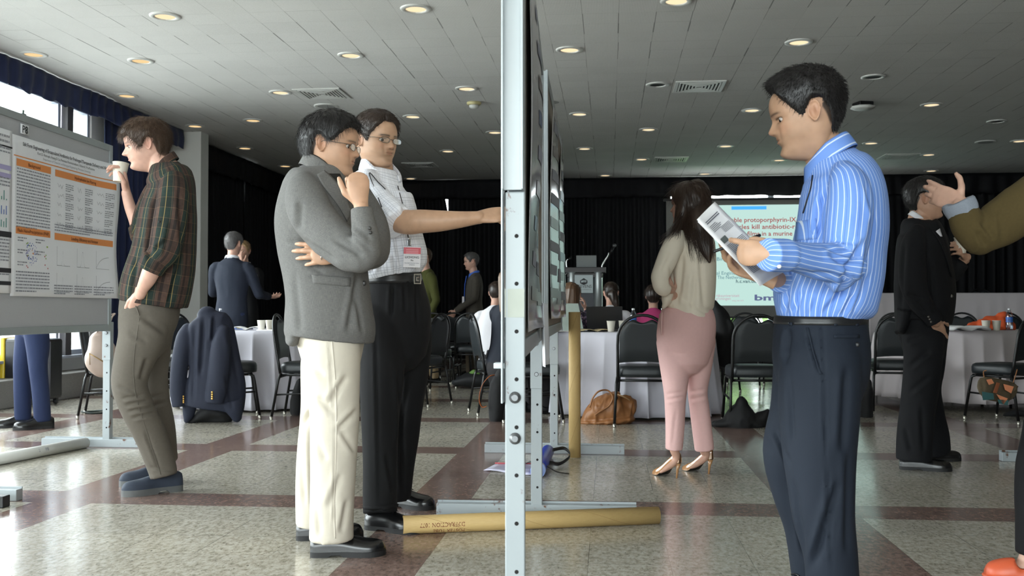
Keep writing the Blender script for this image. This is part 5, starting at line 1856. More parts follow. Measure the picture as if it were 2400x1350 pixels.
class Head:
    def __init__(s, px, py, d, yaw, nod=0.0, roll=0.0, H=.235, **kw):
        """px, py, d: middle of the head between the ears. yaw: 0 faces image right, 90 away, 180 left, 270 the camera"""
        dl = math.degrees(math.atan((px - 1200) / FPX)) - 5.58
        a = math.radians(yaw - dl)
        fw = Vector((math.cos(a), math.sin(a), 0))
        rt = fw.cross(Vector((0, 0, 1)))
        q = Matrix.Rotation(math.radians(-nod), 3, rt)
        fw = q @ fw; up = q @ Vector((0, 0, 1))
        q = Matrix.Rotation(math.radians(roll), 3, fw)
        up = q @ up; rt = fw.cross(up)
        s.R = np.array([rt, fw, up]); s.C = P(px, py, d); s.H = H
        s.grid, s.phi = head_grid(**kw)

    def w(s, p):
        p = np.asarray(p, float) - np.array([0, 0, .5])
        return s.C + s.H * (p @ s.R)

    def loc(s, v):
        return ((np.asarray(v) - s.C) @ s.R.T) / s.H + np.array([0, 0, .5])

    def tubes(s):
        out = []
        g = s.grid; m, n = g.shape[:2]
        v = s.w(g.reshape(-1, 3))
        v = np.concatenate([v, [s.w(g[0].mean(0)), s.w(g[-1].mean(0))]])
        T = []
        for i in range(m - 1):
            for k in range(n):
                a, b, c, d = i * n + k, i * n + (k + 1) % n, (i + 1) * n + (k + 1) % n, (i + 1) * n + k
                T += [(a, b, c), (a, c, d)]
        for k in range(n):
            T += [(m * n, (k + 1) % n, k), (m * n + 1, (m - 1) * n + k, (m - 1) * n + (k + 1) % n)]
        out.append((v, np.array(T), np.zeros((len(T), 3, 2)), 0))
        for sx in (-1, 1):                                          # ears
            nr, na = 9, 30
            tops = []
            for side in (0, 1):
                for i in range(nr):
                    r = (i + .0) / (nr - 1)
                    for k in range(na):
                        w = 2 * PI * k / na
                        hx = .078 * (1 + .14 * math.sin(w) ** 1 if math.sin(w) > 0 else 1 + .28 * math.sin(w))
                        y, z = hx * r * math.cos(w), .138 * r * math.sin(w) * (1.0 if math.sin(w) > 0 else .98)
                        rim = math.exp(-((r - .86) / .13) ** 2) * (.030 if math.cos(w) < .55 else .012)
                        bowl = -.026 * math.exp(-((y - .012) / .035) ** 2 - ((z + .025) / .055) ** 2)
                        x = .020 + rim + bowl + .018 * math.exp(-((y + .02) / .02) ** 2 - ((z - .02) / .06) ** 2)
                        if side: x = -.022 + .03 * r
                        if r > .99: x = .018
                        # tilt back and flare outwards
                        yy = y - .10 * z
                        x = x + .32 * max(0, -(yy - .05)) 
                        tops.append((sx * (.318 + x), yy - .055, z + .475))
            v = s.w(np.array(tops))
            T = []
            for side in (0, 1):
                o = side * nr * na
                for i in range(nr - 1):
                    for k in range(na):
                        a, b, c, d = o + i * na + k, o + i * na + (k + 1) % na, o + (i + 1) * na + (k + 1) % na, o + (i + 1) * na + k
                        T += [(a, b, c), (a, c, d)]
            o = nr * na
            for k in range(na):
                a, b = (nr - 1) * na + k, (nr - 1) * na + (k + 1) % na
                T += [(a, b, b + o), (a, b + o, a + o)]
            out.append((v, np.array(T), np.zeros((len(T), 3, 2)), 0))
        return out


SHORT = [(0, .845), (22, .85), (38, .80), (50, .72), (60, .63), (68, .56), (74, .47), (82, .46), (87, .52), (96, .62), (108, .62), (118, .48), (130, .30), (150, .20), (180, .17)]
FRINGE = [(0, .70), (20, .69), (35, .70), (48, .66), (60, .57), (68, .50), (74, .40), (82, .40), (88, .50), (96, .60), (108, .58), (118, .42), (130, .24), (150, .12), (180, .09)]


def hairline(tab):
    t = np.array(tab, float)
    return lambda ph: np.interp(np.abs(np.degrees(ph)), t[:, 0], t[:, 1])


def skin_colors(hd, co, tone, hairc, line, opt):
    L = hd.loc(co)
    x, y, z = L.T
    col = np.tile(np.array(tone[:3]), (len(co), 1))
    n = fbm(co * 55, 3, 2)[:, None]
    col = col * (1 + .07 * n)
    inhead = (np.abs(x) < .45) & (y > -.55) & (y < .65) & (z > -.02) & (z < 1.1)
    def blend(m, c, k=1.0):
        nonlocal col
        m = (np.clip(m, 0, 1) * k * inhead)[:, None]
        col = col * (1 - m) + np.array(c[:3]) * m
    ax = np.abs(x)
    fr = np.clip((y - .2) * 12, 0, 1)
    red = (tone[0] * .95, tone[1] * .62, tone[2] * .58)
    blend(g2(ax - .19, .08) * g2(z - .40, .07) * fr, red, .28)
    blend(g2(x, .06) * g2(z - .395, .035) * fr, red, .25)
    blend(g2(ax - .36, .06) * g2(z - .48, .12) * np.clip((.1 - y) * 9, 0, 1), red, .35)
    lw = np.clip((.088 - ax) * 40, 0, 1)
    blend(lw * (g2(z - .303 + .25 * ax * ax, .014) + g2(z - .259 - .6 * ax * ax, .016)) * fr, (tone[0] * .74, tone[1] * .46, tone[2] * .45), .55)
    blend(lw * g2(z - .2815, .0055) * fr, (tone[0] * .28, tone[1] * .16, tone[2] * .15), .9)
    bz = .592 - .7 * (ax - .13) ** 2 + opt.get('browz', 0)
    blend(np.clip((ax - .035) * 40, 0, 1) * np.clip((.245 - ax) * 22, 0, 1) * g2(z - bz, .017) * fr, hairc, opt.get('brow', .85))
    blend(np.clip((.075 - np.abs(ax - .147)) * 50, 0, 1) * g2(z - (.533 - 2.2 * (ax - .147) ** 2), .008) * fr, (.02, .014, .012), .85)
    blend(np.clip((.07 - np.abs(ax - .147)) * 50, 0, 1) * g2(z - (.474 + 2.0 * (ax - .147) ** 2), .006) * fr, (tone[0] * .4, tone[1] * .3, tone[2] * .28), .5)
    blend(g2(ax - .045, .018) * g2(z - .358, .010) * np.clip((y - .36) * 12, 0, 1), (tone[0] * .25, tone[1] * .15, tone[2] * .13), .8)
    if opt.get('stubble'):
        st = np.clip((.36 - z) * 12, 0, 1) * np.clip((y + .02) * 6, 0, 1) * (1 - .7 * g2(ax - .17, .06) * g2(z - .36, .06))
        blend(st, hairc, opt['stubble'])
    if line is not None:
        ph = np.arctan2(x, y)
        ear = (ax > .315) & (np.abs(z - .475) < .16) & (np.abs(y + .05) < .13)
        m = np.clip((z - line(ph) + .02) / .05, 0, 1) * (~ear)
        blend(m, hairc, .92)
    return col


def make_body(hd, tubes, base, tone, hairc, line, voxel=.004, eyes=True, gaze=(0, 1, 0), opt=None, name='person', iris=(.03, .018, .012), sm=1):
    """one continuous skin: head, ears, neck, arms, hands (and the trunk they grow from)"""
    opt = opt or {}
    me = fuse(name, (hd.tubes() if hd else []) + tubes, voxel, sm, uv=False)
    n0 = len(me.vertices)
    if eyes and hd:
        bm = bmesh.new(); bm.from_mesh(me)
        for sx in (-1, 1):
            c = hd.w((sx * .146, opt.get('eyey', .292), .503))
            bmesh.ops.create_uvsphere(bm, u_segments=22, v_segments=14, radius=.056 * hd.H, matrix=Matrix.Translation(Vector(c)))
        bm.to_mesh(me); bm.free()
    co = get_co(me)
    if hd:
        col = skin_colors(hd, co, tone, hairc, line, opt)
    else:
        col = np.tile(np.array(tone[:3]), (len(co), 1)) * (1 + .07 * fbm(co * 55, 3, 2)[:, None])
    al = np.zeros(len(co))
    if eyes and hd:
        L = hd.loc(co[n0:])
        g = unit(gaze)
        cc = np.where(L[:, :1] > 0, .146, -.146)
        dv = np.stack([L[:, 0] - cc[:, 0], L[:, 1] - opt.get('eyey', .292), L[:, 2] - .503], -1)
        dv /= np.maximum(np.linalg.norm(dv, axis=1, keepdims=True), 1e-9)
        a = dv @ g
        ec = np.where((a > .95)[:, None], np.array([[.004, .003, .003]]), np.where((a > .79)[:, None], np.array([iris]), np.array([[.46, .41, .37]])))
        col[n0:] = ec; al[n0:] = 1
    at = me.color_attributes.new('tint', 'FLOAT_COLOR', 'POINT')
    at.data.foreach_set('color', np.concatenate([np.clip(col, 0, 1), al[:, None]], 1).astype(np.float32).ravel())
    me.polygons.foreach_set('use_smooth', np.ones(len(me.polygons), bool))
    o = finish(name, me, SKIN, None, base)
    o.location = base
    return o


def skin_mat():
    m, nt, b, _ = new_mat('skin')
    a = nd(nt, 'Attribute', {}, attribute_name='tint')
    tc = nd(nt, 'TexCoord').outputs['Object']
    n = nd(nt, 'TexNoise', {'Vector': tc, 'Scale': 420.0, 'Detail': 3.0}).outputs[0]
    rg = mix(nt, a.outputs['Alpha'], (.46, .46, .46, 1), (.08, .08, .08, 1))
    setin(nt, b, color=a.outputs['Color'], rough=rg, spec=.4, sss=.06, normal=bump(nt, n, .10, .0008))
    b.inputs['Subsurface Radius'].default_value = (.012, .005, .003)
    b.inputs['Subsurface Scale'].default_value = 1.0
    return m


SKIN = skin_mat()


def hair_mat(name, c, rough=.42):
    m, nt, b, _ = new_mat(name)
    tc = nd(nt, 'TexCoord').outputs['Object']
    n = nd(nt, 'TexNoise', {'Vector': tc, 'Scale': 130.0, 'Detail': 3.0}).outputs[0]
    cc = mix(nt, n, tuple(x * .55 for x in c[:3]) + (1,), tuple(min(1, x * 1.5) for x in c[:3]) + (1,))
    setin(nt, b, color=cc, rough=rough, spec=.45)
    return m


def make_hair(hd, line, thick, mat, parent, base, n=2200, length=(.018, .04), flow=None, seed=1, lift=.25, rad=.0007, extra=None, name='hair', wave=0.0, sub=True):
    """cap of hair grown over the scalp plus loose strands. thick(phi, z) in head heights"""
    g, ph = hd.grid, hd.phi
    m_, n_ = g.shape[:2]
    du, dv = np.gradient(g, axis=0), np.gradient(g, axis=1)
    nn = np.cross(dv, du); nn /= np.maximum(np.linalg.norm(nn, axis=2, keepdims=True), 1e-9)
    s = np.sign((nn * (g - np.array([0, 0, .5]))).sum()); nn *= s
    Z = g[..., 2]
    jag = .014 * vnoise(np.stack([g[..., 0].ravel() * 22, g[..., 1].ravel() * 22, ph.ravel() * 0 + seed], -1)).reshape(Z.shape)
    k = np.clip((Z - line(ph) - jag) / .045, 0, 1); k = k * k * (3 - 2 * k)
    q = g.reshape(-1, 3)
    tex = fbm(np.stack([q[:, 0] * 16, q[:, 1] * 16, q[:, 2] * 5], -1), seed, 2).reshape(Z.shape)
    t = thick(np.abs(np.degrees(ph)), Z) * (1 + .16 * tex)
    off = np.where(k > 0, k * t + .004, -.03)
    sh = g + nn * off[..., None]
    keep = k > 0
    mb = MB()
    idx = np.arange(m_ * n_).reshape(m_, n_)
    F_ = []
    for i in range(m_ - 1):
        for j in range(n_):
            j2 = (j + 1) % n_
            if keep[i, j] or keep[i, j2] or keep[i + 1, j] or keep[i + 1, j2]:
                F_.append((idx[i, j], idx[i, j2], idx[i + 1, j2], idx[i + 1, j]))
    F_.append(tuple(idx[-1, :]))
    mb.add(hd.w(sh.reshape(-1, 3)), F_, True)
    # strands
    if n:
        r = np.random.default_rng(seed)
        cand = np.argwhere(k > .25)
        area = np.linalg.norm(np.cross(du, dv), axis=2)[cand[:, 0], cand[:, 1]]
        pick = cand[r.choice(len(cand), n, p=area / area.sum())]
        p0 = sh[pick[:, 0], pick[:, 1]] - nn[pick[:, 0], pick[:, 1]] * .006
        N = nn[pick[:, 0], pick[:, 1]]
        p0 = p0 + (np.cross(N, r.normal(size=(n, 3)))) * .008
        crown = np.array([0.03, -.18, 1.06])
        fl = flow(p0, N) if flow else (p0 - crown)
        fl = fl - N * (fl * N).sum(1, keepdims=True)
        fl /= np.maximum(np.linalg.norm(fl, axis=1, keepdims=True), 1e-6)
        fl += r.normal(size=(n, 3)) * .22
        Ln = r.uniform(length[0], length[1], n) / hd.H
        K = 5
        pts = np.zeros((n, K, 3)); pts[:, 0] = p0
        for i in range(1, K):
            dirn = fl + N * lift * (1 - i / K) + np.array([0, 0, -.12]) * i
            if wave: dirn = dirn + wave * np.sin(i * 1.9 + p0[:, :1] * 40) * np.cross(fl, N)
            dirn /= np.linalg.norm(dirn, axis=1, keepdims=True)
            pts[:, i] = pts[:, i - 1] + dirn * (Ln / (K - 1))[:, None]
        strands(mb, hd.w(pts.reshape(-1, 3)).reshape(n, K, 3), rad)
    if extra: extra(mb)
    return mb.build(name, mat, parent, base)


def strands(mb, pts, rad):
    """pts (n, K, 3): tapering three-sided hairs"""
    n, K = pts.shape[:2]
    T = np.gradient(pts, axis=1); T /= np.maximum(np.linalg.norm(T, axis=2, keepdims=True), 1e-9)
    ref = np.array([.31, .72, .62])
    A = np.cross(T, ref); A /= np.maximum(np.linalg.norm(A, axis=2, keepdims=True), 1e-9)
    B = np.cross(T, A)
    V = np.zeros((n, K, 3, 3))
    for k in range(3):
        w = 2 * PI * k / 3
        rr = rad * np.linspace(1.0, .25, K)[None, :, None]
        V[:, :, k] = pts + rr * (A * math.cos(w) + B * math.sin(w))
    f = []
    base = (np.arange(n) * K * 3)[:, None]
    for i in range(K - 1):
        for k in range(3):
            k2 = (k + 1) % 3
            f.append(np.concatenate([base + i * 3 + k, base + i * 3 + k2, base + (i + 1) * 3 + k2, base + (i + 1) * 3 + k], 1))
    mb.add(V.reshape(-1, 3), np.concatenate(f), True)


def iv(px, right, up, away):
    """direction given as seen in the photo around pixel column px: right, up, away from the camera"""
    dl = math.atan((px - 1200) / FPX) - math.radians(5.58)
    f = np.array([math.sin(dl), math.cos(dl), 0]); r = np.array([math.cos(dl), -math.sin(dl), 0])
    return unit(right * r + away * f + up * np.array([0, 0, 1.0]))


def rot(v, ax, deg):
    return np.array(Matrix.Rotation(math.radians(deg), 3, Vector(ax)) @ Vector(v))


def hand(Wr, d, s, palm, curls=((15, 20, 12),) * 4, L=.185, spread=(7, 2, -3, -8), thumb=((.62, .68, .38), (.85, .42, .30), (.95, .2, .25)), wr=.026, n=14):
    """palm, four unequal bent fingers and a thumb from the side of the palm. d to the fingers, s to the thumb, palm: side that grips"""
    k = L / .185
    d = unit(d); s = unit(np.asarray(s) - d * (np.asarray(s) @ d)); nn = np.cross(d, s)
    if nn @ np.asarray(palm) < 0: nn = -nn
    Wr = np.asarray(Wr, float)
    q = lambda a, b, c: Wr + k * (d * a + s * b + nn * c)
    out = [loft([(q(-.03, 0, 0), wr * k, wr * .8 * k), (q(.0, 0, 0), .027 * k, .020 * k), (q(.03, .002, 0), .034 * k, .018 * k), (q(.06, .002, -.001), .0405 * k, .0155 * k), (q(.085, .0, -.002), .0415 * k, .013 * k), (q(.097, -.001, -.002), .038 * k, .010 * k)], n=20, sub=3, axis=nn, rnd=(False, True))]
    out.append(loft([(q(.012, .016, .008), .014 * k, .013 * k), (q(.035, .026, .011), .015 * k, .014 * k), (q(.055, .03, .008), .010 * k, .010 * k)], n=n, sub=3, axis=nn, rnd=(True, True)))
    lens = ((.045, .027, .022), (.049, .031, .023), (.045, .029, .022), (.035, .022, .020))
    offs = ((.090, .0295), (.094, .0098), (.090, -.0105), (.082, -.0290))
    rad = (.0097, .0100, .0095, .0084)
    for i in range(4):
        dr = rot(d, nn, 0)
        dr = unit(d + s * math.tan(math.radians(spread[i])))
        ax = unit(np.cross(dr, nn))
        p = q(offs[i][0], offs[i][1], -.001)
        a = 0
        pts = [(p - d * .018 * k, rad[i] * 1.15 * k, rad[i] * 1.0 * k), (p, rad[i] * 1.10 * k, rad[i] * 1.08 * k)]
        for j in range(3):
            a += curls[i][j]
            v = rot(dr, ax, a)
            r_ = rad[i] * (1.0, .92, .80)[j] * k
            pts.append((p + v * lens[i][j] * k * .5, r_ * .96, r_ * .94))
            p = p + v * lens[i][j] * k
            pts.append((p, r_ * (1.02 if j < 2 else .72), r_ * (1.0 if j < 2 else .66)))
        out.append(loft(pts, n=n, sub=3, axis=None, rnd=(False, True)))
    p = q(.016, .018, .006)
    pts = [(p, .0145 * k, .0135 * k)]
    for j, (v, ln) in enumerate(zip(thumb, (.046, .033, .026))):
        dv = unit(d * v[0] + s * v[1] + nn * v[2])
        r_ = (.0128, .0108, .0098)[j] * k
        pts.append((p + dv * ln * .5 * k, r_, r_ * .95)); p = p + dv * ln * k
        pts.append((p, r_ * (1.0 if j < 2 else .72), r_ * (.96 if j < 2 else .62)))
    out.append(loft(pts, n=n, sub=3, axis=None, rnd=(True, True)))
    return out


# ------------------------------------------------------------------ cloth materials
def cloth(name, fn, rough=.85, weave=900., bstr=.12, sheen=.0, spec=.3):
    m, nt, b, _ = new_mat(name)
    a = nd(nt, 'Attribute', {}, attribute_name='uvw')
    sx = nd(nt, 'SeparateXYZ', {0: a.outputs['Vector']})
    tc = nd(nt, 'TexCoord').outputs['Object']
    c = fn(nt, sx.outputs[0], sx.outputs[1], tc)
    n = nd(nt, 'TexNoise', {'Vector': tc, 'Scale': weave, 'Detail': 2.0}).outputs[0]
    n2 = nd(nt, 'TexNoise', {'Vector': tc, 'Scale': 14.0, 'Detail': 5.0}).outputs[0]
    h = math_(nt, 'ADD', math_(nt, 'MULTIPLY', n, .25), n2)
    setin(nt, b, color=c, rough=rough, spec=spec, sheen=sheen, normal=bump(nt, h, bstr, .006))
    return m


def solid(col, vary=.12, sc=40.):
    def fn(nt, u, v, tc):
        n = nd(nt, 'TexNoise', {'Vector': tc, 'Scale': sc, 'Detail': 4.0}).outputs[0]
        return mix(nt, n, tuple(x * (1 - vary) for x in col[:3]) + (1,), tuple(min(1, x * (1 + vary)) for x in col[:3]) + (1,))
    return fn


def heather(c0, c1):
    def fn(nt, u, v, tc):
        cm = nd(nt, 'CombineXYZ', {0: u, 1: v})
        a = nd(nt, 'TexNoise', {'Vector': nd(nt, 'Mapping', {'Vector': cm.outputs[0], 'Scale': (900, 60, 1)}).outputs[0], 'Scale': 1.0, 'Detail': 2.0}).outputs[0]
        b = nd(nt, 'TexNoise', {'Vector': nd(nt, 'Mapping', {'Vector': cm.outputs[0], 'Scale': (60, 900, 1)}).outputs[0], 'Scale': 1.0, 'Detail': 2.0}).outputs[0]
        f = math_(nt, 'MULTIPLY', math_(nt, 'ADD', a, b), .5)
        return ramp(nt, f, [(.34, c0[:3]), (.66, c1[:3])])
    return fn


def blue_stripes(nt, u, v, tc):
    n = nd(nt, 'TexNoise', {'Vector': tc, 'Scale': 9.0, 'Detail': 3.0}).outputs[0]
    base = mix(nt, n, srgb(98, 134, 206), srgb(120, 156, 220))
    s1 = stripe(nt, u, .0165, .0022)
    s2 = stripe(nt, u, .033, .0012, .27)
    c = mix(nt, math_(nt, 'MULTIPLY', s1, .85), base, srgb(214, 226, 244))
    return mix(nt, math_(nt, 'MULTIPLY', s2, .7), c, srgb(60, 92, 178))


def check(nt, u, v, tc):
    l1 = stripe(nt, u, .0215, .0016); l2 = stripe(nt, v, .0215, .0016)
    l3 = stripe(nt, u, .043, .0026, .25); l4 = stripe(nt, v, .043, .0026, .25)
    c = mix(nt, math_(nt, 'MULTIPLY', math_(nt, 'MAXIMUM', l1, l2), .5), srgb(236, 238, 246), srgb(126, 130, 148))
    return mix(nt, math_(nt, 'MULTIPLY', math_(nt, 'MAXIMUM', l3, l4), .35), c, srgb(120, 126, 150))


def plaid(nt, u, v, tc):
    n = nd(nt, 'TexNoise', {'Vector': tc, 'Scale': 60.0, 'Detail': 3.0}).outputs[0]
    g = mix(nt, n, srgb(22, 34, 32), srgb(38, 52, 46))
    br = mix(nt, n, srgb(52, 38, 34), srgb(84, 64, 54))
    c = mix(nt, stripe(nt, u, .105, .05), g, br)
    c = mix(nt, math_(nt, 'MULTIPLY', stripe(nt, u, .105, .012, .88), .7), c, srgb(20, 20, 22))
    c = mix(nt, math_(nt, 'MULTIPLY', stripe(nt, v, .10, .05), .35), c, srgb(28, 26, 26))
    c = mix(nt, math_(nt, 'MULTIPLY', stripe(nt, v, .05, .002), .22), c, srgb(150, 120, 84))
    c = mix(nt, math_(nt, 'MULTIPLY', stripe(nt, u, .105, .0030, .30), .5), c, srgb(176, 150, 92))
    return mix(nt, math_(nt, 'MULTIPLY', stripe(nt, u, .0525, .0014, .1), .35), c, srgb(150, 106, 80))


# ------------------------------------------------------------------ shoes, spectacles, small clothing
def shoe(parent, base, heel, toe, mat, solem, w=.052, h=.092, sole=.018, heelh=.030, laces=True, toeb=1.0, name='shoe', low=1.0):
    heel, toe = np.array(heel, float), np.array(toe, float)
    heel[2] = toe[2] = 0
    y = toe - heel; L = np.linalg.norm(y); y = y / L; x = np.array([y[1], -y[0], 0])
    W = lambda a, b, c: heel + x * a + y * b * L + np.array([0, 0, c])
    half = curve([(0, .45), (.04, .62), (.12, .70), (.3, .70), (.45, .74), (.62, .94), (.75, 1.0), (.86, .90 * toeb), (.94, .64 * toeb), (.985, .34 * toeb), (1, .06)])
    top = curve([(0, .72), (.06, .86), (.2, 1.0 * low), (.3, 1.0 * low), (.42, .92 * low), (.55, .74), (.7, .62), (.85, .56), (.95, .44), (1, .14)])
    ts = np.concatenate([np.linspace(0, .1, 5), np.linspace(.15, .85, 18), np.linspace(.88, 1, 8)])
    n = 18
    g = np.zeros((len(ts), n, 3))
    for i, t in enumerate(ts):
        for k in range(n):
            a = PI * k / (n - 1)
            ww = w * half(t) * (1 + .04 * math.sin(a))
            narrow = 1 - .42 * np.clip((math.sin(a) - .35) / .65, 0, 1) * np.clip((.62 - t) / .2, 0, 1)
            g[i, k] = W(ww * math.cos(a) * narrow, t, sole + (h * top(t) - sole * .3) * math.sin(a) ** .75)
    m = MB(); m.grid(g, True)
    m.add([W(0, 0, sole)] + list(g[0]), [(0, k + 1, k + 2) for k in range(n - 1)])
    o = m.build(name, mat, parent, base)
    m = MB()
    pr = [W(w * 1.06 * half(t) * sg, min(max(t, -.01), 1.012), 0) for sg, tt in ((1, ts), (-1, ts[::-1])) for t in tt]
    def hz(p):
        t = ((p - heel) @ y) / L
        return heelh if t < .26 else sole * (.55 if t < .34 else 1) * 1.0
    nP = len(pr)
    lo = [p + np.array([0, 0, 0 if ((p - heel) @ y) / L < .27 or ((p - heel) @ y) / L > .42 else sole * .45 * (heelh > .02)]) for p in pr]
    hi = [p + np.array([0, 0, sole + .002]) for p in pr]
    K = len(ts)
    v = lo + hi
    f = [(i, (i + 1) % nP, nP + (i + 1) % nP, nP + i) for i in range(nP)]
    for i in range(K - 1):
        f.append((i, nP - 1 - i, nP - 2 - i, i + 1)); f.append((nP + i, nP + i + 1, nP + nP - 2 - i, nP + nP - 1 - i))
    m.add(v, f); m.build('sole', solem, o, base)
    if laces:
        m = MB()
        for k in range(4):
            t = .36 + k * .055
            pts = [W(.022 * c, t, sole + (h * top(t)) * (1 - .10 * abs(c) ** 2) + .001) for c in np.linspace(-1, 1, 7)]
            m.tube(pts, .0022, 6)
        t = .37
        for sg in (-1, 1):
            c0 = W(0, t, h * top(t) + sole + .004)
            m.tube(catmull([c0, c0 + x * sg * .02 + (0, 0, .012), c0 + x * sg * .034 + (0, 0, .002), c0 + x * sg * .012], 4), .0018, 6)
        m.build('laces', mat, o, base)
    return o


def spectacles(hd, parent, base, metal, glass, y=.405, z=.505, w=.105, hgt=.052, full=True):
    m = MB(); g = MB()
    for sx in (-1, 1):
        pts = []
        for k in range(28):
            a = 2 * PI * k / 28
            cx, sz = math.copysign(abs(math.cos(a)) ** .7, math.cos(a)), math.copysign(abs(math.sin(a)) ** .7, math.sin(a))
            pts.append(hd.w((sx * .150 + w * cx, y - .05 * abs(.150 * sx + w * cx) ** 2 * 8 * .3, z + hgt * sz)))
        m.tube(pts, .0011, 6, closed=True)
        g.poly(pts)
        m.tube([hd.w((sx * (.150 + w), y - .012, z + .02)), hd.w((sx * (.335), y - .10, z + .025)), hd.w((sx * .350, -.02, z + .03)), hd.w((sx * .345, -.10, z - .03))], .0011, 6)
        m.tube([hd.w((sx * .06, y - .005, z - .01)), hd.w((sx * .05, y - .03, z - .03))], .0012, 6)
    m.tube([hd.w((-.05, y, z + .012)), hd.w((0, y + .012, z + .02)), hd.w((.05, y, z + .012))], .0013, 6)
    o = m.build('spectacles', metal, parent, base)
    g.build('lens', glass, o, base)
    return o


def flat_uv(o, base):
    c = get_co(o.data) + base
    at = o.data.attributes.new('uvw', 'FLOAT_VECTOR', 'POINT')
    at.data.foreach_set('vector', np.stack([c @ CR, c[:, 2], 0 * c[:, 0]], -1).astype(np.float32).ravel())
    return o


def collar(c, up, fw, r, stand, fall, parent, base, mat, name='collar', gap=24, point=.045, rf=1.12, tilt=.0, flare=.012, n=44):
    """turned-down shirt collar round the neck: c centre of the neckline, open at the front"""
    up = unit(up); fw = unit(np.asarray(fw) - up * (np.asarray(fw) @ up)); rt = np.cross(fw, up)
    rows = []
    for pr in ('in0', 'in1', 'top', 'out1', 'out2'):
        row = []
        for k in range(n):
            a = math.radians(gap + (360 - 2 * gap) * k / (n - 1))
            fr = math.cos(a)
            rr = r * (1 + (rf - 1) * max(0, fr))
            dr = fw * math.cos(a) + rt * math.sin(a)
            near = max(0, 1 - abs(min(k, n - 1 - k)) / 7.0)
            hgt = stand * (1 - .55 * max(0, fr))
            base_ = np.asarray(c) + dr * rr - up * (tilt * fr)
            if pr == 'in0': p = base_
            elif pr == 'in1': p = base_ + up * hgt * .6 - dr * .001
            elif pr == 'top': p = base_ + up * hgt + dr * .004
            elif pr == 'out1': p = base_ + up * hgt * .45 + dr * (flare * .7)
            else: p = base_ + up * (hgt - fall - point * near * .8) + dr * (flare + .012 * near) + fw * point * near * .35
            row.append(p)
        rows.append(row)
    m = MB(); m.grid(catmull(np.array(rows).reshape(5, -1), 3).reshape(-1, n, 3), True, .0022)
    o = m.build(name, mat, parent, base)
    n_ = len(o.data.vertices) // 2
    k = np.arange(len(o.data.vertices)) % n_
    at = o.data.attributes.new('uvw', 'FLOAT_VECTOR', 'POINT')
    at.data.foreach_set('vector', np.stack([(k // n) * .0045, (k % n) / n * 2 * PI * r, 0 * k], -1).astype(np.float32).ravel())
    return o


def garment(name, tubes, mat, parent, base, voxel=.007, sm=3, ru=(.004, 9, 1), fo=None, stretch=(1, 1, .45)):
    me = fuse(name, tubes, voxel, sm)
    if ru: rumple(me, ru[0], ru[1], ru[2], stretch)
    if fo: folds(me, fo)
    w = bvh_of(me)
    o = finish(name, me, mat, parent, base)
    return o, w


def stuck(name, bv, left, right, mat, parent, base, nu=6, nv=10, off=.002, th=.002, dflt=4.0):
    return flat_uv(patch(bv, left, right, nu, nv, off, th, dflt).build(name, mat, parent, base), base)


def button(bv, px, py, mat, parent, base, r=.0055, name='button', off=.001):
    q = on_surf(bv, px, py, off)
    m = MB(); m.lathe([(r, 0), (r * .95, .002), (r * .3, .0025)], q, n=12, ax=unit(CAM - q))
    return m.build(name, mat, parent, base)


HAIR_BLACK = hair_mat('black hair', (.010, .009, .009))
HAIR_DKBROWN = hair_mat('dark brown hair', (.022, .013, .009))
HAIR_BROWN = hair_mat('brown hair', (.060, .034, .020))
HAIR_BLOND = hair_mat('dark blond hair', (.24, .15, .07))
HAIR_GREY = hair_mat('greying hair', (.075, .07, .07))
BLKSHOE = plain('polished black leather', srgb(18, 18, 19), .25, vary=.1, spec=.6)
BLKSOLE = plain('black rubber sole', srgb(24, 24, 25), .6)
WIRE = plain('thin metal spectacle wire', srgb(96, 92, 88), .3, .9)
LENS = thin_glass('spectacle lens', (.95, .97, .97, 1), .06)
ASIAN = (.46, .275, .175)
CAUC = (.56, .33, .25)


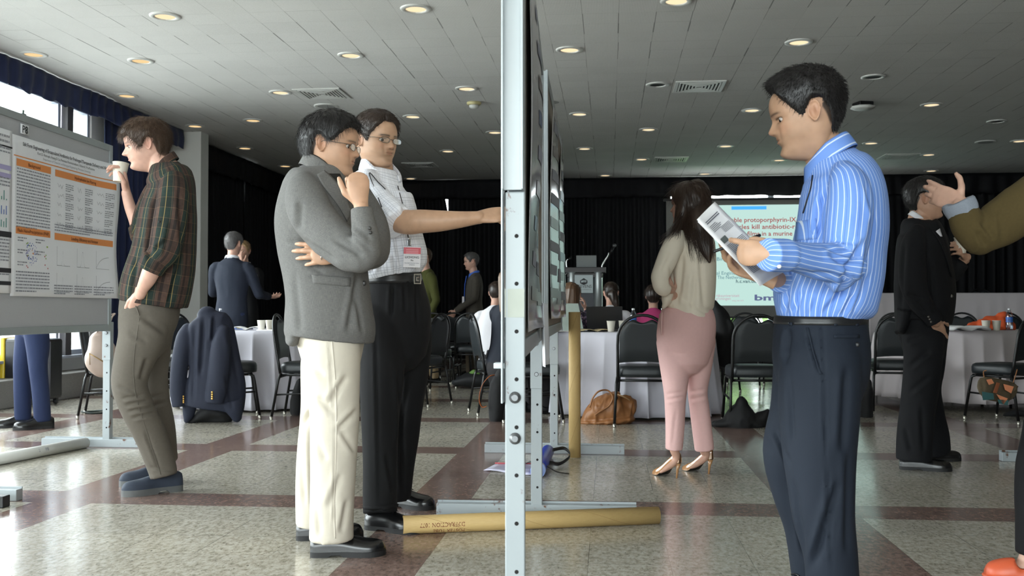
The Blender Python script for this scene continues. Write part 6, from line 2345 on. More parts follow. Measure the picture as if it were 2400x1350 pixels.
# ------------------------------------------------------------------ a whole figure from joints given in its own frame (right, forward, up)
def figure(label, px, py, yaw, hair, top, bottom, skin=CAUC, hairc=(.03, .02, .015), S=1.0, arms=None, seated=False, line=SHORT, thick=None, vox=.009, strand=900, slen=(.012, .03),
           shoes=True, nod=6, turn=0, coat=0.0, flow=None, z0=0.0, lean=0.0, collar_mat=None, hd_kw=None, grip=None, depth=None):
    q = G(px, py) if depth is None else P(px, 726, depth)
    base = np.array([q[0], q[1], z0])
    dl = math.degrees(math.atan((px - 1200) / FPX)) - 5.58
    a = math.radians(yaw - dl)
    fw = np.array([math.cos(a), math.sin(a), 0]); rt = np.array([fw[1], -fw[0], 0]); up = np.array([0, 0, 1.0])
    hz = .46 * S if seated else .90 * S
    W = lambda r, f, u: base + S * (rt * r + fw * (f + lean * max(0, u - hz / S)) + up * u)
    sh = (hz / S + .50)
    hc = W(0, .045, sh + .225)
    pp = to_px(hc[None])[0]; dd = (hc - CAM) @ CF
    hd = Head(pp[0], pp[1], dd, yaw + turn, nod=nod, H=.232 * S, nz=60, nf=84, **(hd_kw or {})) if True else None
    ax = fw
    L = lambda pts, **k: loft([(W(*p[:3]), p[3] * S, p[4] * S) for p in pts], axis=k.pop('axis', ax), **k)
    neck = L([(0, .03, sh + .15, .054, .056), (0, .01, sh + .06, .058, .06), (0, 0, sh - .03, .09, .075)], rnd=(True, True), n=18, sub=3)
    core = L([(0, 0, sh - .02, .12, .07), (0, 0, hz / S + .02, .12, .08)], rnd=(True, True), n=16, sub=3)
    arms = arms or {}
    skin_t, cloth_t = [neck, core], []
    for sg, nm in ((1, 'R'), (-1, 'L')):
        e, w, hdir, pal = arms.get(nm, ((.27, -.03, sh - .33), (.27, .07, sh - .56), (0, .15, -1), (-1, 0, 0)))
        e = (sg * e[0], e[1], e[2]); w = (sg * w[0], w[1], w[2])
        s_ = (sg * .185, 0, sh - .045)
        cloth_t.append(loft([(W(sg * .13, 0, sh - .02), .05 * S, .055 * S), (W(*s_), .062 * S, .066 * S), (W(*((np.array(s_) + e) / 2)), .056 * S, .058 * S), (W(*e), .050 * S, .052 * S)], axis=ax, rnd=(True, True), n=18, sub=3, pid=2.))
        mid = (np.array(e) * .5 + np.array(w) * .5)
        cloth_t.append(loft([(W(*e), .049 * S, .051 * S), (W(*mid), .045 * S, .045 * S), (W(*(np.array(e) * .04 + np.array(w) * .96)), .037 * S, .037 * S)], axis=ax, rnd=(True, False), n=18, sub=3, pid=3.))
        skin_t.append(loft([(W(*e), .035 * S, .035 * S), (W(*mid), .033 * S, .033 * S), (W(*w), .026 * S, .024 * S)], axis=ax, rnd=(True, True), n=14, sub=3))
        D = lambda t: rt * t[0] * sg + fw * t[1] + up * t[2]
        hv, pv = D(hdir), D(pal)
        sv = np.cross(hv, pv) * sg
        skin_t += hand(W(*w), hv, sv, pv, L=.182 * S, curls=grip or ((18, 26, 15), (22, 30, 16), (26, 34, 18), (30, 36, 20)), n=10)
    T = [L([(0, .01, sh + .07, .06, .06), (0, .0, sh + .035, .11, .075), (0, -.005, sh - .01, .165, .095), (0, 0, sh - .10, .188, .118), (0, .01, sh - .22, .178, .122), (0, .01, hz / S + .14, .165, .115), (0, 0, hz / S + .02, .175, .12), (0, 0, hz / S - .06 - coat, .18, .125)], n=30, sub=4)] + cloth_t
    ln = hairline(line) if line is not None else None
    o = make_body(hd, skin_t, base, skin, hairc, ln, .0055, opt=dict(brow=.7))
    tag(o, label, 'person')
    if hair is not None:
        make_hair(hd, ln, thick or (lambda a, z: .03 + .05 * np.clip((z - .55) / .35, 0, 1)), hair, o, base, strand, slen, flow=flow, seed=int(px), rad=.0011, lift=.4)
    g, bv = garment('jacket' if coat else 'shirt', T, top, o, base, vox, 3, (.005, 9, int(px)))
    legs = []
    for sg in (1, -1):
        if seated:
            pts = [(sg * .09, .0, hz / S, .088, .09), (sg * .10, .22, hz / S + .02, .082, .08), (sg * .11, .42, hz / S - .01, .066, .066), (sg * .11, .44, .26, .058, .06), (sg * .11, .42, .06, .05, .052)]
        else:
            st = .03 * sg
            pts = [(sg * .085, 0, hz / S - .02, .092, .10), (sg * .092, st, hz / S - .25, .080, .085), (sg * .095, st * 1.5 + .01, .48, .066, .068), (sg * .10, st * 1.8, .26, .060, .062), (sg * .10, st * 2 - .01, .055, .056, .06)]
        legs.append(loft([(W(*p[:3]), p[3] * S, p[4] * S) for p in pts], axis=rt if seated else ax, n=20, sub=4, rnd=(True, False), pid=float(sg)))
        if shoes:
            f0 = .42 if seated else .03 * sg * 2
            shoe(o, base, W(sg * .10, f0 - .09, 0), W(sg * .115, f0 + .20, 0), BLKSHOE, BLKSOLE, laces=False)
    cw = .9 if coat else 1
    legs.append(L([(0, 0, hz / S + .06, .165 * cw, .112 * cw), (0, -.005, hz / S - .03, .172 * cw, .122 * cw), (0, 0, hz / S - .10, .16 * cw, .11 * cw)], rnd=(True, True), n=26))
    garment('trousers', legs, bottom, o, base, vox, 3, (.004, 7, int(px) + 1))
    if collar_mat is not None:
        collar(W(0, .0, sh + .05), up + fw * .25, fw, .066 * S, .035, .03, o, base, collar_mat, gap=20, point=.03)
    return o, W, hd, bv, g
# ================================================================== man in the blue striped shirt
TROUSER_NAVY = cloth('dark navy wool trousers', solid(srgb(25, 32, 43), .12, 300), .8)
BELT = plain('black leather belt', srgb(26, 27, 29), .35, spec=.6)


def blue_man():
    base = P(1930, 1442, 3.08); base[2] = 0
    hd = Head(1890, 270, 3.08, 185, nod=14, H=.252, nose=1.0, jaw=.98)
    neck = limb([(1910, 315, 3.08, 42, .052), (1928, 345, 3.08, 48, .056), (1946, 385, 3.08, 52, .062), (1955, 430, 3.08, 58, .09)], rnd=(True, True))
    core = limb([(1955, 430, 3.08, 60, .12), (1965, 560, 3.08, 70, .13), (1930, 700, 3.08, 70, .12), (1925, 800, 3.08, 66, .13)], rnd=(True, True))
    armN = [limb([(1985, 440, 2.9, 34, .05), (1980, 560, 2.86, 34, .045), (1968, 625, 2.84, 30, .04)], rnd=(True, True)), limb([(1968, 622, 2.83, 30, .038), (1890, 606, 2.74, 24, .034), (1822, 597, 2.672, 18, .026)], rnd=(True, True))]
    handN = hand(P(1812, 597, 2.665), iv(1800, -.86, .10, .42), iv(1800, .05, 1, 0), iv(1800, .3, -.5, .8), curls=((12, 22, 14), (58, 62, 25), (66, 68, 30), (70, 66, 30)), L=.165, spread=(6, 1, -3, -7),
                 thumb=((.75, .45, .5), (.9, .15, .4), (.95, .05, .3)))
    armF = [limb([(1950, 450, 3.24, 34, .05), (1930, 560, 3.26, 32, .045), (1900, 640, 3.2, 28, .04)], rnd=(True, True)), limb([(1905, 642, 3.2, 28, .04), (1850, 655, 3.06, 22, .034), (1800, 652, 2.96, 18, .027)], rnd=(True, True))]
    handF = hand(P(1796, 652, 2.95), iv(1790, -.90, .42, -.10), iv(1790, .2, .5, .75), iv(1790, .2, .55, -.75), curls=((22, 34, 20), (20, 32, 20), (22, 34, 22), (28, 36, 22)), L=.19, thumb=((.6, .6, .5), (.85, .3, .4), (.95, .1, .25)))
    o = make_body(hd, [neck, core] + armN + handN + armF + handF, base, ASIAN, (.012, .010, .009), hairline(SHORT), .003, gaze=(-.15, .9, -.4), opt=dict(stubble=.10, brow=.8))
    tag(o, 'man in a blue striped shirt reading a sheet of paper, facing left', 'person')
    make_hair(hd, hairline(SHORT), lambda a, z: .014 + .100 * np.clip((z - .52) / .36, 0, 1) + .02 * np.clip((60 - a) / 60, 0, 1), HAIR_BLACK, o, base, 4200, (.010, .02), flow=lambda p, N: np.array([0, .35, -.5]) + 0 * p, lift=1.3, seed=2)
    shirt = cloth('blue striped cotton', blue_stripes, .75)
    T = [limb([(1950, 362, 3.08, 52, .075), (1955, 380, 3.08, 64, .105), (1966, 408, 3.08, 84, .155), (1975, 450, 3.08, 96, .18), (1974, 520, 3.08, 103, .182), (1966, 580, 3.08, 106, .18), (1955, 640, 3.08, 112, .175), (1935, 690, 3.08, 120, .17), (1927, 718, 3.08, 113, .166), (1924, 735, 3.08, 103, .16), (1923, 750, 3.08, 96, .155)], n=40, sq=2.2),
         limb([(1980, 412, 2.96, 30, .05), (1990, 440, 2.91, 46, .068), (1992, 490, 2.875, 52, .074), (1985, 560, 2.85, 52, .072), (1975, 612, 2.835, 48, .066), (1968, 640, 2.83, 40, .058)], rnd=(True, True), n=30, pid=1.),
         limb([(1988, 622, 2.83, 42, .055), (1950, 617, 2.80, 45, .056), (1905, 610, 2.755, 40, .052), (1862, 602, 2.71, 36, .046), (1845, 600, 2.695, 34, .043)], rnd=(True, False), n=30, pid=2.),
         limb([(1850, 600, 2.70, 35, .044), (1842, 599, 2.695, 39, .049), (1820, 598, 2.68, 39.5, .049), (1798, 597, 2.66, 39.5, .049)], n=30, sub=3, pid=3.),
         limb([(1955, 430, 3.23, 40, .06), (1935, 540, 3.26, 44, .06), (1905, 630, 3.22, 40, .055)], rnd=(True, True), pid=4.), limb([(1915, 640, 3.21, 38, .05), (1860, 655, 3.08, 32, .045), (1822, 655, 3.0, 30, .042)], rnd=(True, False), pid=5.)]
    s, bv = garment('shirt', T, shirt, o, base, .0062, 3, (.0035, 8, 11), [
        (1940, 590, 2005, 640, .012, 7), (1930, 575, 1990, 600, .011, 6), (1950, 560, 2010, 570, .008, 6), (1905, 640, 1985, 650, .009, 6), (1870, 632, 1960, 662, .008, 5),
        (1935, 450, 1922, 560, .014, 7, 10), (1990, 660, 1930, 735, .012, 7), (2030, 560, 1960, 720, .013, 8, 10), (2052, 480, 2020, 680, .010, 7), (2000, 690, 1975, 738, .010, 6), (1880, 680, 1860, 735, .010, 6), (1845, 690, 1838, 735, .009, 5), (1910, 700, 1900, 738, .009, 5), (2040, 640, 2000, 735, .009, 6), (2030, 430, 2050, 520, .008, 6)])
    white_b = plain('white button', srgb(226, 226, 222), .3)
    for x, y in ((1880, 436), (1826, 624)): button(bv, x, y, white_b, s, base, .0058)
    stuck('breast_pocket', bv, [(1868, 520), (1866, 565)], [(1912, 512), (1915, 560)], shirt, s, base, 6, 6, .002, .002)
    collar(P(1947, 372, 3.08), iv(1944, -.42, 1, 0), iv(1944, -1, -.2, 0), .070, .040, .05, o, base, cloth('blue striped collar cotton', blue_stripes, .75), gap=14, point=.045, rf=1.12, tilt=.015, flare=.016)
    pl = plain('black lanyard cord', srgb(20, 20, 24), .6)
    m = MB()
    pts = [on_surf(bv, x, y, .003) for x, y in ((1906, 412), (1902, 440), (1893, 470), (1884, 500))]
    m.tube(catmull(pts, 4), .0022, 6); m.build('lanyard', pl, o, base)
    # trousers
    Tr = [limb([(1922, 742, 3.08, 101, .16), (1922, 775, 3.08, 107, .175), (1924, 840, 3.08, 110, .19), (1927, 900, 3.08, 100, .185), (1928, 940, 3.08, 86, .16)], n=36, rnd=(False, True)),
          limb([(1925, 830, 2.99, 92, .10), (1921, 930, 2.98, 93, .105), (1920, 1047, 2.97, 84, .10), (1924, 1130, 2.97, 76, .095), (1930, 1210, 2.97, 70, .088), (1946, 1300, 2.97, 61, .08), (1952, 1392, 2.98, 60, .078)], n=32, rnd=(True, False), pid=1.),
          limb([(1880, 850, 3.18, 66, .10), (1874, 960, 3.2, 68, .095), (1854, 1060, 3.21, 65, .088), (1868, 1154, 3.23, 58, .08), (1888, 1235, 3.25, 50, .074), (1900, 1330, 3.26, 46, .07), (1903, 1362, 3.27, 45, .068)], n=30, rnd=(True, False), pid=2.)]
    t, tv = garment('trousers', Tr, TROUSER_NAVY, o, base, .0075, 3, (.003, 6, 4), [
        (1848, 772, 1840, 850, .016, 6), (1893, 780, 1920, 870, .010, 5), (1925, 740, 1935, 1060, .007, 3), (1935, 1060, 1948, 1330, .007, 3), (1985, 860, 1975, 1060, .012, 10), (1965, 1130, 1905, 1330, .014, 9), (1990, 1060, 1985, 1300, .010, 9), (1850, 880, 1858, 1040, .008, 6), (1812, 1000, 1850, 1090, .008, 6), (1860, 1130, 1885, 1300, .009, 6)])
    stuck('pocket_welt', tv, [(1953, 785), (1953, 793)], [(2012, 784), (2012, 793)], TROUSER_NAVY, t, base, 8, 3, .002, .003)
    stuck('side_pocket', tv, [(1890, 768), (1903, 830), (1921, 878)], [(1896, 768), (1909, 830), (1926, 877)], TROUSER_NAVY, t, base, 3, 12, .002, .003)
    button(tv, 2008, 808, BLACK, t, base, .0075)
    b = limb([(1922, 739, 3.08, 104, .166), (1922, 758, 3.08, 107, .171)], n=40, sub=3)
    me = bpy.data.meshes.new('belt'); me.from_pydata((b[0] - base).tolist(), [], b[1].tolist()); me.polygons.foreach_set('use_smooth', np.ones(len(me.polygons), bool)); me.materials.append(BELT)
    bo = link_obj('belt', me, o)
    for x in (1855, 1957, 2006): stuck('belt_loop', tv, [(x - 4, 737), (x - 4, 764)], [(x + 4, 737), (x + 4, 764)], TROUSER_NAVY, t, base, 3, 5, .006, .003)
    shoe(o, base, G(2000, 1443), G(1870, 1480), BLKSHOE, BLKSOLE); shoe(o, base, G(1935, 1400), G(1800, 1420), BLKSHOE, BLKSOLE)
    # the papers
    def sheet(c, name, off):
        g = np.zeros((14, 8, 3))
        for i in range(14):
            for j in range(8):
                u, v = i / 13, j / 7
                p = (c[0] * (1 - v) + c[1] * v) * (1 - u) + (c[3] * (1 - v) + c[2] * v) * u
                g[i, j] = p + (CF * (.010 * math.sin(v * PI) + .012 * u * u + off))
        return g
    c = [P(1633, 515, 2.80), P(1675, 473, 2.90), P(1836, 634, 2.90), P(1782, 666, 2.78)]
    pb = P(1735, 570, 2.8)
    g = sheet(c, 'page', 0)
    m = MB(); m.grid(g[:, ::-1], True, .0006)
    pg = m.build('printed_paper', PAPERW, None, pb); pg.location = pb
    tag(pg, 'printed white sheets held in both hands by the man in the blue shirt', 'paper')
    m = MB(); nv = unit(np.cross(c[1] - c[0], c[3] - c[0])); nv = nv if nv @ CF > 0 else -nv; m.grid(sheet([q + nv * .003 + unit(c[3] - c[0]) * .006 for q in c], 'p', 0)[:, ::-1], True, .0006); m.build('second_page', PAPERW, pg, pb)
    pr = MB(); rr = np.random.default_rng(3)
    NV = unit(np.cross(c[1] - c[0], c[3] - c[0])); NV = NV if NV @ CF > 0 else -NV
    def ln(u0, u1, v, h):
        # printed line across the sheet at lengthwise position v
        q = []
        for (uu, vv) in ((u0, v), (u1, v), (u1, v + h), (u0, v + h)):
            i, j = vv * 13, uu * 7
            i0, j0 = min(int(i), 12), min(int(j), 6); a, b2 = i - i0, j - j0
            q.append(g[i0, j0] * (1 - a) * (1 - b2) + g[i0 + 1, j0] * a * (1 - b2) + g[i0, j0 + 1] * (1 - a) * b2 + g[i0 + 1, j0 + 1] * a * b2 - NV * .0016)
        pr.add(q, [(0, 1, 2, 3)])
    for k in range(2): ln(.15, .8, .09 + k * .022, .010)
    for k in range(5): ln(.14, .14 + .5 * rr.uniform(.6, 1), .16 + .018 * k, .006)
    for k in range(6): ln(.45, .86, .24 + .014 * k, .005)
    for k in range(26): ln(.12, .12 + .76 * (rr.uniform(.3, .9) if k % 7 == 6 else 1), .44 + .0165 * k, .006)
    pr.build('printed_lines', plain('print on the page', srgb(84, 84, 94), .7), pg, pb)
    pr = MB(); ln(.10, .36, .335, .07); pr.build('printed_picture', plain('print picture', srgb(96, 104, 100), .7), pg, pb)
    m = MB(); m.tube([P(1672, 590, 2.90), P(1782, 551, 2.93)], .0045, 8)
    o2 = m.build('pen', BLACK); tag(o2, 'black pen held behind the printed sheets', 'pen')


blue_man()


# ================================================================== man in the grey blazer
def grey_man():
    base = P(780, 1303, 3.95); base[2] = 0
    hd = Head(777, 342, 3.95, 342, nod=8, H=.245, nose=.95, jaw=1.04)
    neck = limb([(764, 370, 3.95, 36, .053), (755, 395, 3.95, 39, .057), (748, 425, 3.95, 36, .05)], rnd=(True, True))
    core = limb([(748, 450, 3.95, 36, .08), (755, 560, 3.95, 60, .12), (765, 700, 3.95, 60, .12)], rnd=(True, True))
    # raised forearm and fist at the chin
    fa = limb([(853, 590, 3.63, 20, .036), (852, 540, 3.60, 19, .033), (848, 484, 3.60, 15, .026)], rnd=(True, True))
    h1 = hand(P(846, 480, 3.60), iv(846, -.12, .98, .05), iv(846, -1, .1, -.15), iv(846, -.3, -.1, 1), curls=((70, 88, 40), (76, 88, 40), (80, 88, 42), (84, 86, 44)), L=.186,
              thumb=((.66, .62, .10), (.93, .30, .10), (.97, .20, .15)), wr=.027)
    fb = limb([(858, 602, 3.79, 15, .028), (840, 603, 3.76, 16, .028), (805, 600, 3.735, 15, .026)], rnd=(True, True))
    h2 = hand(P(808, 597, 3.73), iv(790, -.98, .02, .03), iv(790, 0, 1, .1), iv(790, 0, -.1, 1), curls=((8, 14, 10), (10, 16, 10), (14, 18, 12), (20, 22, 14)), L=.19, spread=(6, 2, -2, -7))
    o = make_body(hd, [neck, core, fa, fb] + h1 + h2, base, (.45, .265, .17), (.012, .010, .009), hairline([(0, .80), (20, .81), (35, .80), (50, .74), (62, .67), (70, .60), (77, .54), (83, .53), (89, .55), (98, .62), (108, .60), (118, .42), (130, .20), (150, .08), (180, .05)]), .003, gaze=(.05, .98, -.15), opt=dict(stubble=.08, brow=.75))
    tag(o, 'man in a grey blazer and cream trousers holding his chin in thought', 'person')
    hl = hairline([(0, .80), (20, .81), (35, .80), (50, .74), (62, .67), (70, .60), (77, .54), (83, .53), (89, .55), (98, .62), (108, .60), (118, .42), (130, .20), (150, .08), (180, .05)])
    make_hair(hd, hl, lambda a, z: .075 + .03 * np.clip((z - .7) / .3, 0, 1), HAIR_BLACK, o, base, 3800, (.025, .042), flow=lambda p, N: np.stack([p[:, 0] * .9, .35 + p[:, 1] * .6, -.9 + 0 * p[:, 0]], -1), lift=.22, seed=5)
    spectacles(hd, o, base, WIRE, LENS, y=.415, z=.50)
    wool = cloth('grey heather wool', heather(srgb(82, 82, 82), srgb(114, 112, 109)), .9)
    T = [limb([(752, 388, 3.95, 46, .07), (752, 402, 3.95, 58, .105), (748, 424, 3.95, 76, .155), (746, 450, 3.95, 87, .178), (745, 510, 3.95, 100, .19), (752, 570, 3.95, 101, .188), (762, 630, 3.95, 98, .18), (769, 690, 3.95, 98, .184), (772, 740, 3.95, 103, .194), (774, 772, 3.95, 106, .20), (772, 792, 3.95, 104, .198)], n=40, sq=2.25),
         limb([(695, 760, 3.93, 26, .14), (688, 790, 3.93, 19, .12), (682, 803, 3.93, 13, .10)], n=24, rnd=(False, False), pid=.5),
         limb([(722, 425, 3.86, 34, .05), (716, 455, 3.79, 46, .068), (730, 500, 3.74, 52, .072), (768, 548, 3.69, 51, .07), (812, 588, 3.65, 45, .064), (845, 606, 3.63, 36, .056)], rnd=(True, True), n=30, pid=1.),
         limb([(858, 606, 3.63, 28, .050), (862, 585, 3.62, 31, .054), (856, 545, 3.6, 31, .052), (851, 510, 3.6, 28, .046), (848, 486, 3.6, 26, .043)], rnd=(True, False), n=28, pid=2.),
         limb([(820, 440, 4.1, 40, .06), (870, 520, 4.08, 36, .06), (882, 585, 3.95, 32, .055), (862, 606, 3.80, 28, .05), (822, 604, 3.745, 25, .042)], rnd=(True, False), n=26, pid=3.)]
    s, bv = garment('blazer', T, wool, o, base, .0068, 3, (.003, 6, 21), [
        (700, 560, 790, 615, .012, 8), (780, 560, 850, 600, .010, 6), (815, 520, 870, 560, .014, 6), (820, 545, 872, 590, .010, 5), (676, 565, 720, 572, .008, 5), (705, 470, 700, 540, .010, 7), (690, 640, 705, 780, .007, 8), (840, 640, 815, 780, .010, 7), (835, 690, 850, 780, .008, 6), (720, 655, 800, 645, .005, 5), (700, 610, 760, 640, .007, 6)], (1, 1, .5))
    stuck('pocket_flap', bv, [(731, 643), (734, 664)], [(821, 651), (820, 672)], wool, s, base, 10, 5, .002, .004)
    stuck('lapel', bv, [(742, 412), (757, 440), (790, 480), (812, 520)], [(760, 402), (785, 425), (808, 458), (822, 500)], wool, s, base, 7, 14, .003, .004)
    dk = plain('dark button', srgb(38, 36, 34), .4)
    button(bv, 852, 664, dk, s, base, .011); button(bv, 868, 545, dk, s, base, .007); button(bv, 866, 535, dk, s, base, .007)
    collar(P(752, 397, 3.95), iv(750, .40, 1, 0), iv(750, 1, -.3, -.1), .074, .026, .050, o, base, wool, gap=50, point=.0, rf=1.1, tilt=.01, flare=.012, name='blazer_collar')
    shirt = cloth('dark green shirt cotton', solid(srgb(30, 34, 34), .1), .8)
    collar(P(757, 396, 3.95), iv(750, .40, 1, 0), iv(750, 1, -.3, -.1), .063, .028, .03, o, base, shirt, gap=14, point=.03, rf=1.2, tilt=.035, name='shirt_collar')
    stuck('shirt_front', bv, [(764, 408), (784, 432), (804, 470)], [(796, 408), (808, 436), (812, 470)], shirt, o, base, 6, 10, .001, .002)
    cream = cloth('cream cotton twill', solid(srgb(200, 192, 178), .04, 60), .85, 700, .16)
    Tr = [limb([(775, 760, 3.95, 88, .165), (776, 800, 3.95, 78, .17), (778, 850, 3.95, 66, .15)], n=34, rnd=(True, True)),
          limb([(778, 790, 3.87, 66, .10), (778, 863, 3.85, 65, .102), (784, 962, 3.83, 57, .09), (782, 1058, 3.82, 54, .084), (779, 1160, 3.81, 51, .08), (777, 1235, 3.81, 51, .08), (777, 1264, 3.81, 52, .082)], n=32, rnd=(True, False), pid=1.),
          limb([(765, 850, 4.03, 58, .10), (753, 962, 4.05, 48, .085), (743, 1060, 4.08, 46, .08), (736, 1160, 4.1, 42, .075), (732, 1230, 4.11, 38, .072)], n=30, rnd=(True, False), pid=2.)]
    t, tv = garment('trousers', Tr, cream, o, base, .0072, 3, (.0035, 6, 9), [
        (770, 790, 785, 1000, .005, 2.5), (785, 1000, 782, 1262, .005, 2.5), (735, 960, 700, 1010, .012, 7), (745, 930, 780, 965, .010, 7), (815, 880, 770, 950, .010, 8), (840, 960, 790, 1010, .009, 7), (735, 1020, 765, 1080, .010, 8), (800, 1010, 835, 1060, .009, 7), (728, 1000, 735, 1200, .012, 6), (800, 1110, 770, 1190, .009, 8), (740, 1180, 750, 1255, .008, 6), (815, 1170, 800, 1250, .009, 7), (720, 850, 760, 880, .008, 7), (700, 1050, 715, 1180, .008, 5)])
    stuck('side_seam', tv, [(776, 796), (786, 920), (786, 1060), (782, 1180), (784, 1262)], [(779, 796), (789, 920), (789, 1060), (785, 1180), (787, 1262)], cream, t, base, 2, 40, .0012, .0012)
    shoe(o, base, G(728, 1303), G(905, 1298), BLKSHOE, BLKSOLE, w=.053, h=.085); shoe(o, base, G(695, 1264), G(852, 1259), BLKSHOE, BLKSOLE, w=.053, h=.085)
    k = MB(); q = P(748.5, 600, 3.69)
    ringp = P(754, 602, 3.705)
    k.tube([ringp + .011 * (unit(np.array([0, 0, 1.])) * math.cos(a) + CF * math.sin(a)) for a in np.linspace(0, 2 * PI, 20)[:-1]], .0022, 6, closed=True)
    k.build('finger_ring', plain('silver ring', srgb(210, 208, 200), .2, 1.0), o, base)


grey_man()


# ================================================================== man in the white checked shirt, pointing
def white_man():
    base = P(920, 1240, 4.45); base[2] = 0
    hd = Head(881, 330, 4.45, 313, nod=7, H=.242, nose=1.0, jaw=.98)
    neck = limb([(887, 362, 4.46, 29, .054), (890, 392, 4.46, 31, .057), (892, 425, 4.46, 30, .05)], rnd=(True, True))
    core = limb([(890, 450, 4.47, 36, .08), (900, 560, 4.47, 60, .12), (915, 680, 4.47, 60, .12)], rnd=(True, True))
    arm = [limb([(870, 470, 4.32, 26, .05), (905, 505, 4.26, 27, .052), (950, 520, 4.2, 29, .05), (985, 519, 4.17, 28, .048), (1030, 518, 4.16, 25, .044), (1075, 515, 4.15, 20, .036), (1112, 511, 4.15, 16, .029), (1125, 510, 4.15, 15, .028)], rnd=(True, True), n=30)]
    hn = hand(P(1116, 510, 4.15), iv(1150, .985, .12, .05), iv(1150, 0, .75, .65), iv(1150, 0, -.6, .75), curls=((6, 12, 8), (30, 34, 18), (40, 42, 22), (46, 44, 24)), L=.198, spread=(4, 0, -3, -6), thumb=((.78, .5, .35), (.93, .25, .3), (.97, .1, .2)), wr=.028)
    o = make_body(hd, [neck, core] + arm + hn, base, (.46, .28, .18), (.014, .011, .010), hairline(SHORT), .003, gaze=(.12, .97, -.15), opt=dict(stubble=.08, brow=.9))
    tag(o, 'man in a white checked short sleeved shirt pointing at the edge-on board', 'person')
    make_hair(hd, hairline(SHORT), lambda a, z: .015 + .075 * np.clip((z - .52) / .36, 0, 1), HAIR_DKBROWN, o, base, 4200, (.010, .019), lift=.6, seed=8)
    spectacles(hd, o, base, WIRE, LENS, y=.415, z=.505)
    shirt = cloth('white checked cotton', check, .8)
    T = [limb([(890, 396, 4.46, 36, .066), (888, 410, 4.46, 48, .10), (884, 428, 4.46, 63, .125), (881, 450, 4.46, 79, .148), (883, 474, 4.46, 88, .16), (886, 500, 4.46, 92, .165), (898, 560, 4.46, 94, .17), (904, 605, 4.46, 97, .175), (907, 632, 4.46, 93, .17), (910, 650, 4.46, 80, .155)], n=40, sq=2.2),
         limb([(862, 425, 4.36, 30, .055), (862, 450, 4.32, 40, .065), (885, 482, 4.26, 43, .07), (912, 508, 4.22, 44, .072), (930, 525, 4.19, 44, .073)], rnd=(True, False), n=30, pid=1.)]
    s, bv = garment('shirt', T, shirt, o, base, .0068, 3, (.0035, 8, 31), [
        (930, 560, 945, 640, .010, 6), (965, 580, 985, 638, .010, 6), (900, 560, 890, 635, .011, 7), (880, 600, 870, 638, .010, 5), (945, 470, 960, 560, .010, 7), (870, 500, 900, 555, .009, 6), (885, 470, 930, 500, .007, 5), (920, 600, 930, 640, .009, 5), (985, 600, 975, 640, .008, 4)])
    collar(P(891, 400, 4.46), iv(893, .12, 1, -.14), iv(893, .72, -.3, -.72), .072, .034, .060, o, base, shirt, gap=12, point=.05, rf=1.15, tilt=.03, flare=.022)
    cord = plain('black lanyard cord', srgb(18, 18, 20), .6)
    m = MB()
    for pts in (((851, 392), (865, 408), (885, 428), (902, 445)), ((931, 437), (936, 455), (942, 478))):
        m.tube(catmull([on_surf(bv, x, y, .004) for x, y in pts], 4), .0022, 6)
    a, b = on_surf(bv, 952, 545, .006), on_surf(bv, 957, 574, .008)
    m.tube([a, (a + b) / 2 + np.array([0, 0, 0]), b], .0022, 6)
    ln = m.build('lanyard', cord, o, base)
    m = MB(); q = on_surf(bv, 956, 561, .010); m.lathe([(.001, -.006), (.007, -.004), (.007, .004), (.001, .006)], q, n=10); m.box(b - (.008, .004, .006), b + (.008, .004, .018), .002); m.build('clip', CHROME, ln, base)
    # name badge
    c00 = on_surf(bv, 945, 579, .012); c10 = c00 + iv(965, 1, -.02, .10) * .0735; dn = -iv(965, .03, 1, .04)
    ex = unit(c10 - c00); hgt = .089; wid = .0735
    m = MB(); m.grid(np.array([[c00, c10], [c00 + dn * hgt, c10 + dn * hgt]]), False, .0012)
    bdg = m.build('name_badge', plain('white badge card', srgb(224, 222, 226), .35, vary=.01), o, base); bdg['label'] = 'white badge with red band'
    nrm = unit(np.cross(ex, -dn)); nrm = nrm if nrm @ CF < 0 else -nrm
    pt = lambda x, y, k=.0022: c00 + ex * x + dn * y + nrm * k
    m = MB(); m.poly([pt(0, .003), pt(wid, .003), pt(wid, .031), pt(0, .031)]); m.build('badge_band', plain('red badge band', srgb(206, 78, 92), .4), bdg, base)
    for tx, sz, y, mt, cx in (('LICHONG', .0135, .050, INKM, .5), ('Xu', .010, .062, INKM, .5), ('Penn State University College', .0052, .0725, GREYINK, .5), ('of Medicine', .0052, .080, GREYINK, .5)):
        v, f = text_geo(tx, sz, 'CENTER', .0002)
        m = MB(); m.add(c00 + np.outer(v[:, 0] + wid * cx, ex) + np.outer(y - v[:, 1], dn) + nrm * .0028, f); m.build('lettering', mt, bdg, base)
    m = MB()
    for y in (.012, .019, .026):
        m.poly([pt(.01, y, .0028), pt(wid - .01, y, .0028), pt(wid - .01, y + .002, .0028), pt(.01, y + .002, .0028)])
    m.build('badge_lines', plain('pale band print', srgb(236, 176, 180), .4), bdg, base)
    blk = cloth('black pleated trousers', solid(srgb(16, 16, 18), .15, 300), .8)
